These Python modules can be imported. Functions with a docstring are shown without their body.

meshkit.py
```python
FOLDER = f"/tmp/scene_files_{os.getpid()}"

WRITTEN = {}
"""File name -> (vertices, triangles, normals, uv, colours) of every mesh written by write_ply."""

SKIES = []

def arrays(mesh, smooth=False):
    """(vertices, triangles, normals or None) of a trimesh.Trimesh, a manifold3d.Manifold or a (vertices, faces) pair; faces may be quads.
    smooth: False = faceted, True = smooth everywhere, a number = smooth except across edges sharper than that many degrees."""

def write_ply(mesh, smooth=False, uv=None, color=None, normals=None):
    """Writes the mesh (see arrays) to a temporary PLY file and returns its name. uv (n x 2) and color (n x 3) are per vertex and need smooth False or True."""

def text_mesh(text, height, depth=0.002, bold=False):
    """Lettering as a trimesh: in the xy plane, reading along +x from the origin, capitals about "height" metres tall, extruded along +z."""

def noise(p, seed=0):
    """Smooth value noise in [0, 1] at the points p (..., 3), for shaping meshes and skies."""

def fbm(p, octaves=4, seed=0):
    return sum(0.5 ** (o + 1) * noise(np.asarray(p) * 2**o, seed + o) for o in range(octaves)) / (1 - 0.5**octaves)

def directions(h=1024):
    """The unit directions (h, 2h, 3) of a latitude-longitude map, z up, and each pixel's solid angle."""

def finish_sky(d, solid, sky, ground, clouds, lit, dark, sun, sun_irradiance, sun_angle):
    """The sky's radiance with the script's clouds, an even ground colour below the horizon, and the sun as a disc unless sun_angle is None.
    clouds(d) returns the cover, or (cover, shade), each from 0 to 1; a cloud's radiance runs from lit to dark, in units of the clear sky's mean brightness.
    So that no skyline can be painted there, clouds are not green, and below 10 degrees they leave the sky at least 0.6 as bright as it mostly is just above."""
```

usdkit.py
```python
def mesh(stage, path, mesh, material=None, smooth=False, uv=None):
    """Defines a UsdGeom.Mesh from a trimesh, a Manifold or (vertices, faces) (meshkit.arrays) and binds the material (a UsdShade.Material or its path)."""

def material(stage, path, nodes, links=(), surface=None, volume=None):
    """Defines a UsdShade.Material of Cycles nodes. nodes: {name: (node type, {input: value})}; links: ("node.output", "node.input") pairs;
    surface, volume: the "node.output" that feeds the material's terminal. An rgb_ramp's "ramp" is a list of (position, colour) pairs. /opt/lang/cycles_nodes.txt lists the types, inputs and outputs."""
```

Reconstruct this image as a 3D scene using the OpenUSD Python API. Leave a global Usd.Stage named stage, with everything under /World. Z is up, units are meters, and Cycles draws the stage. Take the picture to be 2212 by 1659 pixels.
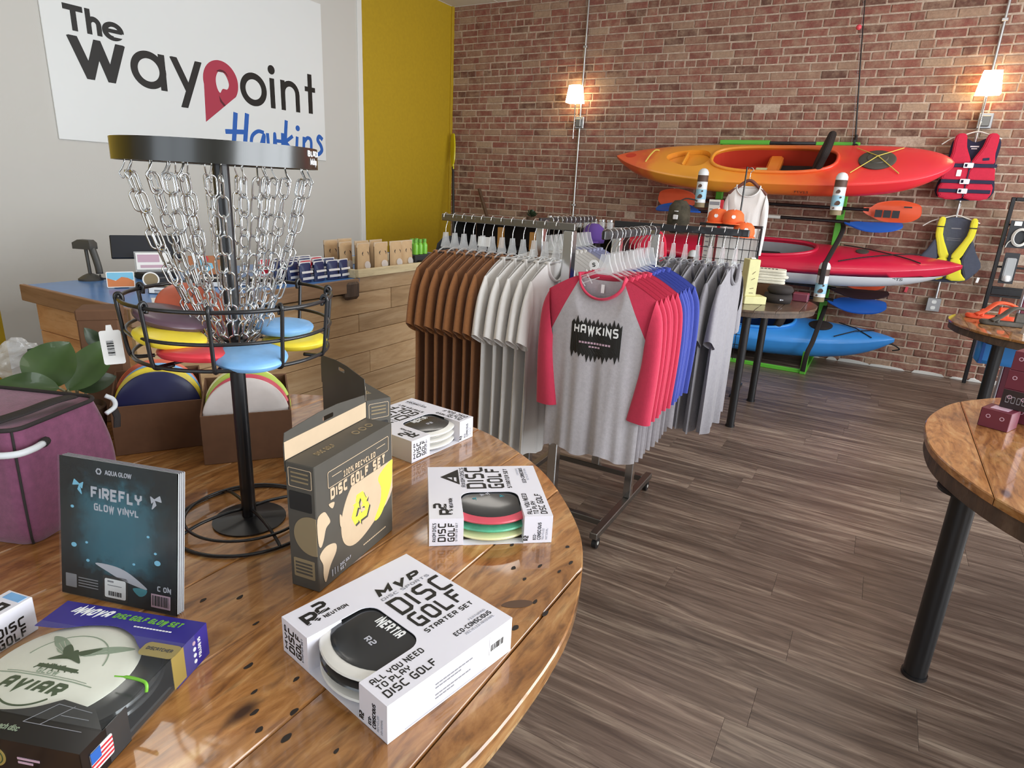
import math, random
import numpy as np, trimesh, shapely, manifold3d as m3
from shapely import affinity
from shapely.geometry import Polygon, LineString, Point, box as sbox
from shapely.ops import unary_union
from pxr import Usd, UsdGeom, UsdLux, UsdShade, Gf, Sdf, Vt
import usdkit, meshkit

PI = math.pi
random.seed(7)
rng = np.random.default_rng(11)
stage = Usd.Stage.CreateInMemory()
UsdGeom.SetStageUpAxis(stage, 'Z')
UsdGeom.SetStageMetersPerUnit(stage, 1.0)
UsdGeom.Xform.Define(stage, '/World')
UsdGeom.Scope.Define(stage, '/World/Looks')

# ------------------------------------------------------------------ camera, light, exposure
CAM_H = 1.45
YAW, PITCH, ROLL, F_PX = -0.50886, -0.300496, 0.0508, 1365.5
_f = np.array([math.sin(YAW) * math.cos(PITCH), math.cos(YAW) * math.cos(PITCH), math.sin(PITCH)])
_r = np.cross(_f, [0, 0, 1]); _r /= np.linalg.norm(_r)
_u = np.cross(_r, _f)
CR, CU = _r * math.cos(ROLL) + _u * math.sin(ROLL), _u * math.cos(ROLL) - _r * math.sin(ROLL)
cam = UsdGeom.Camera.Define(stage, '/World/camera')
_m = Gf.Matrix4d(1.0)
for i, row in enumerate((CR, CU, -_f)):
    _m.SetRow(i, Gf.Vec4d(*map(float, row), 0))
_m.SetRow(3, Gf.Vec4d(0, 0, CAM_H, 1))
cam.AddTransformOp().Set(_m)
cam.CreateHorizontalApertureAttr(36.0)
cam.CreateVerticalApertureAttr(27.0)
cam.CreateFocalLengthAttr(36.0 * F_PX / 2212)
cam.CreateClippingRangeAttr((0.02, 200.0))
cam.CreateExposureAttr(0.18)


def rect_light(name, origin, to, w, h, intensity, color=(1, 1, 1)):
    """A light at origin shining towards the direction to."""
    l = UsdLux.RectLight.Define(stage, '/World/' + name)
    z = -np.array(to, float); z /= np.linalg.norm(z)
    x = np.cross([0, 0, 1.0], z) if abs(z[2]) < 0.99 else np.array([1.0, 0, 0]); x /= np.linalg.norm(x)
    y = np.cross(z, x)
    m = Gf.Matrix4d(1.0)
    for i, row in enumerate((x, y, z)):
        m.SetRow(i, Gf.Vec4d(*map(float, row), 0))
    m.SetRow(3, Gf.Vec4d(*map(float, origin), 1))
    l.AddTransformOp().Set(m)
    l.CreateWidthAttr(w); l.CreateHeightAttr(h); l.CreateIntensityAttr(intensity); l.CreateColorAttr(Gf.Vec3f(*color))
    return l


# daylight through the storefront out of view on the right, and added ceiling fill panels
rect_light('storefront_daylight', (3.35, 2.6, 1.75), (-1, 0, -0.04), 6.6, 2.5, 6.4, (0.93, 0.97, 1.0))
rect_light('unseen_front_light', (-0.6, -3.1, 1.75), (0, 1, -0.04), 3.4, 2.4, 1.0, (0.93, 0.97, 1.0))  # out of view behind the camera, placed to light the sides facing it
FILL_PANELS = [(-2.9, 1.6), (-2.9, 4.6), (0.2, 1.6), (0.2, 4.6)]
for k, (px, py) in enumerate(FILL_PANELS):
    rect_light('ceiling_panel_light_%d' % (k + 1), (px, py, 3.355), (0, 0, -1), 1.1, 0.5, 4.4, (1.0, 0.95, 0.88))  # added fill light from above, out of view
dome = UsdLux.DomeLight.Define(stage, '/World/sky')
dome.CreateIntensityAttr(0.35)
dome.CreateColorAttr(Gf.Vec3f(0.75, 0.87, 1.0))

# ------------------------------------------------------------------ scene tree helpers
_names = {}


def numbered(parent, name):
    k = _names.get((parent, name), 0)
    _names[(parent, name)] = k + 1
    return parent + '/' + (name if k == 0 else '%s_%03d' % (name, k))


def tag(path, label=None, cat=None, group=None, kind=None):
    p = stage.GetPrimAtPath(path)
    for k, v in (('label', label), ('category', cat), ('group', group), ('kind', kind)):
        if v:
            p.SetCustomDataByKey(k, v)
    return path


def mat4(loc=(0, 0, 0), rz=0.0, R=None):
    M = np.eye(4)
    M[:3, :3] = np.array(R) if R is not None else np.array([[math.cos(rz), -math.sin(rz), 0], [math.sin(rz), math.cos(rz), 0], [0, 0, 1]])
    M[:3, 3] = loc
    return M


def gf(M):
    g = Gf.Matrix4d(1.0)
    for i in range(4):
        g.SetRow(i, Gf.Vec4d(*[float(M[j][i]) for j in range(4)]))
    return g


def thing(name, label, cat, loc=(0, 0, 0), rz=0.0, group=None, R=None, kind=None):
    path = numbered('/World', name)
    x = UsdGeom.Xform.Define(stage, path)
    x.AddTransformOp().Set(gf(mat4(loc, rz, R)))
    return tag(path, label, cat, group, kind)


def copy_of(src, label, loc, rz=0.0, R=None, group=None):
    nm = src.split('/')[-1]
    nm = nm[:-4] if nm[-3:].isdigit() and nm[-4] == '_' else nm
    path = numbered('/World', nm)
    x = UsdGeom.Xform.Define(stage, path)
    x.GetPrim().GetReferences().AddInternalReference(src)
    op = x.GetPrim().GetAttribute('xformOp:transform')
    if not op:
        op = x.AddTransformOp().GetAttr()
    op.Set(gf(mat4(loc, rz, R)))
    x.GetPrim().SetInstanceable(True)
    return tag(path, label, None, group)


def P(parent, name, mesh, mat, smooth=False, label=None, kind=None, tone=None):
    """One Mesh prim under parent (or a top-level mesh when parent is None)."""
    path = numbered(parent or '/World', name)
    m = usdkit.mesh(stage, path, mesh, '/World/Looks/' + mat, smooth)
    if tone is not None:
        n = len(m.GetPointsAttr().Get())
        t = np.full(n, tone, np.float32) if np.ndim(tone) == 0 else np.asarray(tone, np.float32)
        UsdGeom.PrimvarsAPI(m).CreatePrimvar('tone', Sdf.ValueTypeNames.FloatArray, 'vertex').Set(Vt.FloatArray.FromNumpy(t))
    if label or kind:
        tag(path, label, None, None, kind)
    return path


def solo(name, mesh, mat, label, cat, smooth=False, group=None, kind=None, tone=None):
    return tag(P(None, name, mesh, mat, smooth, tone=tone), label, cat, group, kind)


# ------------------------------------------------------------------ mesh helpers: meshes are (vertices, triangles)
def cat(ms):
    vs, fs, n = [], [], 0
    for v, f in ms:
        v, f = np.asarray(v, float), np.asarray(f, int)
        vs.append(v); fs.append(f + n); n += len(v)
    return np.vstack(vs), np.vstack(fs)


def tm(m):
    return np.asarray(m.vertices, float), np.asarray(m.faces, int)


def man(m):
    k = m.to_mesh()
    return np.asarray(k.vert_properties[:, :3], float), np.asarray(k.tri_verts, int)


def to_man(m):
    v, f = m
    return m3.Manifold(m3.Mesh(np.asarray(v, np.float32), np.asarray(f, np.uint32)))


def xf(m, M):
    v, f = m
    M = np.asarray(M, float)
    w = np.asarray(v, float) @ M[:3, :3].T + M[:3, 3]
    if np.linalg.det(M[:3, :3]) < 0:
        f = np.asarray(f)[:, ::-1]
    return w, f


def mv(m, x=0, y=0, z=0):
    return np.asarray(m[0], float) + [x, y, z], m[1]


def fr(o, ex, ey):
    """Frame matrix: local x along ex, y along ey, z their normal."""
    ex = np.array(ex, float); ex /= np.linalg.norm(ex)
    ey = np.array(ey, float); ey -= ex * (ex @ ey); ey /= np.linalg.norm(ey)
    M = np.eye(4)
    M[:3, 0], M[:3, 1], M[:3, 2], M[:3, 3] = ex, ey, np.cross(ex, ey), o
    return M


_BF = np.array([[0, 2, 1], [0, 3, 2], [4, 5, 6], [4, 6, 7], [0, 1, 5], [0, 5, 4], [1, 2, 6], [1, 6, 5], [2, 3, 7], [2, 7, 6], [3, 0, 4], [3, 4, 7]])


def bx(x0, x1, y0, y1, z0, z1):
    return np.array([[x0, y0, z0], [x1, y0, z0], [x1, y1, z0], [x0, y1, z0], [x0, y0, z1], [x1, y0, z1], [x1, y1, z1], [x0, y1, z1]], float), _BF


def cb(x0, x1, y0, y1, z0, z1, c=0.003):
    """Box with chamfered edges."""
    pts = []
    X, Y, Z = (x0, x1), (y0, y1), (z0, z1)
    for i in (0, 1):
        for j in (0, 1):
            for k in (0, 1):
                a, b, d = X[i], Y[j], Z[k]
                sx, sy, sz = (c if i == 0 else -c), (c if j == 0 else -c), (c if k == 0 else -c)
                pts += [[a, b + sy, d + sz], [a + sx, b, d + sz], [a + sx, b + sy, d]]
    return tm(trimesh.convex.convex_hull(np.array(pts)))


def hull(pts):
    return tm(trimesh.convex.convex_hull(np.array(pts, float)))


def tube(pts, r, n=8, closed=False, flat=None):
    """Tube swept along a polyline; r may vary per point; flat=(a, b) gives an elliptic section."""
    p = np.asarray(pts, float)
    k = len(p)
    if closed:
        t = np.roll(p, -1, 0) - np.roll(p, 1, 0)
    else:
        t = np.gradient(p, axis=0)
    t /= np.linalg.norm(t, axis=1, keepdims=True) + 1e-12
    a = np.zeros_like(p)
    ref = np.array([0, 0, 1.0]) if abs(t[0][2]) < 0.9 else np.array([1.0, 0, 0])
    a0 = ref - t[0] * (t[0] @ ref)
    a[0] = a0 / np.linalg.norm(a0)
    for i in range(1, k):
        q = a[i - 1] - t[i] * (t[i] @ a[i - 1])
        a[i] = q / (np.linalg.norm(q) + 1e-12)
    b = np.cross(t, a)
    ang = np.arange(n) * 2 * PI / n
    rr = np.broadcast_to(np.asarray(r, float), (k,))
    fa, fb = flat or (1.0, 1.0)
    v = p[:, None] + rr[:, None, None] * (fa * np.cos(ang)[None, :, None] * a[:, None] + fb * np.sin(ang)[None, :, None] * b[:, None])
    m = k if closed else k - 1
    i, j = np.meshgrid(np.arange(m), np.arange(n), indexing='ij')
    i2 = (i + 1) % k
    q = np.stack([i * n + j, i * n + (j + 1) % n, i2 * n + (j + 1) % n, i2 * n + j], -1).reshape(-1, 4)
    f = [q[:, [0, 1, 2]], q[:, [0, 2, 3]]]
    v = v.reshape(-1, 3)
    if not closed:
        v = np.vstack([v, p[0], p[-1]])
        c0, c1 = len(v) - 2, len(v) - 1
        jj = np.arange(n)
        f.append(np.stack([np.full(n, c0), (jj + 1) % n, jj], 1))
        f.append(np.stack([np.full(n, c1), (k - 1) * n + jj, (k - 1) * n + (jj + 1) % n], 1))
    return v, np.vstack(f)[:, ::-1]


def rod(p0, p1, r, n=10):
    return tube([p0, p1], r, n)


def spline(pts, n=8):
    """Catmull-Rom through the points."""
    p = np.asarray(pts, float)
    q = np.vstack([2 * p[0] - p[1], p, 2 * p[-1] - p[-2]])
    out = []
    for i in range(1, len(q) - 2):
        for t in np.linspace(0, 1, n, endpoint=False):
            a, b, c, d = q[i - 1], q[i], q[i + 1], q[i + 2]
            out.append(0.5 * (2 * b + (c - a) * t + (2 * a - 5 * b + 4 * c - d) * t * t + (3 * b - a - 3 * c + d) * t ** 3))
    return np.array(out + [p[-1]])


def circle(r, n=48, z=0.0, c=(0, 0), a0=0.0, a1=2 * PI):
    a = np.linspace(a0, a1, n, endpoint=abs(a1 - a0) < 2 * PI - 1e-6)
    return np.stack([c[0] + r * np.cos(a), c[1] + r * np.sin(a), np.full_like(a, z)], 1)


def lathe(prof, n=48):
    """Surface of revolution about z of (r, z) points, from the bottom axis up and outwards or back."""
    prof = np.asarray(prof, float)
    a = np.arange(n) * 2 * PI / n
    v, f = [], []
    k = len(prof)
    for r, z in prof:
        v.append(np.stack([r * np.cos(a), r * np.sin(a), np.full(n, z)], 1))
    v = np.vstack(v)
    for i in range(k - 1):
        for j in range(n):
            j2 = (j + 1) % n
            A, B, C, D = i * n + j, i * n + j2, (i + 1) * n + j2, (i + 1) * n + j
            if prof[i][0] > 1e-9:
                f.append([A, B, C])
            if prof[i + 1][0] > 1e-9:
                f.append([A, C, D])
    return v, np.array(f)


def polys(g):
    return [q for q in getattr(g, 'geoms', [g]) if isinstance(q, Polygon) and q.area > 1e-12]


def ext(g, z0, z1):
    if isinstance(g, tuple):
        return mv(g, z=z0)
    out = [mv(tm(trimesh.creation.extrude_polygon(q, z1 - z0, engine='earcut')), z=z0) for q in polys(g)]
    return cat(out)


def pillow(g, t, b, n=4):
    """Extruded shape with rounded edges on both faces, centred on z = 0."""
    ms = []
    for q in polys(g):
        lay = None
        for k in range(n + 1):
            s = math.sin(k / n * PI / 2); c = math.cos(k / n * PI / 2)
            g2 = q.buffer(-b * (1 - c) if c < 1 else 0)
            half = t / 2 - b + b * s
            if g2.is_empty or half <= 0:
                continue
            for r in polys(g2):
                m = to_man(mv(tm(trimesh.creation.extrude_polygon(r, 2 * half, engine='earcut')), z=-half))
                lay = m if lay is None else lay + m
        ms.append(man(lay))
    return cat(ms)


def smooth_poly(pts, n=6):
    p = np.asarray(pts, float)
    q = np.vstack([p[-1], p, p[0], p[1]])
    out = []
    for i in range(1, len(q) - 2):
        for t in np.linspace(0, 1, n, endpoint=False):
            a, b, c, d = q[i - 1], q[i], q[i + 1], q[i + 2]
            out.append(0.5 * (2 * b + (c - a) * t + (2 * a - 5 * b + 4 * c - d) * t * t + (3 * b - a - 3 * c + d) * t ** 3))
    return Polygon(out).buffer(0)


def rrect(x0, x1, y0, y1, r):
    return sbox(x0 + r, y0 + r, x1 - r, y1 - r).buffer(r, quad_segs=6)


def pr(parent, name, g, mat, o, ex, ey, t=0.0006, label=None, smooth=False):
    """Flat print: a thin shape (shapely, or a ready mesh in the xy plane) laid on the face with origin o and axes ex, ey."""
    m = g if isinstance(g, tuple) else ext(g, -t * 0.3, t)
    return P(parent, name, xf(m, fr(o, ex, ey)), mat, smooth, label)


def inter(text, h, bold=False, width=None, center=False):
    m = tm(meshkit.text_mesh(text, h, 0.0005, bold))
    v = m[0]
    if width:
        v[:, 0] *= width / (v[:, 0].max() - min(0, v[:, 0].min()))
    if center:
        v[:, 0] -= (v[:, 0].max() + v[:, 0].min()) / 2
    return v, m[1]


# squared display lettering drawn as strokes
_w, _c = 0.62, 0.13
GL = {
    'D': [[(0, 0), (_w - _c, 0), (_w, _c), (_w, 1 - _c), (_w - _c, 1), (0, 1), (0, 0), (_w - _c, 0)]],
    'O': [[(_c, 0), (_w - _c, 0), (_w, _c), (_w, 1 - _c), (_w - _c, 1), (_c, 1), (0, 1 - _c), (0, _c), (_c, 0), (_w - _c, 0)]],
    'I': [[(0, 0), (0, 1)]],
    'S': [[(_w, 1), (_c, 1), (0, 1 - _c), (0, 0.62), (_c, 0.51), (_w - _c, 0.51), (_w, 0.40), (_w, _c), (_w - _c, 0), (0, 0)]],
    'C': [[(_w, 1), (_c, 1), (0, 1 - _c), (0, _c), (_c, 0), (_w, 0)]],
    'G': [[(_w, 1), (_c, 1), (0, 1 - _c), (0, _c), (_c, 0), (_w, 0), (_w, 0.5), (_w * 0.5, 0.5)]],
    'L': [[(0, 1), (0, 0), (_w * 0.9, 0)]],
    'F': [[(_w, 1), (0, 1), (0, 0)], [(0, 0.52), (_w * 0.8, 0.52)]],
    'E': [[(_w, 1), (0, 1), (0, 0), (_w, 0)], [(0, 0.52), (_w * 0.8, 0.52)]],
    'A': [[(0, 0), (0, 1 - _c), (_c, 1), (_w - _c, 1), (_w, 1 - _c), (_w, 0)], [(0, 0.42), (_w, 0.42)]],
    'Y': [[(0, 1), (0, 0.62), (_w / 2, 0.42), (_w, 0.62), (_w, 1)], [(_w / 2, 0.42), (_w / 2, 0)]],
    'U': [[(0, 1), (0, _c), (_c, 0), (_w - _c, 0), (_w, _c), (_w, 1)]],
    'N': [[(0, 0), (0, 1), (_w, 0), (_w, 1)]],
    'T': [[(0, 1), (_w, 1)], [(_w / 2, 1), (_w / 2, 0)]],
    'P': [[(0, 0), (0, 1), (_w - _c, 1), (_w, 1 - _c), (_w, 0.55), (_w - _c, 0.42), (0, 0.42)]],
    'R': [[(0, 0), (0, 1), (_w - _c, 1), (_w, 1 - _c), (_w, 0.58), (_w - _c, 0.45), (0, 0.45)], [(_w * 0.45, 0.45), (_w, 0)]],
    'M': [[(0, 0), (0, 1), (0.4, 0.4), (0.8, 1), (0.8, 0)]],
    'V': [[(0, 1), (0.34, 0), (0.68, 1)]],
    'X': [[(0, 0), (_w, 1)], [(0, 1), (_w, 0)]],
    'W': [[(0, 1), (0.2, 0), (0.42, 0.8), (0.64, 0), (0.84, 1)]],
    'H': [[(0, 0), (0, 1)], [(_w, 0), (_w, 1)], [(0, 0.5), (_w, 0.5)]],
    'K': [[(0, 0), (0, 1)], [(_w, 1), (0.05, 0.48), (_w, 0)]],
    'B': [[(0, 0), (0, 1), (_w - _c, 1), (_w, 0.9), (_w, 0.62), (_w - _c, 0.52), (0, 0.52)], [(_w - _c, 0.52), (_w, 0.42), (_w, 0.1), (_w - _c, 0), (0, 0)]],
    '2': [[(0, 1), (_w - _c, 1), (_w, 1 - _c), (_w, 0.62), (_w - _c, 0.5), (_c, 0.5), (0, 0.38), (0, 0), (_w, 0)]],
    '-': [[(0.05, 0.5), (0.35, 0.5)]],
}


def tech(text, h, weight=0.14, width=None, slant=0.0, gap=0.22):
    """Squared stroke lettering as a shapely shape: baseline at y = 0, from x = 0."""
    out, x = [], 0.0
    for ch in text:
        if ch == ' ':
            x += 0.45
            continue
        g = GL[ch]
        mx = max(p[0] for l in g for p in l)
        for l in g:
            out.append(LineString([(x + weight / 2 + a, weight / 2 + b * (1 - weight)) for a, b in l]).buffer(weight / 2, cap_style=2, join_style=2))
        x += mx + weight + gap
    g = unary_union(out)
    sx = width / (x - gap) if width else h
    g = affinity.affine_transform(g, [sx, slant * h, 0, h, 0, 0])
    return g.simplify(h * 0.004)


def barcode(w, h, seed=1, n=22):
    r = random.Random(seed)
    x, out = 0.0, []
    while x < 1:
        a = r.choice([1, 1, 2, 3]) / (n * 1.6)
        out.append(sbox(x * w, 0, min(x + a, 1) * w, h))
        x += a + r.choice([1, 1, 2]) / (n * 1.6)
    return unary_union(out)


def lin(c):
    """sRGB hex or 0..255 triple to linear."""
    if isinstance(c, str):
        c = [int(c[i:i + 2], 16) for i in (1, 3, 5)]
    c = np.array(c, float) / 255
    return tuple(np.where(c <= 0.04045, c / 12.92, ((c + 0.055) / 1.055) ** 2.4))


ORD = ['first', 'second', 'third', 'fourth', 'fifth', 'sixth', 'seventh', 'eighth', 'ninth', 'tenth', 'eleventh', 'twelfth', 'thirteenth', 'fourteenth', 'fifteenth', 'sixteenth']
# ------------------------------------------------------------------ materials
def mk(name, nodes, links=(), surface='p.BSDF', volume=None):
    usdkit.material(stage, '/World/Looks/' + name, nodes, links, surface, volume)
    return name


def pm(name, col, rough=0.5, metal=0.0, var=None, bump=None, **kw):
    """Principled material; var=(scale, amount) mottles the colour, bump=(scale, strength, distance)."""
    c = lin(col)
    nodes = {'p': ('principled_bsdf', {'base_color': c, 'roughness': rough, 'metallic': metal, **kw})}
    links = []
    if var or bump:
        nodes['tc'] = ('texture_coordinate', {})
    if var:
        nodes['n'] = ('noise_texture', {'scale': var[0], 'detail': 5.0, 'roughness': 0.6})
        a = var[1]
        nodes['r'] = ('rgb_ramp', {'ramp': [(0.25, tuple(max(0, q * (1 - a)) for q in c)), (0.75, tuple(min(1, q * (1 + a)) for q in c))]})
        links += [('tc.object', 'n.vector'), ('n.fac', 'r.fac'), ('r.color', 'p.base_color')]
    if bump:
        nodes['bn'] = ('noise_texture', {'scale': bump[0], 'detail': 4.0})
        nodes['b'] = ('bump', {'strength': bump[1], 'distance': bump[2] if len(bump) > 2 else 0.01})
        links += [('tc.object', 'bn.vector'), ('bn.fac', 'b.height'), ('b.normal', 'p.normal')]
    return mk(name, nodes, links)


def wood(name, ramp, along='x', s=(1.2, 14.0), rough=0.45, coat=0.0, knots=0.0, knot_col='#3a2413', bump=0.15, streak=0.35, dark='#4b3526', tone_amt=0.25, distortion=1.2, coat_rough=0.05, knot_scale=5.0):
    sc = {'x': (s[0], s[1], s[1]), 'y': (s[1], s[0], s[1]), 'z': (s[1], s[1], s[0])}[along]
    sk = {'x': (knot_scale * 0.45, knot_scale, knot_scale), 'y': (knot_scale, knot_scale * 0.45, knot_scale), 'z': (knot_scale, knot_scale, knot_scale * 0.45)}[along]
    nodes = {
        'tc': ('texture_coordinate', {}),
        'at': ('attribute', {'attribute': 'tone'}),
        'off': ('vector_math', {'math_type': 'scale', 'vector1': (7.3, 11.7, 5.1)}),
        'add': ('vector_math', {'math_type': 'add'}),
        'mp': ('mapping', {'scale': sc}),
        'n1': ('noise_texture', {'scale': 1.0, 'detail': 6.0, 'roughness': 0.62, 'distortion': distortion}),
        'r1': ('rgb_ramp', {'ramp': [(a, lin(c)) for a, c in ramp]}),
        'mp2': ('mapping', {'scale': tuple(q * 6 for q in sc)}),
        'n2': ('noise_texture', {'scale': 1.0, 'detail': 3.0, 'roughness': 0.5, 'distortion': 0.4}),
        'r2': ('rgb_ramp', {'ramp': [(0.52, (0, 0, 0)), (0.72, (1, 1, 1))]}),
        'm2': ('math', {'math_type': 'multiply', 'value2': streak}),
        'mx': ('mix', {'color2': lin(dark)}),
        'tv': ('math', {'math_type': 'multiply_add', 'value2': 2 * tone_amt, 'value3': 1 - tone_amt}),
        'hs': ('hsv', {}),
        'p': ('principled_bsdf', {'roughness': rough, 'coat_weight': coat, 'coat_roughness': coat_rough}),
        'bp': ('bump', {'strength': bump, 'distance': 0.004}),
    }
    links = [('tc.object', 'add.vector1'), ('at.fac', 'off.scale'), ('off.vector', 'add.vector2'), ('add.vector', 'mp.vector'), ('mp.vector', 'n1.vector'),
             ('n1.fac', 'r1.fac'), ('add.vector', 'mp2.vector'), ('mp2.vector', 'n2.vector'), ('n2.fac', 'r2.fac'), ('r2.color', 'm2.value1'), ('m2.value', 'mx.fac'),
             ('r1.color', 'mx.color1'), ('at.fac', 'tv.value1'), ('tv.value', 'hs.value'), ('n2.fac', 'bp.height'), ('bp.normal', 'p.normal')]
    last = 'mx.color'
    if knots:
        nodes |= {'mk': ('mapping', {'scale': sk}), 'vk': ('voronoi_texture', {'scale': 1.0}),
                  'rk': ('rgb_ramp', {'ramp': [(knots * 0.55, (1, 1, 1)), (knots, (0, 0, 0))]}), 'nk': ('noise_texture', {'scale': 3.0, 'detail': 3.0}),
                  'gk': ('math', {'math_type': 'greater_than', 'value2': 0.5}), 'fk': ('math', {'math_type': 'multiply'}), 'kx': ('mix', {'color2': lin(knot_col)})}
        links += [('add.vector', 'mk.vector'), ('mk.vector', 'vk.vector'), ('vk.distance', 'rk.fac'), ('add.vector', 'nk.vector'), ('nk.fac', 'gk.value1'),
                  ('rk.color', 'fk.value1'), ('gk.value', 'fk.value2'), ('fk.value', 'kx.fac'), (last, 'kx.color1')]
        last = 'kx.color'
    links += [(last, 'hs.color'), ('hs.color', 'p.base_color')]
    return mk(name, nodes, links)


pm('paint_white', '#cfccc5', 0.7, bump=(140, 0.12, 0.003))
pm('paint_yellow', '#b9991a', 0.62, bump=(140, 0.15, 0.003), var=(30, 0.06))
pm('paint_trim', '#e6e6e2', 0.5)
pm('paint_ceiling', '#e0ded8', 0.8, bump=(90, 0.25, 0.004))
pm('sign_white', '#e9ebe9', 0.35)
pm('ink_black', '#1d1c1a', 0.5)
pm('ink_dark', '#2b2c30', 0.5)
pm('ink_grey', '#8d8d93', 0.6)
pm('ink_lightgrey', '#b9b9c2', 0.6)
pm('ink_white', '#f2f2f2', 0.5)
pm('ink_crimson', '#b0364b', 0.5)
pm('ink_crimson_dark', '#5d1a28', 0.5)
pm('ink_blue', '#2a63b8', 0.5)
pm('ink_green', '#6fae3e', 0.5)
pm('ink_tan', '#c9b08c', 0.6)
pm('ink_gold', '#a08a4a', 0.4)
pm('ink_teal', '#3f8f9b', 0.5)
pm('ink_red', '#c62f3a', 0.5)
pm('ink_darkgreen', '#3c4d2a', 0.5)
pm('ink_palegreen', '#8d9a83', 0.55)
pm('ink_yellow', '#eef04a', 0.5)
pm('ink_pink', '#c9a7b8', 0.5)
pm('blue_paint', '#4f82c4', 0.28, var=(4, 0.12))
pm('black_metal', '#17171a', 0.38, coat_weight=0.3)
pm('black_band', '#1d1e1b', 0.30, coat_weight=0.8, coat_roughness=0.2, coat_ior=1.55)
pm('black_plastic', '#1c1c1e', 0.45)
pm('dark_grey_plastic', '#4a4844', 0.5)
pm('pale_plate', '#dfddd6', 0.45)
pm('chrome', '#dcdde0', 0.09, 1.0)
pm('zinc', '#d3d6d8', 0.16, 1.0)
pm('galvanised', '#c9cacc', 0.35, 1.0)
pm('brushed', '#8c8a86', 0.35, 1.0)
pm('carton_white', '#e7e5ee', 0.42, bump=(60, 0.05, 0.002))
pm('carton_inside', '#4d443c', 0.8)
pm('kraft', '#6b4a33', 0.85, var=(25, 0.12), bump=(120, 0.1, 0.002))
pm('kraft_light', '#c2a27a', 0.8, var=(20, 0.08))
pm('kraft_box', '#c9b193', 0.75, var=(20, 0.06))
pm('box_charcoal', '#4c4841', 0.55, var=(18, 0.08))
pm('box_charcoal_side', '#4c4841', 0.6, var=(18, 0.08))
pm('disc_black', '#2a2b2c', 0.22, coat_weight=0.6, coat_roughness=0.1)
pm('disc_white', '#e4e1da', 0.3, coat_weight=0.3)
pm('disc_blue', '#7fb4e6', 0.35, var=(22, 0.14))
pm('disc_yellow', '#efd63c', 0.35, var=(22, 0.08))
pm('disc_red', '#d63a44', 0.35, var=(20, 0.12))
pm('disc_orange', '#d86a4c', 0.35, var=(20, 0.12))
pm('disc_plum', '#5b4350', 0.32, var=(20, 0.15))
pm('disc_navy', '#23264e', 0.35, var=(16, 0.15))
pm('disc_teal', '#57b48d', 0.3, var=(25, 0.3))
pm('disc_cream', '#f0ecb4', 0.3)
pm('disc_pinkred', '#d45362', 0.3)
pm('disc_lime', '#b8cf52', 0.35)
pm('disc_glow', '#e3e0d2', 0.35, var=(30, 0.05))
pm('disc_pearl', '#d9cfca', 0.35, var=(9, 0.14))
pm('bag_maroon', '#7d4462', 0.85, var=(60, 0.22), bump=(260, 0.35, 0.002), sheen_weight=0.3)
pm('strap_black', '#2b2524', 0.8, bump=(300, 0.3, 0.002))
pm('piping_white', '#dfe3e6', 0.35)
pm('innova_purple', '#322a86', 0.3, var=(14, 0.16))
pm('glossy_black', '#18181a', 0.22, var=(9, 0.2))
pm('leaf', '#334c1b', 0.38, var=(14, 0.25), coat_weight=0.15)
pm('leaf_dark', '#2f3d26', 0.4, var=(14, 0.2))
pm('stem', '#8a8466', 0.6)
pm('pot_brown', '#5c4433', 0.8)
pm('tee_brown', '#8d5a30', 0.9, var=(70, 0.10), bump=(220, 0.25, 0.002), sheen_weight=0.25)
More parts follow.
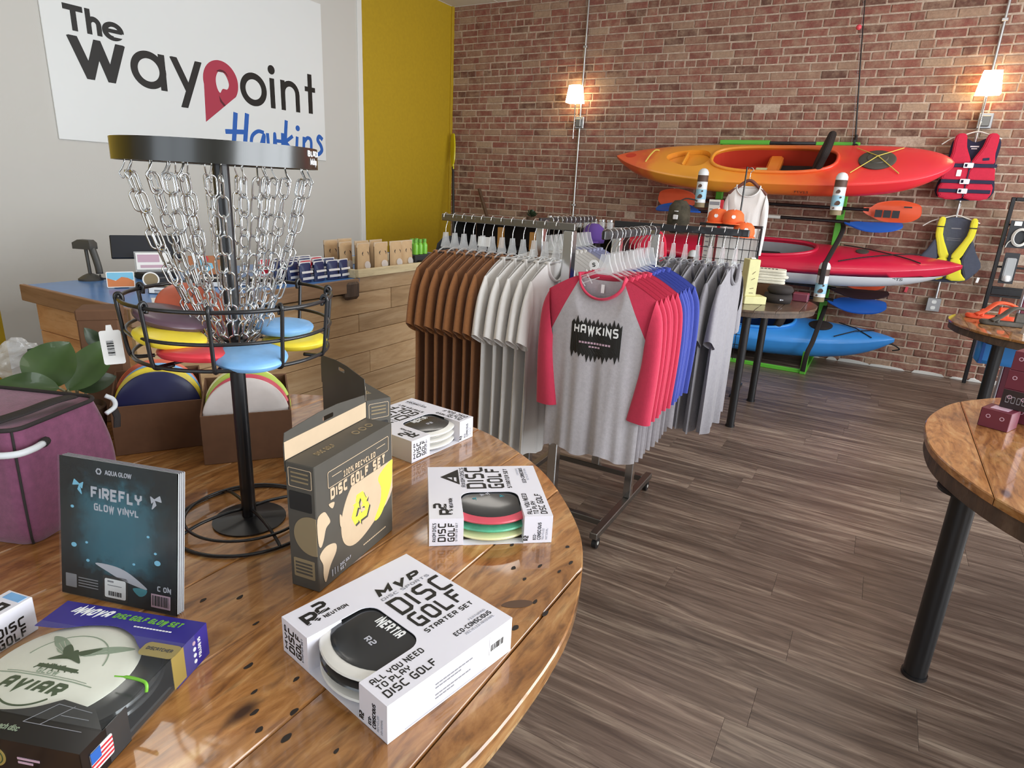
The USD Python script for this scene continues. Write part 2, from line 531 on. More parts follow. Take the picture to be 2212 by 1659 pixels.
pm('tee_white', '#e2deda', 0.9, bump=(220, 0.25, 0.002), sheen_weight=0.2)
pm('tee_grey', '#b9b4b8', 0.9, var=(90, 0.10), bump=(220, 0.25, 0.002), sheen_weight=0.2)
pm('tee_heather', '#8f8b90', 0.9, var=(90, 0.12), bump=(220, 0.25, 0.002), sheen_weight=0.2)
pm('tee_lavender', '#a5a6c4', 0.9, bump=(220, 0.25, 0.002))
pm('tee_red', '#c8304f', 0.9, var=(70, 0.06), bump=(220, 0.25, 0.002), sheen_weight=0.25)
pm('tee_blue', '#3b48a0', 0.9, var=(70, 0.06), bump=(220, 0.25, 0.002), sheen_weight=0.25)
pm('kayak_red', '#cf2244', 0.3, var=(8, 0.05), coat_weight=0.2)
pm('kayak_white', '#e4e6ea', 0.35)
pm('kayak_blue', '#3f97ea', 0.32, var=(6, 0.08), coat_weight=0.2)
pm('kayak_navy', '#1f3f7c', 0.5)
pm('kayak_inside_red', '#c8402c', 0.4)
pm('kayak_inside_grey', '#a6a6ab', 0.5)
pm('foam_black', '#2c2422', 0.85, bump=(120, 0.3, 0.003))
pm('hatch_rubber', '#494741', 0.5)
pm('cord_yellow', '#d8c25a', 0.6)
pm('cord_black', '#1e1c1c', 0.7)
pm('rack_green', '#63bf3c', 0.4)
pm('sleeve_white', '#e2e4e6', 0.5)
pm('sleeve_blue', '#9ccbe0', 0.5)
pm('sleeve_brown', '#5a4136', 0.6)
pm('sleeve_tan', '#8b7a5c', 0.7)
pm('paddle_orange', '#f4633a', 0.35, var=(10, 0.05))
pm('paddle_blue', '#2c68c8', 0.35)
pm('paddle_yellow', '#dcd21e', 0.35)
pm('paddle_dark', '#39262a', 0.4)
pm('vest_red', '#cf2443', 0.8, var=(60, 0.08), bump=(200, 0.2, 0.002))
pm('vest_navy', '#2a2a45', 0.8, bump=(200, 0.2, 0.002))
pm('vest_slate', '#4d5262', 0.8, var=(60, 0.1), bump=(200, 0.2, 0.002))
pm('vest_yellow', '#ece33a', 0.7)
pm('buckle_white', '#f0f0f0', 0.35)
pm('wood_pale', '#d8d29a', 0.6, var=(20, 0.08))
pm('wood_peg', '#b07d3c', 0.6)
pm('hanger_wood', '#6b3b30', 0.45)
pm('shoe_orange', '#f2603c', 0.55)
pm('shoe_grey', '#5b564f', 0.75, var=(40, 0.2))
pm('tote_cream', '#d9d3c2', 0.9, var=(40, 0.12), bump=(160, 0.3, 0.003))
pm('hat_dark', '#2d2624', 0.85)
pm('hat_black', '#23252c', 0.85)
pm('box_maroon', '#6e2f3e', 0.35)
pm('box_maroon_dark', '#2e2426', 0.4)
pm('cap_orange', '#ef6a2f', 0.7)
pm('plush_purple', '#5d3f8a', 0.9)
pm('pouch_navy', '#27335f', 0.35)
pm('pouch_red', '#c7283a', 0.35)
pm('pouch_white', '#e8e6e4', 0.4)
pm('bottle_green', '#7cc23c', 0.3)
pm('paper', '#f4f3f0', 0.6)
pm('screen_back', '#1e222b', 0.4)
pm('stand_green', '#2e4a3e', 0.5)
pm('sticker_brown', '#a9683d', 0.45)
pm('sticker_sky', '#7cc0dd', 0.45)
pm('sticker_orange', '#d07a44', 0.45)
pm('camo', '#4a4436', 0.85, var=(18, 0.6))
pm('under_dark', '#2a211b', 0.8)
pm('rubber_black', '#161616', 0.6)
pm('scuffed_white', '#cfccc6', 0.8)
pm('float_pink', '#e0505c', 0.4)
pm('page_edge', '#d3d8d8', 0.5)

mk('shade_glow', {'e': ('emission', {'color': lin('#ffd9a0'), 'strength': 11.0})}, surface='e.emission')


def pane(name, fac, col=(0.95, 0.96, 0.97), rough=0.08, tint=(0.97, 0.98, 0.98)):
    mk(name, {'t': ('transparent_bsdf', {'color': tint}), 'g': ('principled_bsdf', {'base_color': col, 'roughness': rough, 'specular_ior_level': 0.8, 'coat_weight': 0.5}), 'm': ('mix_closure', {'fac': fac})},
       [('t.BSDF', 'm.closure1'), ('g.BSDF', 'm.closure2')], 'm.closure')


pane('clear_plastic', 0.30)
pane('clear_film', 0.022, rough=0.12)
pane('cellophane', 0.28, rough=0.12)
pane('glass_light', 0.35, (0.85, 0.87, 0.88))

# brick and mortar: tone is a random number per brick
mk('brick', {
    'at': ('attribute', {'attribute': 'tone'}), 'g': ('geometry', {}),
    'r': ('rgb_ramp', {'ramp': [(0.0, lin('#644439')), (0.10, lin('#7c4f42')), (0.35, lin('#895349')), (0.60, lin('#8f5a4c')), (0.80, lin('#8c6554')), (0.93, lin('#9a7a66')), (1.0, lin('#a98f78'))]}),
    'n': ('noise_texture', {'scale': 9.0, 'detail': 6.0, 'roughness': 0.65}),
    'nr': ('rgb_ramp', {'ramp': [(0.42, (0, 0, 0)), (0.70, (0.75, 0.75, 0.75))]}),
    'mx': ('mix', {'color2': lin('#ab9079')}),
    'n2': ('noise_texture', {'scale': 45.0, 'detail': 5.0, 'roughness': 0.7}),
    'hv': ('math', {'math_type': 'multiply_add', 'value2': 0.9, 'value3': 0.55}), 'hs': ('hsv', {}),
    'b': ('bump', {'strength': 0.6, 'distance': 0.008}), 'p': ('principled_bsdf', {'roughness': 0.9})},
   [('at.fac', 'r.fac'), ('g.position', 'n.vector'), ('n.fac', 'nr.fac'), ('nr.color', 'mx.fac'), ('r.color', 'mx.color1'), ('g.position', 'n2.vector'), ('n2.fac', 'hv.value1'), ('hv.value', 'hs.value'),
    ('mx.color', 'hs.color'), ('hs.color', 'p.base_color'), ('n2.fac', 'b.height'), ('b.normal', 'p.normal')])
mk('mortar', {
    'g': ('geometry', {}), 'n': ('noise_texture', {'scale': 30.0, 'detail': 5.0, 'roughness': 0.7}),
    'r': ('rgb_ramp', {'ramp': [(0.3, lin('#a58d7b')), (0.7, lin('#ccb8a5'))]}), 'b': ('bump', {'strength': 0.7, 'distance': 0.01}), 'p': ('principled_bsdf', {'roughness': 0.95})},
   [('g.position', 'n.vector'), ('n.fac', 'r.fac'), ('r.color', 'p.base_color'), ('n.fac', 'b.height'), ('b.normal', 'p.normal')])
wood('floor_plank', [(0.28, '#463a33'), (0.42, '#655449'), (0.54, '#7b695d'), (0.64, '#9a8878'), (0.78, '#b5a494')], 'x', (1.5, 19.0), rough=0.40, coat=0.15, bump=0.06, streak=0.55, dark='#453831', tone_amt=0.2, coat_rough=0.25)
wood('table_plank', [(0.25, '#5e3a1c'), (0.40, '#96622f'), (0.54, '#b27c45'), (0.68, '#c79a63'), (0.82, '#dab88a')], 'y', (3.0, 13.0), rough=0.3, coat=0.9, knots=0.17, bump=0.05, streak=0.5, dark='#4a2c14', tone_amt=0.16, distortion=2.6, coat_rough=0.06, knot_scale=9.0)
wood('table_edge', [(0.25, '#6d4a2a'), (0.5, '#a67c4c'), (0.75, '#d6b98a')], 'z', (6.0, 16.0), rough=0.5, coat=0.3, bump=0.6, streak=0.5, dark='#5a3c20', tone_amt=0.1)
wood('edge_dark', [(0.25, '#3a302a'), (0.6, '#5d4a3c'), (0.85, '#7c6553')], 'z', (6.0, 16.0), rough=0.6, bump=0.5, streak=0.4, tone_amt=0.1)
wood('pine', [(0.25, '#9c7d58'), (0.45, '#b5946c'), (0.65, '#c4a680'), (0.85, '#d2b995')], 'y', (1.4, 11.0), rough=0.55, knots=0.13, knot_col='#6a4527', bump=0.1, streak=0.3, dark='#8f6c44', tone_amt=0.14, knot_scale=5.0)
wood('pine_end', [(0.25, '#b57f54'), (0.45, '#d39b6c'), (0.65, '#dcac80'), (0.85, '#e8c39c')], 'x', (1.4, 11.0), rough=0.55, knots=0.12, knot_col='#8a552f', bump=0.1, streak=0.4, dark='#b27444', tone_amt=0.1, knot_scale=5.0)
wood('counter_edge', [(0.25, '#7a5f49'), (0.5, '#947558'), (0.8, '#ab8c6c')], 'y', (1.2, 12.0), rough=0.5, bump=0.1, streak=0.3, dark='#6a4f3a', tone_amt=0.1)
wood('counter_edge_end', [(0.25, '#7a5a46'), (0.5, '#946f58'), (0.8, '#a9836a')], 'x', (1.2, 12.0), rough=0.5, bump=0.1, streak=0.3, dark='#6a4a3a', tone_amt=0.1)
wood('tray_pine', [(0.25, '#c0aa80'), (0.55, '#d8c69e'), (0.85, '#e6d8b6')], 'y', (1.4, 11.0), rough=0.6, bump=0.1, streak=0.2, tone_amt=0.08)
wood('table_dark', [(0.22, '#3d322a'), (0.5, '#5a4738'), (0.8, '#7a6350')], 'y', (2.2, 12.0), rough=0.35, coat=0.5, bump=0.05, streak=0.35, dark='#2c211a', tone_amt=0.12, coat_rough=0.1)
# the orange kayak is moulded in a blend of red, orange and yellow along its length
mk('kayak_blend', {
    'tc': ('texture_coordinate', {}), 'sx': ('separate_xyz', {}), 'n': ('noise_texture', {'scale': 5.0, 'detail': 4.0}), 'na': ('math', {'math_type': 'multiply_add', 'value2': 0.22, 'value3': -0.11}),
    'm': ('math', {'math_type': 'multiply_add', 'value2': 1 / 2.84, 'value3': 0.5}), 'ad': ('math', {'math_type': 'add'}),
    'r': ('rgb_ramp', {'ramp': [(0.0, lin('#e8643a')), (0.09, lin('#e0643c')), (0.17, lin('#ec9a3a')), (0.3, lin('#f0a636')), (0.5, lin('#ee8a34')), (0.64, lin('#ee6a34')), (0.76, lin('#ea3b36')), (1.0, lin('#e62f44'))]}),
    'p': ('principled_bsdf', {'roughness': 0.3, 'coat_weight': 0.25})},
   [('tc.object', 'sx.vector'), ('tc.object', 'n.vector'), ('sx.x', 'm.value1'), ('n.fac', 'na.value1'), ('m.value', 'ad.value1'), ('na.value', 'ad.value2'), ('ad.value', 'r.fac'), ('r.color', 'p.base_color')])
# printed cover art of the vinyl box: dark trees at the sides, teal mist, pale water
mk('vinyl_cover', {
    'tc': ('texture_coordinate', {}), 'sx': ('separate_xyz', {}), 'mx': ('math', {'math_type': 'multiply', 'value2': 8.6}), 'ab': ('math', {'math_type': 'absolute'}),
    'n': ('noise_texture', {'scale': 34.0, 'detail': 5.0, 'roughness': 0.65}), 'nn': ('math', {'math_type': 'multiply_add', 'value2': 0.5, 'value3': -0.25}), 'ad': ('math', {'math_type': 'add'}),
    'rs': ('rgb_ramp', {'ramp': [(0.25, lin('#2f6777')), (0.5, lin('#2a5a68')), (0.66, lin('#123036')), (0.85, lin('#0d1514'))]}),
    'mz': ('math', {'math_type': 'multiply_add', 'value2': 4.05, 'value3': 0.0}), 'az': ('math', {'math_type': 'add'}),
    'rz': ('rgb_ramp', {'ramp': [(0.0, (0.06, 0.06, 0.06)), (0.2, (0.12, 0.12, 0.12)), (0.3, (0.9, 0.9, 0.9)), (0.72, (1, 1, 1)), (0.82, (0.25, 0.25, 0.25)), (0.9, (0.07, 0.07, 0.07))]}),
    'mu': ('mix', {'mix_type': 'multiply', 'fac': 1.0}), 'p': ('principled_bsdf', {'roughness': 0.2, 'specular_ior_level': 0.3})},
   [('tc.object', 'sx.vector'), ('sx.x', 'mx.value1'), ('mx.value', 'ab.value1'), ('tc.object', 'n.vector'), ('n.fac', 'nn.value1'), ('ab.value', 'ad.value1'), ('nn.value', 'ad.value2'), ('ad.value', 'rs.fac'),
    ('sx.z', 'mz.value1'), ('mz.value', 'az.value1'), ('nn.value', 'az.value2'), ('az.value', 'rz.fac'), ('rs.color', 'mu.color1'), ('rz.color', 'mu.color2'), ('mu.color', 'p.base_color')])
# ------------------------------------------------------------------ the room
WX, BY, RX, FY, CZ = -4.81, 6.78, 3.2, -3.0, 3.41          # left wall, brick wall, right wall, front wall, ceiling


def structure(name, label=None, M=None):
    path = numbered('/World', name)
    UsdGeom.Xform.Define(stage, path)
    return tag(path, label, None, None, 'structure')


def seen(p):
    """Picture position (0..1, 0..1) and depth of a point, to tell which pieces show largest."""
    q = np.asarray(p, float) - [0, 0, CAM_H]
    d = q @ _f
    return (0.5 + F_PX * (q @ CR) / d / 2212, 0.5 - F_PX * (q @ CU) / d / 1659, d) if d > 0.05 else (-9, -9, -1)


# floor: wood-look planks running along the brick wall, on a dark underlay
fl = structure('floor', 'dark brown wood-look plank floor')
P(fl, 'underlay', bx(WX - 0.15, RX + 0.15, FY - 0.15, BY + 0.15, -0.06, -0.0035), 'under_dark')
PW, PL = 0.178, 1.22
near, far_p = [], []
row, y = 0, FY
while y < BY:
    x = WX - rng.uniform(0, PL)
    while x < RX:
        x0, x1 = max(x, WX), min(x + PL, RX)
        if x1 - x0 > 0.02:
            y1 = min(y + PW, BY)
            m = cb(x0 + 0.0003, x1 - 0.0003, y + 0.0003, y1 - 0.0003, -0.0035, 0.0, 0.0006)
            c = seen([(x0 + x1) / 2, (y + y1) / 2, 0])
            vis = any(-0.02 < seen([a, b, 0])[0] < 1.02 and -0.02 < seen([a, b, 0])[1] < 1.02 for a in np.linspace(x0, x1, 5) for b in (y, y1)) and y > 0.4
            (near if vis else far_p).append((c[2], m, float(rng.random())))
        x += PL
    y += PW; row += 1
near.sort(key=lambda q: q[0])
for d, m, t in near[:290]:
    P(fl, 'plank', m, 'floor_plank', tone=t)
rest = near[290:] + far_p
P(fl, 'distant_planks', cat([m for _, m, _ in rest]), 'floor_plank', kind='stuff', tone=np.concatenate([np.full(len(m[0]), t) for _, m, t in rest]))

# brick wall at the back: every brick its own block, header courses every seventh course
wb = structure('wall_back', 'old red brick wall with pale worn mortar')
P(wb, 'mortar', bx(WX - 0.2, RX + 0.2, BY, BY + 0.25, -0.05, CZ + 0.1), 'mortar')
br = random.Random(3)
bricks = []


def brick_mesh(x0, x1, z0, z1, out):
    c = 0.005
    j = lambda: br.uniform(-0.002, 0.002)
    f = BY - 0.0055 - out
    v = [[x0, BY + 0.01, z0], [x1, BY + 0.01, z0], [x1, BY + 0.01, z1], [x0, BY + 0.01, z1],
         [x0 + j(), f + c, z0 + j()], [x1 + j(), f + c, z0 + j()], [x1 + j(), f + c, z1 + j()], [x0 + j(), f + c, z1 + j()],
         [x0 + c, f + j(), z0 + c], [x1 - c, f + j(), z0 + c], [x1 - c, f + j(), z1 - c], [x0 + c, f + j(), z1 - c]]
    q = []
    for a in (0, 4):
        for k in range(4):
            k2 = (k + 1) % 4
            q += [[a + k, a + k2, a + 4 + k2], [a + k, a + 4 + k2, a + 4 + k]]
    q += [[8, 9, 10], [8, 10, 11]]
    return np.array(v, float), np.array(q)


for i in range(int(CZ / 0.07) + 1):
    hd = i % 7 == 3
    pitch = 0.1085 if hd else 0.2165
    x = WX - br.uniform(0, pitch)
    z0, z1 = i * 0.07 + 0.006, i * 0.07 + 0.064
    while x < RX:
        L = pitch * br.uniform(0.94, 1.06)
        if not hd and br.random() < 0.09:
            L *= 0.55
        a, b = max(x + 0.006, WX + 0.003), min(x + L - 0.006, RX)
        x += L
        if b - a < 0.03 or br.random() < 0.006:
            continue
        wob = 0.006 * math.sin(a * 1.1 + i * 0.3)
        t = br.random() ** 1.15
        if hd:
            t *= 0.65
        m = brick_mesh(a, b, z0 + wob, z1 + wob, br.uniform(-0.003, 0.004))
        c = seen([(a + b) / 2, BY, (z0 + z1) / 2])
        e0, e1 = seen([a, BY, z0]), seen([b, BY, z1])
        ok = -0.01 < c[0] < 1.01 and -0.01 < c[1] < 1.01
        bricks.append((abs(e1[0] - e0[0]) * abs(e1[1] - e0[1]) if ok else 0, m, t))
bricks.sort(key=lambda q: -q[0])
for s, m, t in bricks[:295]:
    P(wb, 'brick', m, 'brick', tone=t)
P(wb, 'smaller_bricks', cat([m for _, m, _ in bricks[295:]]), 'brick', kind='stuff', tone=np.concatenate([np.full(len(m[0]), t) for _, m, t in bricks[295:]]))
# crumbled plaster line along the foot of the brick wall
foot = []
x = -1.0
while x < 2.4:
    w = br.uniform(0.08, 0.3)
    h = br.uniform(0.012, 0.035)
    foot.append(hull([[x, BY - 0.02, 0.0], [x + w, BY - 0.018, 0.0], [x + w, BY, 0.0], [x, BY, 0.0], [x + 0.02, BY - 0.016, h], [x + w - 0.02, BY - 0.014, h * br.uniform(0.5, 1)], [x + w / 2, BY, h * 1.2]]))
    x += w + br.uniform(-0.02, 0.06)
P(wb, 'plaster_crumbs', cat(foot), 'scuffed_white', kind='stuff')

# left wall: pale paint, white corner trim, a yellow section either side
wl = structure('wall_left', 'pale grey painted wall carrying the shop sign')
P(wl, 'plaster', bx(WX - 0.2, WX, 1.85, 5.17, -0.05, CZ + 0.1), 'paint_white')
P(wl, 'yellow_section', bx(WX - 0.2, WX - 0.0, 5.235, BY, -0.05, CZ + 0.1), 'paint_yellow', label='mustard yellow painted section next to the brick wall')
P(wl, 'yellow_section', bx(WX - 0.2, WX - 0.0, FY, 1.85, -0.05, CZ + 0.1), 'paint_yellow', label='mustard yellow painted section at the left edge')
t1 = structure('trim_1', 'narrow white vertical trim between pale wall and yellow section')
P(t1, 'strip', cb(WX - 0.02, WX + 0.012, 5.17, 5.235, 0, CZ, 0.003), 'paint_trim')
t2 = structure('trim_2', 'thin yellow corner strip where yellow wall meets brick')
P(t2, 'strip', cb(WX - 0.01, WX + 0.022, BY - 0.045, BY + 0.0, 0, CZ, 0.003), 'paint_yellow')

# front and right walls with their storefront openings (unseen, behind and beside the camera)
wr = structure('wall_right', 'storefront wall with wide display windows')
WZ0, WZ1 = 0.55, 2.95
for a, b, c, d in ((FY, BY, -0.05, WZ0), (FY, BY, WZ1, CZ + 0.1), (FY, -0.75, WZ0, WZ1), (5.95, BY, WZ0, WZ1)):
    P(wr, 'panel', bx(RX, RX + 0.15, a, b, c, d), 'paint_white')
w1 = structure('window_1', 'wide storefront window in the right wall')
for yy in (-0.75, 1.45, 3.7, 5.88):
    P(w1, 'mullion', cb(RX + 0.03, RX + 0.1, yy, yy + 0.07, WZ0, WZ1, 0.004), 'dark_grey_plastic')
P(w1, 'rail', cb(RX + 0.03, RX + 0.1, -0.75, 5.95, WZ0, WZ0 + 0.07, 0.004), 'dark_grey_plastic')
P(w1, 'rail', cb(RX + 0.03, RX + 0.1, -0.75, 5.95, WZ1 - 0.07, WZ1, 0.004), 'dark_grey_plastic')
wf = structure('wall_front', 'front wall behind the camera')
for a, b, c, d in ((WX - 0.2, -2.3, -0.05, CZ + 0.1), (1.1, RX + 0.15, -0.05, CZ + 0.1), (-2.3, 1.1, WZ1, CZ + 0.1), (-2.3, 1.1, -0.05, WZ0)):
    P(wf, 'panel', bx(a, b, FY - 0.15, FY, c, d), 'paint_white')
w2 = structure('window_2', 'unseen window in the front wall behind the camera')  # unseen opening for the lamp behind the camera
for xx in (-2.3, -0.65, 1.03):
    P(w2, 'mullion', cb(xx, xx + 0.07, FY - 0.1, FY - 0.03, WZ0, WZ1, 0.004), 'dark_grey_plastic')

# suspended ceiling: tiles on a thin grid
ce = structure('ceiling', 'white suspended tile ceiling')
P(ce, 'deck', bx(WX - 0.2, RX + 0.2, FY - 0.2, BY + 0.2, CZ + 0.03, CZ + 0.1), 'paint_ceiling')
tiles_far = []
for i in range(14):
    for j in range(17):
        x0, y1 = WX + i * 0.6, BY - j * 0.6
        x1, y0 = min(x0 + 0.6, RX), max(y1 - 0.6, FY)
        if x1 - x0 < 0.02 or y1 - y0 < 0.02:
            continue
        if any(x0 - 0.3 < px + 0.25 and px - 0.25 < x1 + 0.3 and y0 < py + 0.05 and py - 0.05 < y1 for px, py in FILL_PANELS):
            pass
        m = cb(x0 + 0.012, x1 - 0.012, y0 + 0.012, y1 - 0.012, CZ, CZ + 0.03, 0.003)
        if i < 3 and j < 3:
            P(ce, 'tile', m, 'paint_ceiling')
        else:
            tiles_far.append(m)
P(ce, 'distant_tiles', cat(tiles_far), 'paint_ceiling', kind='stuff')
grid = [bx(WX + i * 0.6 - 0.012, WX + i * 0.6 + 0.012, FY, BY, CZ - 0.002, CZ + 0.02) for i in range(14)] + [bx(WX, RX, BY - j * 0.6 - 0.012, BY - j * 0.6 + 0.012, CZ - 0.003, CZ + 0.02) for j in range(17)]
P(ce, 'grid', cat(grid), 'paint_trim')
for px, py in FILL_PANELS:  # added housings around the fill lights, out of view
    f = thing('ceiling_light', 'flat white ceiling panel out of view, added for fill light', 'light', (px, py, CZ - 0.005), group='added fill light panels')
    P(f, 'housing', cat([cb(-0.6, 0.6, -0.3, -0.27, -0.03, 0, 0.003), cb(-0.6, 0.6, 0.27, 0.3, -0.03, 0, 0.003), cb(-0.6, -0.57, -0.27, 0.27, -0.03, 0, 0.003), cb(0.57, 0.6, -0.27, 0.27, -0.03, 0, 0.003)]), 'paint_trim')

# ------------------------------------------------------------------ sign board on the left wall
# wall coordinates: a = along the wall (y), b = height
sg = thing('sign_board', 'large white shop sign board on the pale wall reading The Waypoint Hawkins', 'sign')
SX = WX + 0.012
P(sg, 'board', cb(WX + 0.0005, SX, 2.35, 4.70, 1.612, 2.95, 0.002), 'sign_white')


def on_sign(name, g, mat, label=None, t=0.002, off=0.0):
    return P(sg, name, xf(ext(g, 0, t), fr((SX + off, 0, 0), (0, 1, 0), (0, 0, 1))), mat, False, label)


def st(pts, w, cap=2):
    return LineString(pts).buffer(w / 2, cap_style=cap, join_style=2)


def ring(c, r, w, sx=1.0):
    g = Point(0, 0).buffer(r + w / 2, quad_segs=20).difference(Point(0, 0).buffer(r - w / 2, quad_segs=20))
    return affinity.translate(affinity.scale(g, sx, 1, origin=(0, 0)), *c)


def arch(x0, x1, base, top, w):
    """An n-shaped stroke."""
    r = (x1 - x0) / 2
    a = np.linspace(PI, 0, 14)
    pts = [(x0, base)] + [((x0 + x1) / 2 + r * math.cos(t), top - r + r * math.sin(t)) for t in a] + [(x1, base)]
    return st(pts, w)


for nm, g in (
        ('letter', unary_union([sbox(2.484, 2.402, 2.604, 2.436), sbox(2.527, 2.285, 2.561, 2.436)])),
        ('letter', unary_union([sbox(2.618, 2.285, 2.650, 2.436), arch(2.634, 2.698, 2.285, 2.379, 0.032)])),
        ('letter', unary_union([ring((2.789, 2.332), 0.043, 0.029, 1.25).difference(sbox(2.789, 2.298, 2.9, 2.327)), sbox(2.742, 2.322, 2.847, 2.346)])),
        ('letter', st([(2.512, 2.262), (2.602, 2.030), (2.672, 2.225), (2.740, 2.030), (2.828, 2.262)], 0.062).intersection(sbox(2.4, 2.006, 2.9, 2.256))),
        ('letter', unary_union([ring((3.012, 2.131), 0.100, 0.048, 1.05), sbox(3.092, 2.008, 3.140, 2.250)])),
        ('letter', unary_union([st([(3.205, 2.260), (3.318, 2.03)], 0.052), st([(3.417, 2.262), (3.262, 1.905)], 0.052)]).intersection(sbox(3.1, 1.913, 3.5, 2.254))),
        ('letter', ring((3.909, 2.130), 0.103, 0.050, 1.03)),
        ('letter', unary_union([sbox(4.078, 2.008, 4.126, 2.246), Point(4.102, 2.312).buffer(0.036)])),
        ('letter', unary_union([sbox(4.193, 2.008, 4.239, 2.250), arch(4.216, 4.378, 2.008, 2.232, 0.046)])),
        ('letter', unary_union([sbox(4.504, 2.014, 4.552, 2.345), sbox(4.468, 2.198, 4.590, 2.238)]))):
    on_sign(nm, g, 'ink_black')
ang = np.linspace(-0.62, PI + 0.22, 40)
pin = Polygon([(3.437, 1.831)] + [(3.601 + 0.157 * math.cos(t), 2.140 + 0.157 * math.sin(t)) for t in ang])
hole = affinity.scale(smooth_poly([(3.555, 2.16), (3.585, 2.215), (3.64, 2.205), (3.672, 2.14), (3.655, 2.095), (3.612, 2.092), (3.585, 2.06), (3.56, 2.095)]), 1.0, 1.0)
pn = on_sign('pin_mark', pin.difference(hole), 'ink_crimson', 'crimson map pin standing in for the letter p')
on_sign('pin_shading', unary_union([smooth_poly([(3.567, 2.215), (3.60, 2.232), (3.645, 2.222), (3.672, 2.185), (3.64, 2.212), (3.60, 2.214)]),
                                    Polygon([(3.572, 2.04), (3.578, 1.995), (3.61, 1.962), (3.655, 1.952), (3.625, 1.975), (3.597, 2.0)]),
                                    Polygon([(3.437, 1.831), (3.70, 2.005), (3.735, 2.062), (3.69, 2.012), (3.56, 1.925)])]).intersection(pin), 'ink_crimson_dark', t=0.0006, off=0.002)
B = lambda pts, w=0.034: LineString(pts).buffer(w / 2, cap_style=2, join_style=1)
script = [B([(3.672, 1.66), (3.715, 1.93)], 0.040), B([(3.78, 1.66), (3.826, 1.935)], 0.040), B([(3.605, 1.775), (3.80, 1.788)], 0.036),
          B(spline([(3.985, 1.80), (3.925, 1.806), (3.865, 1.765), (3.850, 1.70), (3.88, 1.665), (3.94, 1.69), (3.985, 1.78), (3.975, 1.68), (4.0, 1.662)], 6), 0.030),
          B([(4.022, 1.80), (4.026, 1.69), (4.05, 1.665), (4.09, 1.70), (4.10, 1.80), (4.106, 1.69), (4.14, 1.665), (4.18, 1.70), (4.186, 1.815)], 0.030),
          B([(4.20, 1.66), (4.236, 1.925)], 0.034), B([(4.30, 1.80), (4.215, 1.745), (4.30, 1.662)], 0.030), B([(4.10, 1.745), (4.215, 1.745)], 0.028),
          B([(4.335, 1.662), (4.352, 1.80)], 0.030), Point(4.363, 1.872).buffer(0.024),
          B([(4.42, 1.662), (4.432, 1.805)], 0.030), B(spline([(4.43, 1.76), (4.475, 1.80), (4.515, 1.775), (4.51, 1.662)], 6), 0.030),
          B(spline([(4.66, 1.80), (4.62, 1.825), (4.60, 1.79), (4.635, 1.745), (4.645, 1.70), (4.60, 1.665), (4.56, 1.68)], 6), 0.034)]
for g in script[:1]:
    on_sign('blue_lettering', unary_union(script), 'ink_blue', 'blue handwritten style place name')

# wall outlet with a plugged-in cord
ou = thing('wall_outlet', 'white wall outlet with a black plug, low on the pale wall left of the counter', 'outlet', (WX, 2.147, 0.47))
P(ou, 'plate', cb(0, 0.006, -0.04, 0.04, -0.067, 0.067, 0.002), 'pale_plate')
for s in (-1, 1):
    P(ou, 'socket', xf(ext(rrect(-0.017, 0.017, -0.014, 0.014, 0.008), 0, 0.003), fr((0.006, 0, s * 0.026), (0, 1, 0), (0, 0, 1))), 'paint_trim')
pc = thing('power_cord', 'black power cord plugged into the wall outlet, hanging to the floor', 'cord', (WX, 2.147, 0.47))
P(pc, 'plug', cb(0.009, 0.05, -0.014, 0.014, 0.012, 0.04, 0.005), 'black_plastic')
P(pc, 'cable', tube(spline([(0.05, 0, 0.026), (0.085, 0.02, 0.02), (0.10, 0.06, -0.06), (0.10, 0.075, -0.2), (0.09, 0.04, -0.33), (0.08, -0.01, -0.43), (0.09, -0.06, -0.463), (0.10, -0.3, -0.465)], 8), 0.0045, 6), 'black_plastic')
# ------------------------------------------------------------------ the four-way clothes rack and its clothes
rk = thing('clothes_rack', 'chrome four-way clothes rack with black arms standing on the plank floor', 'rack')
ZB = 1.327                                             # top of the arms


def sq(x0, y0, x1, y1, z0, z1, w):
    return cb(min(x0, x1) - w / 2, max(x0, x1) + w / 2, min(y0, y1) - w / 2, max(y0, y1) + w / 2, z0, z1, 0.003)


for a, b, c, d in ((-0.82, 2.25, -0.82, 2.95), (-1.36, 2.25, -1.36, 2.95)):
    P(rk, 'base_rail', sq(a, b, c, d, 0.055, 0.085, 0.034), 'brushed')
for yy in (2.37, 2.91):
    P(rk, 'cross_rail', cb(-1.343, -0.837, yy - 0.015, yy + 0.015, 0.056, 0.084, 0.003), 'brushed')
for x, y in ((-1.09, 2.37), (-1.09, 2.91)):
    P(rk, 'post', sq(x, y, x, y, 0.085, ZB - 0.030, 0.042), 'zinc')
for x, y in ((-0.82, 2.64), (-1.36, 2.64)):
    P(rk, 'post', sq(x, y, x, y, 0.085, ZB - 0.030, 0.036), 'zinc')
for x, y in ((-0.82, 2.27), (-0.82, 2.93), (-1.36, 2.27), (-1.36, 2.93)):
    w = P(rk, 'caster', cat([xf(mv(tm(trimesh.creation.cylinder(radius=0.024, height=0.02)), 0, 0, 0), fr((x, y, 0.024), (0, 1, 0), (0, 0, 1))), rod((x, y, 0.03), (x, y, 0.056), 0.006)]), 'black_plastic')
    P(w, 'hub', xf(tm(trimesh.creation.cylinder(radius=0.008, height=0.024)), fr((x, y, 0.024), (0, 1, 0), (0, 0, 1))), 'pale_plate')
arm = lambda x0, x1, y0, y1: cb(x0, x1, y0, y1, ZB - 0.030, ZB, 0.003)
P(rk, 'arm', arm(-1.72, -1.069, 2.363, 2.377), 'brushed')
P(rk, 'arm', arm(-0.827, -0.813, 2.05, 2.662), 'black_metal')
P(rk, 'arm', arm(-1.112, -0.50, 2.902, 2.918), 'black_metal')
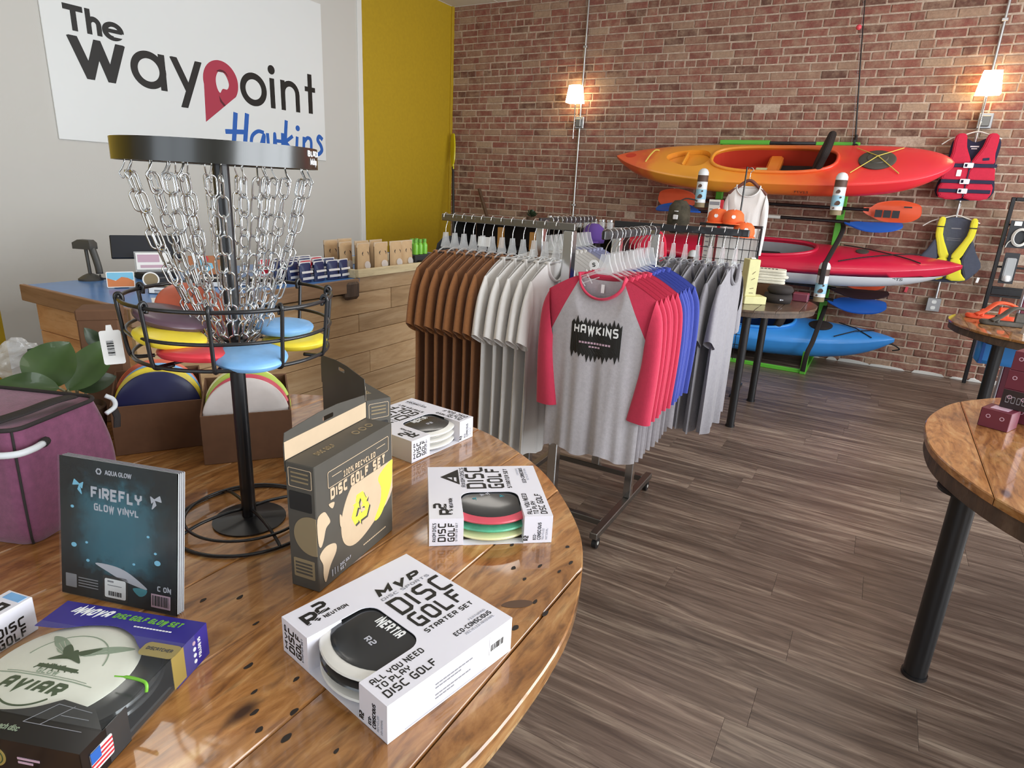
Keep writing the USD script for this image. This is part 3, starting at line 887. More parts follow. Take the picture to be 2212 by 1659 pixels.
P(rk, 'arm', arm(-1.367, -1.353, 2.618, 3.26), 'black_metal')


def shirt(path, body_mat, sleeve_mat, collar_mat, sleeve='short', W=0.21, L=0.66, d=0.020, hem=0.205, chest=0.225, seed=0, raglan=False, zt0=-0.16, wave=1.0):
    """A hanging shirt in the local xz plane, facing -y, hooked at the origin."""
    r = random.Random(seed)
    nk, nu, nv = 0.086 / W, 45, 36
    U, V = np.linspace(-1, 1, nu), np.linspace(0, 1, nv) ** 1.15
    ph = [r.uniform(0, 6.28) for _ in range(6)]
    ph[1], ph[2] = 0.9 + r.uniform(-0.35, 0.35), 2.0 + r.uniform(-0.6, 0.6)

    def sheet(front):
        u, v = np.meshgrid(U, V)
        au = np.abs(u)
        top = np.where(au < nk, (-0.080 if front else -0.012) * np.sqrt(np.clip(1 - (au / nk) ** 2, 0, 1)), -0.062 * np.clip((au - nk) / (1 - nk), 0, 1) ** 1.25)
        hw = np.interp(v, [0, 0.10, 0.33, 0.6, 1.0], [W, W * 0.985, chest * 0.93, (chest + hem) / 2 * 0.96, hem])
        x = u * hw
        fold = np.clip(v - 0.12, 0, 1) ** 0.9
        z = zt0 + top * (1 - v) - (L + 0.010 * np.sin(u * 7 + ph[0]) * wave + (0.008 if front else 0)) * v
        thick = d * np.clip(1 - u ** 2, 0, 1) ** 0.5 * (0.42 + 0.58 * np.clip(v * 7, 0, 1))
        rip = fold * wave * (0.011 * np.sin(u * 8.5 + ph[1] + 1.2 * v) + 0.006 * np.sin(u * 15 + ph[2] - v) + 0.003 * np.sin(u * 26 + ph[3]))
        y = (-1 if front else 1) * thick + rip * (1 - 0.3 * au)
        pts = np.stack([x, y, z], -1).reshape(-1, 3)
        i, j = np.meshgrid(np.arange(nv - 1), np.arange(nu - 1), indexing='ij')
        a = i * nu + j
        q = np.stack([a, a + 1, a + nu + 1, a + nu], -1).reshape(-1, 4)
        if front:
            q = q[:, ::-1]
        f = np.vstack([q[:, [0, 1, 2]], q[:, [0, 2, 3]]])
        return pts, f

    F, Bk = sheet(True), sheet(False)
    body = cat([F, Bk])
    sl = []
    if raglan:                                          # the sleeve cloth runs up to the collar: cut along the slanted seam
        bm = trimesh.Trimesh(*body, process=False)
        cut = lambda m, s, sign: m.slice_plane([s * (0.088 - 0.010), 0, zt0], np.array([s * sign, 0, 0.5 * sign]))
        sl = [tm(cut(bm, s, 1)) for s in (-1, 1)]
        body = tm(cut(cut(bm, -1, -1), 1, -1))
    P(path, 'body', body, body_mat, 55)
    for k, s in enumerate((-1, 1)):
        up = {'short': [(W * 0.97, -0.055), (W + 0.035, -0.12), (W + 0.058, -0.20), (W + 0.072, -0.285)], 'three': [(W * 0.97, -0.055), (W + 0.022, -0.13), (W + 0.03, -0.28), (W + 0.022, -0.50)]}[sleeve]
        lo = {'short': [(chest * 0.86, -0.235), (chest * 0.87, -0.265), (chest * 0.875, -0.30), (chest * 0.88, -0.335)], 'three': [(chest * 0.86, -0.24), (chest * 0.84, -0.30), (chest * 0.78, -0.38), (chest * 0.68, -0.495)]}[sleeve]
        nr, nn = 16, 18
        pu, pl = spline(np.array([(a, 0, b) for a, b in up]), 8), spline(np.array([(a, 0, b) for a, b in lo]), 8)
        tt = np.linspace(0, 1, nr)
        pick = lambda pp: np.stack([np.interp(tt, np.linspace(0, 1, len(pp)), pp[:, i]) for i in range(3)], 1)
        pu, pl = pick(pu), pick(pl)
        rings = []
        for i in range(nr):
            c, h = (pu[i] + pl[i]) / 2, (pu[i] - pl[i]) / 2
            a = np.arange(nn) * 2 * PI / nn
            th = d * (0.85 + 0.25 * tt[i])
            p = c + np.cos(a)[:, None] * h
            p[:, 1] += th * np.sin(a) + 0.004 * wave * tt[i] * np.sin(3 * np.cos(a) + ph[4 + k])
            p[:, 2] += zt0
            p[:, 0] *= s
            rings.append(p)
        v = np.vstack(rings)
        i, j = np.meshgrid(np.arange(nr - 1), np.arange(nn), indexing='ij')
        a = i * nn + j; b = i * nn + (j + 1) % nn
        q = np.stack([a, b, b + nn, a + nn], -1).reshape(-1, 4)
        if s < 0:
            q = q[:, ::-1]
        tb = (v, np.vstack([q[:, [0, 1, 2]], q[:, [0, 2, 3]]]))
        P(path, 'sleeve', cat([tb, sl[k]]) if raglan else tb, sleeve_mat, 55)
    # ribbed collar around the neck opening
    a = np.linspace(-1, 1, 25)
    fx = a * nk * W
    fz = zt0 - 0.080 * np.sqrt(np.clip(1 - a ** 2, 0, 1)); bz = zt0 - 0.012 * np.sqrt(np.clip(1 - a ** 2, 0, 1))
    k = 0.35 * d
    loop = np.vstack([np.stack([fx, -k - 0.5 * d * (1 - a ** 2), fz + 0.006], 1), np.stack([fx[::-1], k + 0.3 * d * (1 - a ** 2), bz[::-1] + 0.008], 1)[1:-1]])
    w = 0.0115 if raglan else 0.009
    P(path, 'collar', tube(loop, w, 8, closed=True, flat=(1.0, 0.45)), collar_mat, True)


def hanger(path, tagged=False):
    hk = np.array([[0, 0, -0.085], [0, 0, -0.062], [0.006, 0, -0.046], [0.016, 0, -0.030]] + [[0.019 * math.cos(t), 0, -0.012 + 0.0165 * math.sin(t)] for t in np.linspace(-0.2, PI + 0.35, 14)])
    P(path, 'hook', tube(hk, 0.0018, 6), 'chrome', True)
    P(path, 'neck', cat([ext(Polygon([(-0.016, -0.085), (0.016, -0.085), (0.030, -0.135), (0.020, -0.150), (-0.020, -0.150), (-0.030, -0.135)]).buffer(0.002), -0.005, 0.005)]) if False else xf(ext(Polygon([(-0.013, -0.080), (0.013, -0.080), (0.020, -0.110), (0.034, -0.140), (0.02, -0.150), (-0.02, -0.150), (-0.034, -0.140), (-0.020, -0.110)]), -0.005, 0.005), fr((0, 0, 0), (1, 0, 0), (0, 0, 1))), 'clear_plastic')
    P(path, 'shoulder_bar', tube(spline([(-0.18, 0, -0.226), (-0.11, 0, -0.187), (-0.03, 0, -0.148), (0.03, 0, -0.148), (0.11, 0, -0.187), (0.18, 0, -0.226)], 5), 0.0036, 6), 'clear_plastic', True)
    if tagged:
        P(path, 'size_disc', xf(ext(Point(0, 0).buffer(0.017), -0.001, 0.001), fr((-0.035, -0.012, -0.118), (1, 0, 0), (0, 0, 1))), 'ink_white', label='round white size marker reading S')
        P(path, 'size_letter', xf(ext(affinity.translate(tech('S', 0.014, 0.2), -0.005, -0.007), 0, 0.0006), fr((-0.035, -0.0132, -0.118), (1, 0, 0), (0, 0, 1))), 'ink_black')
        P(path, 'grip_frame', xf(cat([rod((-0.085, 0, 0), (-0.02, 0.028, 0), 0.002, 6), rod((-0.075, -0.022, 0), (-0.01, 0.006, 0), 0.002, 6), rod((-0.085, 0, 0), (-0.06, -0.03, 0), 0.002, 6), rod((-0.055, 0.012, 0), (-0.035, -0.018, 0), 0.002, 6)]), fr((0.0, -0.014, -0.165), (1, 0, 0), (0, 0, 1))), 'clear_plastic')


hang0 = []


def hang(label_h, loc, rz, tagged=False):
    if tagged:
        t = thing('clothes_hanger', label_h, 'hanger', loc, rz, group='clear plastic hangers')
        hanger(t, True)
    elif not hang0:
        t = thing('clothes_hanger', label_h, 'hanger', loc, rz, group='clear plastic hangers')
        hanger(t)
        hang0.append(t)
    else:
        t = copy_of(hang0[0], label_h, loc, rz)


def line_up(name, labels, hlabels, spots, variants, cat_, group, tagged=()):
    """Hang garments in a row: variants are builders, the first uses become the sources of the copies."""
    made = {}
    for i, (loc, rz) in enumerate(spots):
        hang(hlabels(i), loc, rz, i in tagged)
        k = i % len(variants)
        if k not in made:
            made[k] = thing(name, labels(i), cat_, loc, rz, group)
            variants[k](made[k])
        else:
            copy_of(made[k], labels(i), loc, rz)


jit = random.Random(5)
J = lambda a: jit.uniform(-a, a)
N7 = 7
# left arm: seven brown tees then five white ones, seen from the sleeve side
line_up('brown_tee', lambda i: '%s brown T-shirt from the left end of the rack' % ORD[i], lambda i: 'clear hanger holding the %s brown T-shirt from the left end' % ORD[i],
        [((-1.70 + 0.049 * i, 2.37, ZB), PI / 2 + J(0.012) + 0.05) for i in range(7)],
        [lambda p, s=s: shirt(p, 'tee_brown', 'tee_brown', 'tee_brown', 'short', W=0.225, L=0.74, d=0.017, hem=0.235, chest=0.25, seed=s) for s in (1, 2, 3)], 'T-shirt', 'brown T-shirts on the rack')
line_up('white_tee', lambda i: '%s plain white T-shirt to the right of the brown ones' % ORD[i], lambda i: 'clear hanger holding the %s white T-shirt right of the brown ones' % ORD[i],
        [((-1.355 + 0.052 * i, 2.37, ZB), PI / 2 + J(0.012) + 0.03) for i in range(5)],
        [lambda p, s=s: shirt(p, 'tee_white', 'tee_white', 'tee_white', 'short', W=0.222, L=0.79, d=0.018, hem=0.235, chest=0.25, seed=s) for s in (4, 5, 6)], 'T-shirt', 'white T-shirts beside the brown ones')


# front arm: the printed baseball tee at the end, then red ones and blue ones behind it
def raglan(p, body, sl, s, d=0.016, wave=1.0):
    shirt(p, body, sl, sl, 'three', W=0.205, L=0.655, d=d, hem=0.185, chest=0.20, seed=s, raglan=True, wave=wave)


loc0 = (-0.82, 2.085, ZB)
hang('clear hanger with a round S size marker holding the printed front shirt', loc0, 0.02, True)
fs = thing('baseball_tee', 'grey baseball shirt with red sleeves and a dark HAWKINS print, front of the rack', 'shirt', loc0, 0.02)
raglan(fs, 'tee_grey', 'tee_red', 12, 0.026)
PF = lambda dy: ((0, -0.0405 - dy, 0), (1, 0, 0), (0, 0, 1))
pr_r = random.Random(9)
edge = [(-0.098, -0.385), (-0.095, -0.335)]
n = 26
topp, bot = [], []
for i in range(n):
    x = -0.095 + 0.19 * i / (n - 1)
    topp.append((x, -0.325 + (0.022 if i % 2 else 0.0) * pr_r.uniform(0.4, 1.3)))
    bot.append((x, -0.425 - (0.026 if i % 2 else 0.0) * pr_r.uniform(0.3, 1.2) - 0.012 * math.sin(PI * i / (n - 1))))
blob = Polygon(topp + bot[::-1]).buffer(0)
shift = affinity.translate(blob, 0, 0.0)
# the print follows the front cloth: it is cut into strips laid on the folds
fv, ff = None, None


def on_cloth(g, name, mat, lift, label=None):
    """Lay a flat print on the front shirt's cloth by moving its points onto the body's front sheet."""
    m = ext(g, 0, 0.0006)
    q = trimesh.Trimesh(*m, process=False).subdivide_to_size(0.02, max_iter=4)
    v = np.asarray(q.vertices).copy()
    prim = UsdGeom.Mesh(stage.GetPrimAtPath(fs + '/body'))
    pts = np.array(prim.GetPointsAttr().Get()); pts = pts[pts[:, 1] < 0.03]
    sel = pts[pts[:, 1] < np.median(pts[:, 1]) + 0.05]
    from scipy.spatial import cKDTree
    tr = cKDTree(front_pts[:, [0, 2]])
    dd, ii = tr.query(v[:, :2], k=4)
    w = 1 / (dd + 1e-4)
    y = (front_pts[ii, 1] * w).sum(1) / w.sum(1)
    return P(fs, name, (np.stack([v[:, 0], y - lift - v[:, 2], v[:, 1]], 1), np.asarray(q.faces)[:, ::-1]), mat, False, label)


_bp = np.array(UsdGeom.Mesh(stage.GetPrimAtPath(fs + '/body')).GetPointsAttr().Get())
_bp = _bp[(np.abs(_bp[:, 0]) < 0.15) & (_bp[:, 2] < -0.27)]
_k = np.round(_bp[:, [0, 2]], 3)
# keep the front sheet: for near-equal (x, z) the point with the smaller y
from scipy.spatial import cKDTree as _T
_tr = _T(_bp[:, [0, 2]])
front_pts = np.array([p for p in _bp if p[1] <= _bp[_tr.query_ball_point(p[[0, 2]], 0.012), 1].min() + 0.016])
dark = on_cloth(blob, 'print_backing', 'ink_black', 0.0008, 'black brush-stroke print with trees')
hw_ = tech('HAWKINS', 0.034, 0.2, width=0.168)
hx = affinity.translate(hw_, -0.084, -0.362)
on_cloth(hx, 'print_name', 'ink_white', 0.0018, 'white print reading HAWKINS')
on_cloth(affinity.translate(unary_union([sbox(-0.06 + 0.011 * k, 0, -0.06 + 0.011 * k + 0.008, 0.007) for k in range(11)]), 0, -0.396), 'print_line', 'ink_pink', 0.0018)
on_cloth(affinity.translate(unary_union([sbox(-0.022 + 0.011 * k, 0, -0.022 + 0.011 * k + 0.008, 0.006) for k in range(4)]), 0, -0.409), 'print_line', 'ink_pink', 0.0018)
P(fs, 'neck_label', xf(ext(sbox(-0.006, 0, 0.006, 0.03), 0, 0.0008), fr((0, 0.004, -0.215), (1, 0, 0), (0, 0, 1))), 'ink_white', label='small white neck label')

line_up('red_sleeve_shirt', lambda i: 'grey shirt with red sleeves, %s behind the printed front shirt' % ORD[i], lambda i: 'clear hanger of the %s red-sleeved shirt behind the printed one' % ORD[i],
        [((-0.82 + J(0.006), 2.137 + 0.046 * i, ZB), 0.02 + J(0.015)) for i in range(5)],
        [lambda p, s=s: raglan(p, 'tee_grey', 'tee_red', s) for s in (13, 14)], 'shirt', 'red-sleeved shirts on the front arm')
line_up('blue_sleeve_shirt', lambda i: 'grey shirt with blue sleeves, %s behind the red-sleeved ones' % ORD[i], lambda i: 'clear hanger of the %s blue-sleeved shirt behind the red ones' % ORD[i],
        [((-0.82 + J(0.006), 2.367 + 0.046 * i, ZB), 0.02 + J(0.015)) for i in range(5)],
        [lambda p, s=s: raglan(p, 'tee_grey', 'tee_blue', s) for s in (15, 16)], 'shirt', 'blue-sleeved shirts on the front arm')
# right arm: heather grey tees seen edge on
line_up('grey_tee', lambda i: '%s heather grey T-shirt from the left on the right arm of the rack' % ORD[i], lambda i: 'clear hanger of the %s grey T-shirt from the left on the right arm' % ORD[i],
        [((-0.93 + 0.055 * i, 2.91, ZB), PI / 2 + J(0.015) - 0.03) for i in range(8)],
        [lambda p, s=s: shirt(p, 'tee_heather', 'tee_heather', 'tee_heather', 'short', W=0.215, L=0.72, d=0.019, hem=0.215, chest=0.235, seed=s) for s in (21, 22, 23)], 'T-shirt', 'grey T-shirts on the right arm')
# rear arm: white and lavender tees behind the post
line_up('rear_white_tee', lambda i: 'white T-shirt on the rear arm of the rack, %s from the front' % ORD[i], lambda i: 'clear hanger of the %s white T-shirt on the rear arm' % ORD[i],
        [((-1.36, 2.72 + 0.05 * i, ZB), J(0.012)) for i in range(6)],
        [lambda p, s=s: shirt(p, 'tee_white', 'tee_white', 'tee_white', 'short', seed=s, d=0.017) for s in (31, 32)], 'T-shirt', 'white T-shirts on the rear arm')
line_up('lavender_tee', lambda i: 'lavender T-shirt at the back of the rear arm, %s of four' % ORD[i], lambda i: 'clear hanger of the %s lavender T-shirt on the rear arm' % ORD[i],
        [((-1.36, 3.03 + 0.05 * i, ZB), J(0.012)) for i in range(4)],
        [lambda p, s=s: shirt(p, 'tee_lavender', 'tee_lavender', 'tee_lavender', 'short', seed=s, d=0.017) for s in (41,)], 'T-shirt', 'lavender T-shirts on the rear arm')
# ------------------------------------------------------------------ kayaks on their wall rack


def kayak_solid(L, Bm, D, crown, shrink=0.0, rise=0.07, full=(2.3, 2.3), keel_end=0.55, n=61, m=40):
    half = lambda s: Bm / 2 * (1 - abs(s) ** (full[1] if s > 0 else full[0])) ** (0.80 if (full[1] if s > 0 else full[0]) < 3 else 0.62)
    xs = np.linspace(-1, 1, n)
    xs = np.sign(xs) * (1 - (1 - np.abs(xs)) ** 1.15)
    rings = []
    for s in xs:
        s2 = max(-0.9985, min(0.9985, s))
        b = max(half(s2) - shrink, 0.004)
        zs = rise * abs(s2) ** 2.5
        dep = max((D * (1 - abs(s2) ** 4.5 * keel_end)) - shrink, 0.006)
        dep = dep * (1 - abs(s2) ** 12 * 0.7)
        cr = max(crown * (b / (Bm / 2)) ** 0.8 - shrink * 0.6, 0.003)
        a = np.arange(m) * 2 * PI / m
        y = b * np.sign(np.cos(a)) * np.abs(np.cos(a)) ** 0.85
        z = np.where(np.sin(a) >= 0, zs + cr * np.abs(np.sin(a)) ** 1.1, zs - dep * np.abs(np.sin(a)) ** 0.72)
        rings.append(np.stack([np.full(m, s2 * L / 2 * (1 - shrink * 0.4)), y, z], 1))
    v = np.vstack(rings + [rings[0].mean(0)[None], rings[-1].mean(0)[None]])
    f = []
    for i in range(n - 1):
        for j in range(m):
            a, b2 = i * m + j, i * m + (j + 1) % m
            f += [[a, b2 + m, b2], [a, a + m, b2 + m]]
    c0, c1 = n * m, n * m + 1
    for j in range(m):
        f += [[c0, j, (j + 1) % m], [c1, (n - 1) * m + (j + 1) % m, (n - 1) * m + j]]
    f = np.array(f)
    t = trimesh.Trimesh(v, f, process=False)
    if t.volume < 0:
        f = f[:, ::-1]
    deck = lambda x, y: (lambda b, zs, cr: zs + cr * (max(0.0, 1 - (min(abs(y) / b, 1)) ** (1 / 0.425))) ** 0.55)(
        max(half(2 * x / L), 0.004), rise * abs(2 * x / L) ** 2.5, crown * (max(half(2 * x / L), 0.004) / (Bm / 2)) ** 0.8)
    return (v, f), deck


def egg(x0, x1, w, k=40, p=2.4, taper=0.0):
    """Cockpit outline along x: a superellipse, narrower towards +x by taper."""
    a = np.arange(k) * 2 * PI / k
    c, s = np.cos(a), np.sin(a)
    x = (x0 + x1) / 2 + (x1 - x0) / 2 * np.sign(c) * np.abs(c) ** (2 / p)
    y = w / 2 * np.sign(s) * np.abs(s) ** (2 / p) * (1 - taper * np.clip(c, -1, 1))
    return np.stack([x, y], 1)


def kayak(t, L, Bm, D, crown, openings, hull_mat, inside_mat, rim_mat, lower=None, rise=0.07, full=(2.3, 2.3)):
    """openings: outlines cut into the deck; returns the deck height function."""
    (v, f), deck = kayak_solid(L, Bm, D, crown, 0.0, rise, full)
    solid = to_man((v, f))
    inner = to_man(kayak_solid(L, Bm, D, crown, 0.022, rise, full)[0])
    cav = None
    for o in openings:
        pri = m3.CrossSection([o.tolist()]).extrude(1.2).translate([0, 0, -0.6])
        c = (inner ^ pri) + (pri ^ m3.Manifold.cube([4, 2, 1.0]).translate([-2, -1, 0.012]))
        cav = c if cav is None else cav + c
    h = man(solid - cav)
    if lower:                                          # hull in a second colour below the seam
        hm = to_man(h)
        cut = m3.Manifold.cube([6, 3, 2]).translate([-3, -1.5, -0.030 - 2])
        P(t, 'deck', man(hm - cut), hull_mat, 35)
        P(t, 'lower_hull', man(hm ^ cut), lower, 35, label='white lower hull')
    else:
        P(t, 'hull', h, hull_mat, 35)
    lm = trimesh.Trimesh(*man(inner ^ m3.CrossSection([np.concatenate(openings[:1]).tolist()]).extrude(1.2).translate([0, 0, -0.6])), process=False)
    keep = lm.face_normals[:, 2] < 0.3
    v2, f2 = lm.vertices.copy(), lm.faces[keep][:, ::-1]
    cen = v2.mean(0)
    v2 = cen + (v2 - cen) * [0.992, 0.985, 0.985]
    keep2 = v2[f2][:, :, 2].mean(1) < 0.0
    P(t, 'cockpit_liner', (v2, f2[keep2]), inside_mat, 40, label='cockpit interior')
    o = openings[0]
    P(t, 'cockpit_rim', tube(np.array([[x, y, deck(x, y) + 0.008] for x, y in o]), 0.016, 8, closed=True), rim_mat, True)
    return deck


def lean(roll, yaw=0.0):
    c, s = math.cos(roll), math.sin(roll)
    Rx = np.array([[1, 0, 0], [0, c, -s], [0, s, c]])
    return Rx


# orange kayak, top of the rack: its deck leans towards the room
ko = thing('kayak', 'orange, yellow and red sit-inside kayak on the top arms of the wall rack', 'kayak', (-1.045, 6.36, 1.765), R=lean(0.60))
dk = kayak(ko, 2.84, 0.63, 0.20, 0.05, [egg(-0.475, 0.58, 0.40, p=2.8), egg(-0.91, -0.50, 0.26, p=2.2, taper=-0.35)], 'kayak_blend', 'kayak_inside_red', 'kayak_blend', full=(2.7, 4.6), rise=0.05)
P(ko, 'dashboard', mv(ext(Polygon(egg(-0.90, -0.51, 0.25, p=2.2, taper=-0.35)), -0.03, 0.0), 0, 0, 0.0), 'kayak_blend', 40)
P(ko, 'bulkhead', cb(-0.74, -0.72, -0.10, 0.10, 0.0, 0.05, 0.006), 'kayak_blend')
P(ko, 'seat', mv(pillow(rrect(0.02, 0.40, -0.17, 0.17, 0.06), 0.05, 0.02), 0, 0, -0.13), 'foam_black', 40)
P(ko, 'seat_back', xf(pillow(rrect(-0.17, 0.17, 0, 0.36, 0.09), 0.06, 0.025), fr((0.40, 0, -0.08), (0, 1, 0), (0.32, 0, 0.95))), 'foam_black', 40)
P(ko, 'seat_shell', cb(0.0, 0.12, -0.19, 0.19, -0.10, -0.02, 0.02), 'kayak_blend')
P(ko, 'foot_block', cb(-0.08, 0.03, -0.12, -0.02, -0.17, -0.02, 0.006), 'wood_pale', label='pale yellow block in the cockpit')
P(ko, 'hatch_cover', mv(lathe([(0, -0.01), (0.135, -0.01), (0.14, 0.01), (0.125, 0.02), (0.08, 0.024), (0.075, 0.030), (0, 0.032)], 36), 0.875, 0.0, dk(0.875, 0) - 0.004), 'hatch_rubber', 40, label='round dark rubber hatch cover')
for a, b in (((0.70, -0.19), (1.05, 0.19)), ((0.70, 0.19), (1.05, -0.19))):
    P(ko, 'bungee', tube([(a[0], a[1], dk(*a) + 0.01), (0.875, 0, dk(0.875, 0) + 0.04), (b[0], b[1], dk(*b) + 0.01)], 0.004, 6), 'cord_yellow')
P(ko, 'bow_handle', cat([tube(spline([(-1.09, -0.10, dk(-1.09, -0.1)), (-1.06, -0.04, dk(-1.06, 0) + 0.03), (-1.04, 0.05, dk(-1.04, 0) + 0.03), (-1.02, 0.11, dk(-1.02, 0.1))], 6), 0.007, 6)]), 'cord_yellow')
P(ko, 'scupper', mv(ext(affinity.scale(Point(0, 0).buffer(0.035), 1.5, 1), -0.004, 0.002), -1.27, 0.0, dk(-1.27, 0)), 'kayak_inside_red')
P(ko, 'model_lettering', xf(inter('FTV13', 0.026), fr((0.30, -0.312, -0.075), (1, -0.02, 0.0), (0, -0.25, 1))), 'ink_dark')
P(ko, 'price_sticker', xf(ext(sbox(-0.022, -0.011, 0.022, 0.011), 0, 0.002), fr((-0.15, -0.302, -0.11), (1, 0, 0), (0, -0.3, 1))), 'paper', label='small white sticker')

# red and white kayak on the middle arms
kr = thing('kayak', 'red kayak with white lower hull strapped to the middle arms of the wall rack', 'kayak', (-0.92, 6.37, 0.975), R=lean(0.30))
dk = kayak(kr, 3.04, 0.61, 0.20, 0.09, [egg(-0.55, 0.42, 0.42, p=2.4, taper=0.12)], 'kayak_red', 'kayak_inside_grey', 'kayak_red', 'kayak_white', rise=0.05)
P(kr, 'thigh_pad', cb(-0.2, 0.1, 0.10, 0.20, -0.10, -0.04, 0.01), 'foam_black')
P(kr, 'deck_port', mv(lathe([(0, 0), (0.05, 0.0), (0.052, 0.008), (0.04, 0.012), (0, 0.012)], 28), 0.78, 0.03, dk(0.78, 0.0)), 'hatch_rubber', 40, label='round grey deck port')
for a, b in (((0.62, 0.18), (1.22, -0.10)), ((0.62, -0.20), (1.22, 0.10))):
    P(kr, 'bungee', tube([(x, y, dk(x, y) + 0.012) for x, y in (np.array(a) + (np.array(b) - a) * q for q in np.linspace(0, 1, 9))], 0.005, 6), 'cord_black')
P(kr, 'hull_lettering', xf(inter('SPORTS', 0.03), fr((0.96, -0.195, -0.065), (1, 0.15, 0.03), (0, -0.4, 1))), 'ink_dark')
# blue kayak on the bottom arms
kb = thing('kayak', 'light blue kayak on the lowest arms of the wall rack near the floor', 'kayak', (-1.17, 6.385, 0.292), R=lean(0.22))
dk = kayak(kb, 2.84, 0.65, 0.20, 0.10, [egg(-0.45, 0.60, 0.44, p=2.6)], 'kayak_blue', 'kayak_navy', 'kayak_blue', rise=0.06)
P(kb, 'seat_back', xf(pillow(rrect(-0.18, 0.18, 0, 0.22, 0.08), 0.06, 0.025), fr((0.42, 0, -0.03), (0, 1, 0), (0.4, 0, 0.9))), 'foam_black', 40)
P(kb, 'hatch_cover', mv(lathe([(0, -0.01), (0.098, -0.01), (0.10, 0.01), (0.085, 0.02), (0, 0.024)], 32), 0.82, 0.0, dk(0.82, 0) - 0.004), 'foam_black', 40, label='black oval hatch cover')
for a, b in (((0.96, 0.14), (1.24, -0.09)), ((0.95, -0.17), (1.25, 0.07))):
    P(kb, 'bungee', tube([(a[0], a[1], dk(*a) + 0.012), ((a[0] + b[0]) / 2, (a[1] + b[1]) / 2, dk((a[0] + b[0]) / 2, 0) + 0.014), (b[0], b[1], dk(*b) + 0.012)], 0.005, 6), 'cord_black')
P(kb, 'grab_loop', tube(spline([(1.36, 0.0, 0.02), (1.43, 0.0, 0.0), (1.47, 0, -0.03), (1.42, 0, -0.05)], 6), 0.006, 6), 'cord_black')

# the rack: green steel uprights on the wall with padded arms
wk = thing('kayak_rack', 'green steel wall rack with padded print-covered arms carrying the kayaks', 'rack')
for x in (-0.385, -1.50):
    P(wk, 'upright', cat([cb(x - 0.032, x + 0.032, BY - 0.07, BY - 0.015, 0.02, 1.975, 0.004)]), 'rack_green')
P(wk, 'top_bar', cb(-1.56, -1.10, BY - 0.075, BY - 0.015, 1.955, 1.995, 0.004), 'rack_green')
P(wk, 'top_bar', cb(-1.10, -0.70, BY - 0.075, BY - 0.015, 1.960, 1.985, 0.004), 'black_metal', label='black stretch of the top bar')
P(wk, 'top_bar', cb(-0.70, -0.34, BY - 0.075, BY - 0.015, 1.955, 1.985, 0.004), 'rack_green')
for x, z in ((-0.385, 1.415), (-1.50, 1.415), (-0.385, 0.70), (-1.50, 0.70)):
    P(wk, 'arm', cat([cb(x - 0.022, x + 0.022, 6.02, BY - 0.05, z - 0.05, z - 0.01, 0.004), cb(x - 0.02, x + 0.02, 5.985, 6.02, z - 0.05, z + 0.24, 0.004)]), 'black_metal')
    s = P(wk, 'padded_end', cat([mv(lathe([(0, -0.05), (0.044, -0.05), (0.044, -0.01), (0, -0.01)], 24), x, 6.0, z)]), 'sleeve_tan', 40)
    P(s, 'print_band', mv(lathe([(0.0, -0.01), (0.046, -0.01), (0.046, 0.17), (0.0, 0.17)], 24), x, 6.0, z), 'sleeve_white', 40)
    P(s, 'blue_patch', mv(lathe([(0.0465, 0.02), (0.0475, 0.02), (0.0475, 0.105), (0.0465, 0.105)], 24), x, 6.0, z), 'sleeve_blue', 40)
    P(s, 'brown_band', mv(lathe([(0.0, 0.17), (0.046, 0.17), (0.046, 0.225), (0.0, 0.225)], 24), x, 6.0, z), 'sleeve_brown', 40)
    P(s, 'cap', mv(lathe([(0.046, 0.225), (0.045, 0.25), (0.034, 0.272), (0.016, 0.283), (0, 0.285)], 24), x, 6.0, z), 'sleeve_white', True)
    for dz, dx, w in ((0.135, -0.006, 0.017), (0.045, 0.004, 0.021), (0.005, -0.02, 0.009), (0.09, 0.02, 0.008)):
        P(s, 'print_spot', xf(ext(smooth_poly([(-w, -w * 0.6), (-w * 0.4, w * 0.7), (w * 0.5, w * 0.8), (w, 0), (w * 0.4, -w * 0.8)]), 0, 0.004), fr((x + dx, 6.0 - 0.046, z + dz), (1, 0, 0), (0, 0, 1))), 'sleeve_brown')
for x in (-0.40, -1.50):
    P(wk, 'floor_foot', cat([cb(x - 0.025, x + 0.025, 5.97, 6.02, 0.0, 0.20, 0.004), cb(x - 0.025, x + 0.025, 6.02, BY - 0.06, 0.0, 0.03, 0.004)]), 'rack_green')
P(wk, 'lower_beam', cb(-1.50, -0.40, 5.99, 6.02, 0.0, 0.035, 0.004), 'rack_green')
for lab, pts in (('black tie-down strap across the red kayak', [(-0.355, 6.70, 1.30), (-0.33, 6.45, 1.22), (-0.375, 6.03, 1.01), (-0.385, 5.945, 0.97), (-0.385, 5.935, 0.80)]), ('black tie-down strap across the blue kayak', [(-0.36, 6.72, 0.52), (-0.36, 6.30, 0.42), (-0.37, 6.02, 0.29), (-0.39, 5.945, 0.20), (-0.40, 5.955, 0.03)])):
    solo('tie_down_strap', tube(spline(pts, 6), 0.02, 8, flat=(0.2, 1.0)), 'strap_black', lab, 'strap', True)


# paddles racked between the kayaks
def blade(L, W, mat_t, asym=0.15):
    return smooth_poly([(0, -0.018), (0.06, -W * 0.28), (L * 0.4, -W * 0.5), (L * 0.8, -W * 0.47), (L * 0.985, -W * 0.22), (L, W * 0.1), (L * 0.93, W * 0.36), (L * 0.6, W * 0.5), (L * 0.25, W * 0.36), (0.05, W * 0.12), (0, 0.018)], 5)


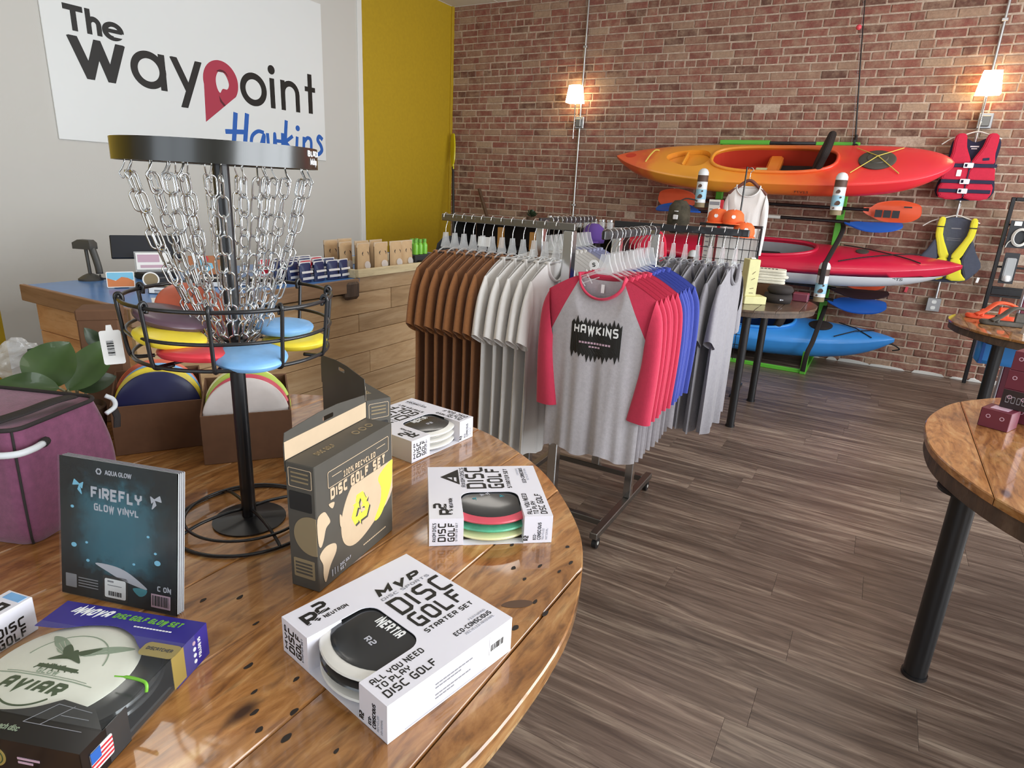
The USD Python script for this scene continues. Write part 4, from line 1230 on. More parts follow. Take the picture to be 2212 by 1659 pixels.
def paddle(label, x0, z0, x1, z1, y, mat, shaft, L=0.44, W=0.17, tilt=0.0, ferrule=None):
    t = thing('kayak_paddle', label, 'paddle', group=None)
    d = np.array([x1 - x0, 0, z1 - z0]); n = np.linalg.norm(d); d /= n
    up = np.array([0, math.sin(tilt), math.cos(tilt)])
    P(t, 'shaft', rod(np.array([x0, y, z0]) + d * (L * 0.9), np.array([x1, y, z1]) - d * (L * 0.9), 0.0145, 10), shaft, True)
    for o, e, s in (((x0, y, z0), d, 1), ((x1, y, z1), -d, -1)):
        M = fr(np.array(o), e, up * 1.0)
        g = affinity.scale(blade(L, W, mat), -1, 1, origin=(L / 2, 0))
        m = pillow(g, 0.016, 0.006, 2)
        v, f = m; v = np.array(v); v[:, 2] += 0.25 * (v[:, 1] ** 2) + 0.03 * np.sin(v[:, 0] / L * PI)
        P(t, 'blade', xf((v, f), M), mat, 40)
    if ferrule:
        c = (np.array([x0, y, z0]) + np.array([x1, y, z1])) / 2
        P(t, 'ferrule', rod(c - d * ferrule, c + d * 0.1, 0.0165, 12), 'pale_plate', True)
    return t


pd = paddle('kayak paddle with wide orange blades hung under the orange kayak', -2.075, 1.432, 0.235, 1.415, 6.60, 'paddle_orange', 'black_metal', 0.44, 0.185)
P(pd, 'blade_sticker', xf(unary_union([sbox(-0.13 + 0.07 * k, -0.035, -0.075 + 0.07 * k, 0.03) for k in range(3)]) and ext(unary_union([sbox(-0.11 + 0.066 * k, -0.032, -0.055 + 0.066 * k, 0.03) for k in range(3)]), 0, 0.0015), fr((0.0, 6.553, 1.392), (1, 0, 0), (0, 0, 1))), 'ink_dark', label='dark printed panels on the right blade')
P(pd, 'blade_mark', xf(ext(sbox(-0.03, -0.006, 0.03, 0.006), 0, 0.0015), fr((0.13, 6.562, 1.455), (1, 0, 0), (0, 0, 1))), 'ink_dark')
paddle('kayak paddle with slim blue blades below the orange paddle', -2.05, 1.325, 0.12, 1.30, 6.49, 'paddle_blue', 'black_metal', 0.45, 0.15, tilt=1.05, ferrule=0.28)
paddle('kayak paddle with dark narrow blades under the red kayak', -2.05, 0.735, 0.13, 0.715, 6.49, 'paddle_dark', 'black_metal', 0.47, 0.15, tilt=1.15)
paddle('kayak paddle with orange-red blades right under the red kayak', -2.0, 0.785, 0.09, 0.775, 6.70, 'paddle_orange', 'black_metal', 0.40, 0.13, tilt=0.2)
paddle('kayak paddle with blue blades above the blue kayak', -2.05, 0.625, 0.135, 0.59, 6.58, 'paddle_blue', 'black_metal', 0.48, 0.17, tilt=0.75)

# yellow paddle and a bare pole standing in the corner
yp = thing('corner_paddle', 'yellow bladed paddle leaning in the corner by the yellow wall', 'paddle')
a, b = np.array([-4.68, BY - 0.13, 1.66]), np.array([-4.42, BY - 0.42, 0.02])
P(yp, 'shaft', rod(a, b, 0.015, 10), 'black_metal', True)
dirn = (a - b) / np.linalg.norm(a - b)
g = affinity.translate(affinity.scale(blade(0.42, 0.15, ''), 1, 1), 0, 0)
P(yp, 'blade', xf(pillow(g, 0.016, 0.006, 2), fr(a - dirn * 0.03, dirn, (0.80, -0.55, 0.2))), 'paddle_yellow', 40)
P(yp, 'blade_mark', xf(ext(sbox(0.18, -0.012, 0.21, 0.012), 0.008, 0.0095), fr(a - dirn * 0.03, dirn, (0.80, -0.55, 0.2))), 'ink_dark')
P(yp, 'lower_blade', xf(pillow(affinity.scale(blade(0.42, 0.15, ''), -1, 1, origin=(0.0, 0)), 0.016, 0.006, 2), fr(b + dirn * 0.44, dirn, (0.80, -0.55, 0.2))), 'paddle_yellow', 40)
solo('wooden_pole', rod((-4.34, BY - 0.06, 1.42), (-3.62, BY - 0.30, 0.012), 0.02, 10), 'pot_brown', 'brown wooden pole leaning against the bricks behind the brown T-shirts', 'pole', True)

# fishing rod standing up behind the orange kayak
fr_ = thing('fishing_rod', 'tall thin fishing rod with a dark reel standing against the bricks above the kayak', 'fishing rod')
P(fr_, 'blank', tube([(-0.365, 6.748, 1.70), (-0.385, 6.748, 2.0), (-0.47, 6.70, 2.7), (-0.545, 6.71, 3.36)], [0.009, 0.008, 0.005, 0.003], 8), 'black_plastic', True)
P(fr_, 'grip', tube([(-0.358, 6.748, 1.62), (-0.386, 6.748, 2.05)], 0.013, 10), 'foam_black', True)
P(fr_, 'reel', cat([mv(lathe([(0, -0.03), (0.034, -0.03), (0.04, 0.0), (0.034, 0.03), (0, 0.03)], 20), -0.40, 6.655, 1.92), cb(-0.395, -0.375, 6.65, 6.67, 1.90, 2.0, 0.003), tube(spline([(-0.41, 6.64, 1.94), (-0.36, 6.62, 1.96), (-0.34, 6.63, 1.90), (-0.36, 6.63, 1.87)], 5), 0.006, 6)]), 'black_plastic', 40)
for q in (2.25, 2.55, 2.83, 3.1):
    xx = np.interp(q, [2.0, 2.7, 3.36], [-0.385, -0.47, -0.545])
    P(fr_, 'line_guide', tube(circle(0.010, 12) @ np.array([[1, 0, 0], [0, 0, 1], [0, 1, 0]]).T + [xx - 0.012, 6.69, q], 0.0018, 5, closed=True), 'black_metal')
P(fr_, 'fishing_line', rod((-0.40, 6.655, 1.95), (-0.525, 6.69, 3.1), 0.0014, 5), 'ink_grey')
P(fr_, 'float', mv(tm(trimesh.creation.icosphere(2, 0.022)), -0.522, 6.66, 2.895), 'float_pink', True, label='small pink round float')

# ------------------------------------------------------------------ sconces, conduits, tags on the bricks


def sconce(x, label, left=True):
    t = thing('wall_sconce', label, 'lamp', (x, BY, 2.16), group=None)
    P(t, 'back_box', cb(-0.05, 0.05, -0.045, -0.012, -0.06, 0.06, 0.004), 'galvanised')
    P(t, 'mount', cb(-0.03, 0.03, -0.085, -0.045, -0.045, 0.035, 0.004), 'brushed')
    P(t, 'stem', rod((-0.035, -0.10, -0.17), (-0.035, -0.10, 0.21), 0.006, 10), 'chrome', True)
    P(t, 'bracket', rod((-0.035, -0.10, 0.0), (-0.02, -0.07, 0.0), 0.009, 10), 'brushed', True)
    w0, w1, z0, z1 = 0.085, 0.062, 0.185, 0.36
    q = np.array([[-w0, -w0, z0], [w0, -w0, z0], [w0, w0, z0], [-w0, w0, z0], [-w1, -w1, z1], [w1, -w1, z1], [w1, w1, z1], [-w1, w1, z1]]) * [1, 0.72, 1] + [-0.035, -0.115, 0]
    f = []
    for k in range(4):
        k2 = (k + 1) % 4
        f += [[k, k2, 4 + k2], [k, 4 + k2, 4 + k]]
    P(t, 'shade', (q, np.array(f)), 'shade_glow', label='glowing warm tapered lamp shade')
    return t


sconce(-3.09, 'glowing wall sconce above the brown T-shirts')
sconce(0.535, 'glowing wall sconce above the red life vest')
for x, z0, lab in ((-3.09, 0.60, 'long silver conduit on the bricks rising past the left wall sconce'), (0.50, 0.70, 'long silver conduit on the bricks rising past the right wall sconce')):
    c = thing('conduit', lab, 'conduit')
    P(c, 'upper_pipe', rod((x, BY - 0.028, 2.22), (x, BY - 0.028, CZ), 0.011, 10), 'galvanised', True)
    P(c, 'lower_pipe', rod((x, BY - 0.028, z0), (x, BY - 0.028, 2.10), 0.011, 10), 'galvanised', True)
    for z in (2.9, 1.3):
        P(c, 'clamp', cb(x - 0.022, x + 0.022, BY - 0.042, BY - 0.008, z - 0.012, z + 0.012, 0.003), 'galvanised')
ob = thing('outlet_box', 'grey metal outlet box at the foot of the right conduit below the yellow vest', 'outlet', (0.492, BY - 0.012, 0.64))
P(ob, 'box', cb(-0.052, 0.052, -0.045, 0, -0.06, 0.06, 0.004), 'galvanised')
for z in (-0.026, 0.026):
    P(ob, 'socket', xf(ext(rrect(-0.018, 0.018, -0.015, 0.015, 0.012), 0, 0.004), fr((0, -0.045, z), (1, 0, 0), (0, 0, 1))), 'paint_trim')
for x, z, w, h, m, nm, lab, c in ((0.262, 0.745, 0.024, 0.05, 'float_pink', 'lure_packet', 'small red packet hanging on the bricks under the red kayak tip', 'packet'), (0.752, 0.895, 0.02, 0.045, 'paper', 'price_tag', 'small white price tag hanging from the yellow vest', 'tag')):
    solo(nm, xf(cb(-w / 2, w / 2, -h / 2, h / 2, 0, 0.006, 0.002), fr((x, BY - 0.018 - (0.12 if m == 'paper' else 0), z), (1, 0, -0.12), (0.12, 0, 1))), m, lab, c)


# ------------------------------------------------------------------ life vests on hangers
def vest_hanger(t_label, x, z, w=0.34):
    t = thing('vest_hanger', t_label, 'hanger', (x, BY - 0.12, z))
    P(t, 'hook', tube(spline([(0, 0, -0.02), (0, 0, 0.03), (0.01, 0.05, 0.07), (0.0, 0.09, 0.085), (0.0, 0.105, 0.06)], 6), 0.0035, 6), 'pale_plate', True)
    P(t, 'shoulder_bar', tube(spline([(-w / 2 - 0.06, 0, -0.12), (-w / 2, 0, -0.075), (-w / 4, 0, -0.045), (0, 0, -0.02), (w / 4, 0, -0.045), (w / 2, 0, -0.075)], 6), 0.0055, 6), 'pale_plate', True)
    return t


vest_hanger('white plastic hanger holding the red life vest', 0.50, 2.09)
vr = thing('life_vest', 'red life vest with navy straps and white buckles hanging right of the orange kayak', 'life vest', (0.50, BY - 0.15, 1.80), rz=-0.05)
V = lambda name, pts, t, b, mat, y=0.0, lab=None: P(vr, name, xf(pillow(smooth_poly(pts, 4), t, b, 3), fr((0, y, 0), (1, 0, 0), (0, 0, 1))), mat, 40, lab)
V('back_panel', [(-0.16, 0.19), (-0.10, 0.235), (0.0, 0.19), (0.10, 0.235), (0.17, 0.19), (0.165, 0.0), (0.185, -0.24), (-0.185, -0.24), (-0.165, 0.0)], 0.05, 0.02, 'vest_navy', 0.045)
for s in (-1, 1):
    P(vr, 'chest_panel', xf(pillow(smooth_poly([(s * a, b) for a, b in [(0.145, 0.235), (0.075, 0.245), (0.052, 0.15), (0.006, 0.05), (0.006, 0.015), (0.15, 0.015), (0.148, 0.1)]], 3), 0.06, 0.022, 3), fr((0, -0.012, 0), (1, 0, 0), (0, 0, 1))), 'vest_red', 40)
    P(vr, 'waist_panel', xf(pillow(smooth_poly([(s * a, b) for a, b in [(0.006, -0.005), (0.006, -0.115), (0.172, -0.115), (0.178, -0.06), (0.155, -0.005)]], 3), 0.06, 0.02, 3), fr((0, -0.012, 0), (1, 0, 0), (0, 0, 1))), 'vest_red', 40)
    P(vr, 'hem_panel', xf(pillow(smooth_poly([(s * a, b) for a, b in [(0.006, -0.125), (0.006, -0.25), (0.168, -0.25), (0.172, -0.125)]], 3), 0.06, 0.02, 3), fr((0, -0.012, 0), (1, 0, 0), (0, 0, 1))), 'vest_red', 40)
for z in (0.005, -0.12, -0.195):
    P(vr, 'strap', cb(-0.178, 0.178, -0.050, -0.040, z - 0.014, z + 0.014, 0.002), 'vest_navy')
    b = P(vr, 'buckle', xf(ext(rrect(-0.045, 0.022, -0.02, 0.02, 0.005).difference(sbox(-0.038, -0.011, -0.02, 0.011)), 0, 0.008), fr((0.0, -0.052, z), (1, 0, 0), (0, 0, 1))), 'buckle_white')
P(vr, 'zip', cb(-0.004, 0.004, -0.046, -0.038, -0.24, 0.04, 0.001), 'vest_navy')
P(vr, 'hang_tag', xf(ext(rrect(-0.022, 0.012, -0.026, 0.026, 0.006), 0, 0.001), fr((-0.06, -0.046, -0.055), (1, 0, 0), (0, 0, 1))), 'paper')
P(vr, 'patch', xf(ext(rrect(-0.022, 0.022, -0.010, 0.010, 0.005), 0, 0.001), fr((0.095, -0.0435, 0.055), (1, 0, 0.1), (-0.1, 0, 1))), 'vest_navy')
P(vr, 'inside_label', xf(ext(unary_union([sbox(-0.03, 0.15, 0.03, 0.16), sbox(-0.02, 0.135, 0.02, 0.142)]), 0, 0.001), fr((0.0, 0.0185, 0), (1, 0, 0), (0, 0, 1))), 'ink_white')

vest_hanger('white plastic hanger holding the yellow and grey life vest', 0.50, 1.43)
vy = thing('life_vest', 'yellow and slate grey life vest hanging behind the tip of the red kayak', 'life vest', (0.515, BY - 0.14, 1.12), rz=-0.04)
Y = lambda name, pts, t, b, mat, y=0.0, k=4: P(vy, name, xf(pillow(smooth_poly(pts, k), t, b, 3), fr((0, y, 0), (1, 0, 0), (0, 0, 1))), mat, 40)
Y('back_panel', [(-0.10, 0.25), (0.0, 0.275), (0.10, 0.25), (0.13, 0.1), (0.19, -0.05), (0.225, -0.13), (0.13, -0.255), (-0.15, -0.255), (-0.20, -0.13), (-0.16, 0.0), (-0.13, 0.1)], 0.05, 0.02, 'vest_slate', 0.045)
for s in (-1, 1):
    Y('shoulder_strap', [(s * a, b) for a, b in [(0.135, 0.26), (0.09, 0.26), (0.085, 0.13), (0.012, -0.03), (0.012, -0.06), (0.075, -0.06), (0.118, 0.06), (0.14, 0.14)]], 0.05, 0.016, 'vest_yellow', -0.005, 3)
    Y('belly_panel', [(s * a, b) for a, b in [(0.012, -0.07), (0.012, -0.235), (0.148, -0.235), (0.11, -0.18), (0.082, -0.07)]], 0.055, 0.018, 'vest_yellow', -0.008, 3)
    Y('side_panel', [(s * a, b) for a, b in [(0.128, 0.09), (0.085, -0.06), (0.118, -0.18), (0.155, -0.225), (0.235, -0.12), (0.175, 0.0)]], 0.05, 0.018, 'vest_slate', 0.0, 3)
    P(vy, 'strap_band', cb(min(s * 0.082, s * 0.142), max(s * 0.082, s * 0.142), -0.034, -0.028, 0.19, 0.198, 0.001), 'ink_black')
P(vy, 'zip', cb(-0.010, 0.010, -0.038, -0.028, -0.24, -0.03, 0.002), 'ink_black')
P(vy, 'inside_label', xf(ext(unary_union([sbox(-0.035, 0.18, 0.035, 0.188), sbox(-0.05, 0.10, 0.05, 0.103), sbox(-0.05, 0.085, 0.05, 0.088)]), 0, 0.001), fr((0, 0.0185, 0), (1, 0, 0), (0, 0, 1))), 'ink_grey')

# black wire display frame with packaged accessories at the right edge
gf_ = thing('wire_display', 'tall black wire display frame leaning on the bricks at the right edge', 'display rack')
fp = [(0.85, BY - 0.12, 0.0), (0.85, BY - 0.12, 1.56), (1.55, BY - 0.12, 1.56), (1.55, BY - 0.12, 0.0)]
P(gf_, 'frame', cat([cb(0.835, 0.865, BY - 0.135, BY - 0.105, 0, 1.575, 0.004), cb(1.535, 1.565, BY - 0.135, BY - 0.105, 0, 1.575, 0.004), cb(0.866, 1.534, BY - 0.135, BY - 0.105, 1.545, 1.575, 0.004)]), 'black_metal')
for z in (0.78, 0.85, 1.02, 1.36):
    P(gf_, 'cross_bar', cb(0.866, 1.534, BY - 0.125, BY - 0.112, z - 0.008, z + 0.008, 0.002), 'black_metal')
P(gf_, 'shelf_band', cb(0.866, 1.534, BY - 0.13, BY - 0.108, 0.79, 0.845, 0.003), 'black_metal')
pk = thing('cord_pack', 'packet of coiled white rope hanging high on the black display frame', 'packet', (0.945, BY - 0.15, 1.28))
P(pk, 'backing_card', cb(-0.075, 0.10, -0.006, 0.0, -0.10, 0.115, 0.001), 'ink_dark')
P(pk, 'header', cb(-0.05, 0.0, -0.010, -0.0065, 0.075, 0.11, 0.001), 'paper')
P(pk, 'rope', cat([tube(np.stack([0.01 + (0.055 - 0.006 * k) * np.cos(np.linspace(0, 2 * PI, 24, endpoint=False)), np.full(24, -0.016 - 0.004 * k), -0.015 + (0.07 - 0.006 * k) * np.sin(np.linspace(0, 2 * PI, 24, endpoint=False))], 1), 0.005, 6, closed=True) for k in range(3)] + [tube(spline([(-0.03, -0.018, -0.03), (-0.06, -0.014, -0.06), (-0.07, -0.014, -0.1)], 5), 0.004, 5)]), 'pale_plate', True)
pk = thing('clear_packet', 'clear blister packet with a white float below the rope packet', 'packet', (0.94, BY - 0.15, 1.02))
P(pk, 'backing_card', cb(-0.05, 0.05, -0.004, 0.0, -0.13, 0.12, 0.001), 'ink_dark')
P(pk, 'blister', cb(-0.035, 0.035, -0.034, -0.005, -0.11, 0.08, 0.008), 'glass_light')
P(pk, 'white_float', mv(lathe([(0, -0.03), (0.024, -0.025), (0.028, 0), (0.024, 0.02), (0, 0.024)], 16), 0, -0.019, -0.085), 'buckle_white', True)

# a camouflage dry bag hung on the bricks left of the kayaks
cbg = thing('camo_bag', 'dark camouflage roll bag hung on the bricks below the left orange paddle blade', 'bag', (-1.62, 5.80, 1.265))
P(cbg, 'body', mv(lathe([(0, -0.13), (0.06, -0.13), (0.095, -0.10), (0.10, 0.0), (0.09, 0.10), (0.05, 0.15), (0, 0.155)], 20), 0, 0, 0), 'camo', True)
P(cbg, 'clip', cat([tube(circle(0.016, 14) + [0.0, -0.095, 0.06], 0.004, 6, closed=True), cb(-0.02, 0.02, -0.115, -0.095, -0.01, 0.03, 0.004)]), 'buckle_white')
P(cbg, 'hang_loop', tube(spline([(0, 0, 0.15), (0.03, 0.08, 0.17), (0.09, 0.17, 0.16)], 5), 0.006, 6), 'strap_black')
# ------------------------------------------------------------------ checkout counter with a blue top
ct = thing('checkout_counter', 'long checkout counter clad in pine planks with a glossy blue top', 'counter')
CX0, CX1, CY0, CY1, CZT = -3.50, -2.60, 1.44, 4.35, 0.90
P(ct, 'carcass', bx(CX0 + 0.06, CX1 - 0.075, CY0 + 0.075, CY1 - 0.02, 0.0, CZT - 0.03), 'under_dark')
P(ct, 'blue_top', cb(CX0 + 0.02, CX1 - 0.022, CY0 + 0.022, 2.80, CZT - 0.02, CZT, 0.002), 'blue_paint')
P(ct, 'blue_top', cb(CX0 + 0.02, CX1 - 0.065, 2.80, CY1, CZT - 0.02, CZT, 0.002), 'blue_paint')
P(ct, 'front_edge', cb(CX1 - 0.022, CX1, CY0, 2.775, CZT - 0.075, CZT + 0.002, 0.003), 'counter_edge', tone=0.4)
P(ct, 'end_edge', cb(CX0, CX1 - 0.022, CY0, CY0 + 0.022, CZT - 0.075, CZT + 0.002, 0.003), 'counter_edge_end', tone=0.6)
P(ct, 'corner_block', cb(CX1 - 0.045, CX1 + 0.012, 2.66, 2.775, CZT - 0.115, CZT - 0.004, 0.02), 'edge_dark', tone=0.5, label='rough brown block at the end of the dark edge board')
zz = [0.0, 0.045, 0.168, 0.297, 0.438, 0.570, 0.680, 0.812, 0.905]
cr = random.Random(21)
for k in range(8):
    z0, z1 = zz[k], zz[k + 1]
    cuts = [CY0 + 0.03] + sorted(cr.uniform(CY0 + 0.5, CY1 - 0.3) for _ in range(2 if k % 2 else 1)) + [CY1]
    if k == 7:
        cuts = [2.775, 3.75, CY1]
    for a, b in zip(cuts, cuts[1:]):
        if b - a > 0.05:
            P(ct, 'plank', cb(CX1 - 0.072 - cr.uniform(0, 0.003), CX1 - 0.040 + cr.uniform(-0.002, 0.002) + (0.01 if k == 7 else 0), a + 0.001, b - 0.001, z0 + 0.0012, z1 - 0.0012, 0.003), 'pine', tone=cr.random())
    if k < 7:
        P(ct, 'end_plank', cb(CX0 + 0.04, CX1 - 0.074, CY0 + 0.04 + cr.uniform(-0.002, 0.002), CY0 + 0.072, z0 + 0.0012, min(z1, 0.823) - 0.0012, 0.003), 'pine_end', tone=cr.random())

# pine tray on the counter with kraft snack pouches
tr = thing('pine_tray', 'low pale pine tray at the right end of the counter holding the kraft pouches', 'tray')
P(tr, 'front_rail', cb(-2.622, -2.598, 2.765, 3.82, 0.907, 0.953, 0.002), 'tray_pine', tone=0.5)
P(tr, 'left_rail', cb(-3.1, -2.623, 2.765, 2.787, 0.901, 0.95, 0.002), 'tray_pine', tone=0.3)
P(tr, 'divider', cb(-3.1, -2.623, 3.34, 3.36, 0.903, 0.945, 0.002), 'tray_pine', tone=0.7)
P(tr, 'back_rail', cb(-3.12, -3.1, 2.765, 3.82, 0.901, 0.95, 0.002), 'tray_pine', tone=0.6)


def pouch_mesh(w, h, t):
    """Stand-up pouch facing +x locally -y: flat sealed top, full bottom."""
    nu, nv = 13, 14
    vs, f = [], []
    for s in (-1, 1):
        for i in range(nv):
            for j in range(nu):
                u, v = -1 + 2 * j / (nu - 1), i / (nv - 1)
                bul = t / 2 * (1 - abs(u) ** 3) * (1 - v) ** 0.6 * (0.75 + 0.25 * math.sin(v * 3)) + 0.002
                vs.append([u * w / 2 * (1 - 0.03 * math.sin(PI * v)), s * bul, h * v])
    for s in (0, 1):
        for i in range(nv - 1):
            for j in range(nu - 1):
                a = s * nu * nv + i * nu + j
                q = [[a, a + 1, a + nu + 1], [a, a + nu + 1, a + nu]]
                f += q if s == 0 else [x[::-1] for x in q]
    return np.array(vs), np.array(f)


def kraft_pouch(label, loc, rz):
    t = thing('kraft_pouch', label, 'pouch', loc, rz, group='kraft paper snack pouches')
    P(t, 'bag', pouch_mesh(0.12, 0.19, 0.07), 'kraft_light', 50)
    P(t, 'seal', cb(-0.0605, 0.0605, -0.0035, 0.0035, 0.165, 0.192, 0.001), 'kraft_box')
    g = unary_union([affinity.scale(Point(0, 0).buffer(0.028), 1.1, 0.62).difference(affinity.scale(Point(0, -0.003).buffer(0.024), 1.1, 0.5)), affinity.translate(affinity.scale(Point(0, 0).buffer(0.012), 1.4, 0.6), 0, -0.026)])
    P(t, 'printed_mark', xf(ext(g, 0, 0.0008), fr((0, -0.0175, 0.128), (1, 0, 0), (0, 0.16, 1))), 'ink_black')
    P(t, 'clear_window', xf(ext(affinity.scale(Point(0, 0).buffer(0.028), 1, 0.85), 0, 0.001), fr((0, -0.0335, 0.062), (1, 0, 0), (0, 0.16, 1))), 'clear_plastic')
    return t


pch = [(-2.69, 2.905, 0.08, 'kraft pouch at the left front corner of the tray, left of its row'), (-2.675, 3.045, -0.03, 'second kraft pouch from the left in the front row of the tray'), (-2.675, 3.185, 0.02, 'third kraft pouch from the left in the front row of the tray'), (-2.68, 3.30, 0.05, 'right-hand kraft pouch in the front row of the tray'),
       (-2.79, 2.86, 0.1, 'left kraft pouch in the second row of the tray'), (-2.79, 3.00, 0.0, 'middle kraft pouch in the second row of the tray'), (-2.80, 3.14, 0.04, 'third kraft pouch in the second row of the tray'),
       (-2.92, 2.87, 0.06, 'kraft pouch in the rear row of the tray, nearest its left rail'), (-2.95, 3.02, 0.0, 'kraft pouch in the rear row of the tray, further right')]
src = None
for x, y, a, lab in pch:
    if src is None:
        src = kraft_pouch(lab, (x, y, 0.902), PI / 2 + a)
    else:
        copy_of(src, lab, (x, y, 0.902), PI / 2 + a)

# small red, white and navy snack bags in rows on the blue top
def snack_bag(label, loc, rz, main):
    t = thing('snack_bag', label, 'snack bag', loc, rz, group='small striped snack bags on the counter')
    P(t, 'bag', pouch_mesh(0.085, 0.105, 0.045), main, 50)
    P(t, 'white_band', xf(ext(sbox(-0.041, -0.007, 0.041, 0.007), 0, 0.0015), fr((0, -0.0235, 0.022), (1, 0, 0), (0, 0.0, 1))), 'pouch_white')
    P(t, 'white_band', xf(ext(sbox(-0.041, -0.006, 0.041, 0.006), 0, 0.0015), fr((0, -0.0185, 0.055), (1, 0, 0), (0, 0.25, 1))), 'pouch_white')
    P(t, 'top_seal', cb(-0.043, 0.043, -0.003, 0.003, 0.09, 0.108, 0.001), 'pouch_white')
    return t


bag_src = {}
k = 0
for i, x in enumerate((-2.70, -2.78, -2.86, -2.94)):
    for j, y in enumerate((2.46, 2.555, 2.65, 2.735)):
        col = 'pouch_red' if (i + 2 * j) % 5 == 3 else 'pouch_navy'
        lab = '%s snack bag with white bands, %s from the left in the %s row' % ('red' if col == 'pouch_red' else 'navy blue', ORD[j], ('front', 'second', 'third', 'rear')[i])
        loc, a = (x + cr.uniform(-0.01, 0.01), y - 0.02 * i, 0.902), PI / 2 + cr.uniform(-0.15, 0.15)
        if col not in bag_src:
            bag_src[col] = snack_bag(lab, loc, a, col)
        else:
            copy_of(bag_src[col], lab, loc, a)

# green bottles and dark boxes further along, a black cap behind
gb = [(-2.74, 3.47), (-2.74, 3.52), (-2.74, 3.57), (-2.79, 3.495), (-2.79, 3.545)]
bs = None
solo('display_box', cb(-2.83, -2.70, 3.42, 3.64, 0.902, 0.985, 0.004), 'ink_dark', 'dark display box on the counter carrying the green bottles', 'box')
for k, (x, y) in enumerate(gb):
    lab = 'small bright green bottle, %s of the cluster on the dark box' % ORD[k]
    if bs is None:
        bs = thing('green_bottle', lab, 'bottle', (x, y, 0.986), group='small green bottles on the counter')
        P(bs, 'bottle', lathe([(0, 0), (0.02, 0), (0.021, 0.06), (0.012, 0.075), (0.012, 0.078), (0, 0.078)], 18), 'bottle_green', 40)
        P(bs, 'cap', mv(lathe([(0, 0.079), (0.0135, 0.079), (0.0135, 0.1), (0, 0.1)], 18), 0, 0, 0), 'ink_green', 40)
    else:
        copy_of(bs, lab, (x, y, 0.986))
cbx = thing('small_carton', 'small black carton with a white label in front of the green bottles', 'box', (-2.66, 3.50, 0.902))
P(cbx, 'carton', cb(-0.03, 0.03, -0.06, 0.12, 0, 0.05, 0.002), 'ink_black')
P(cbx, 'label', cb(0.0305, 0.032, 0.03, 0.10, 0.006, 0.046, 0.0005), 'paper')
P(cbx, 'label_mark', xf(ext(sbox(-0.02, -0.006, 0.02, 0.006), 0, 0.0008), fr((0.0325, 0.065, 0.026), (0, 1, 0), (0, 0, 1))), 'ink_black')
solo('green_carton', cb(-2.70, -2.64, 3.70, 3.78, 0.902, 0.975, 0.003), 'ink_green', 'bright green carton on the counter right of the black one', 'box')
cap = thing('ball_cap', 'black cap lying at the far right end of the counter', 'cap', (-2.82, 4.02, 0.902), rz=1.6)
P(cap, 'crown', lathe([(0.125, 0.0), (0.13, 0.05), (0.115, 0.12), (0.07, 0.17), (0, 0.185)], 24), 'hat_black', True)
P(cap, 'brim', mv(pillow(smooth_poly([(0.10, -0.10), (0.19, -0.07), (0.21, 0.0), (0.19, 0.07), (0.10, 0.10), (0.09, 0.0)]), 0.012, 0.005, 2), 0, 0, 0.012), 'hat_black', 40)

# barcode scanner on its stand
sc = thing('barcode_scanner', 'dark grey barcode scanner perched on a round-footed stand at the left end of the counter', 'scanner', (-3.445, 1.735, CZT), rz=0.4)
P(sc, 'foot', lathe([(0, 0), (0.055, 0), (0.055, 0.008), (0.035, 0.022), (0.015, 0.032), (0, 0.034)], 28), 'dark_grey_plastic', 40)
P(sc, 'stand_pole', rod((0, 0, 0.03), (-0.005, 0, 0.155), 0.008, 10), 'dark_grey_plastic', True)
P(sc, 'scan_head', hull([(x * 1.0, y, z) for x in (-0.055, 0.04) for y in (-0.026, 0.026) for z in (0.155, 0.185)] + [(x, y, 0.20) for x in (-0.03, 0.03) for y in (-0.018, 0.018)] + [(-0.065, 0, 0.165), (0.05, 0, 0.17)]), 'dark_grey_plastic', 50)
P(sc, 'grip', tube(spline([(0.028, 0, 0.165), (0.04, 0, 0.12), (0.05, 0, 0.07), (0.053, 0, 0.035)], 5), [0.02] * 4 + [0.0185] * 4 + [0.017] * 4 + [0.016] * 4 if False else 0.0175, 12, flat=(1.0, 0.8)), 'dark_grey_plastic', True)
P(sc, 'cable', tube(spline([(0.053, 0, 0.03), (0.06, 0.0, 0.012), (0.07, 0.05, 0.006), (0.06, 0.15, 0.005), (0.03, 0.26, 0.005)], 6), 0.004, 6), 'black_plastic', True)

# point-of-sale screen seen from behind, with its dark green foot
mo = thing('register_screen', 'dark flat register screen seen from behind on a green stand', 'screen', (-3.43, 2.03, CZT))
Ms = fr((0.0, 0.0, 0.15), (0.52, 0.855, 0.0), (-0.40, 0.22, 0.88))
P(mo, 'panel', xf(cb(-0.165, 0.165, -0.065, 0.065, -0.008, 0.008, 0.004), Ms), 'screen_back')
P(mo, 'neck', rod((0, 0, 0.012), (-0.01, 0.0, 0.14), 0.014, 10), 'stand_green', True)
P(mo, 'foot', mv(lathe([(0, 0), (0.085, 0), (0.08, 0.008), (0.03, 0.02), (0, 0.022)], 7), 0, -0.02, 0), 'stand_green', 20)

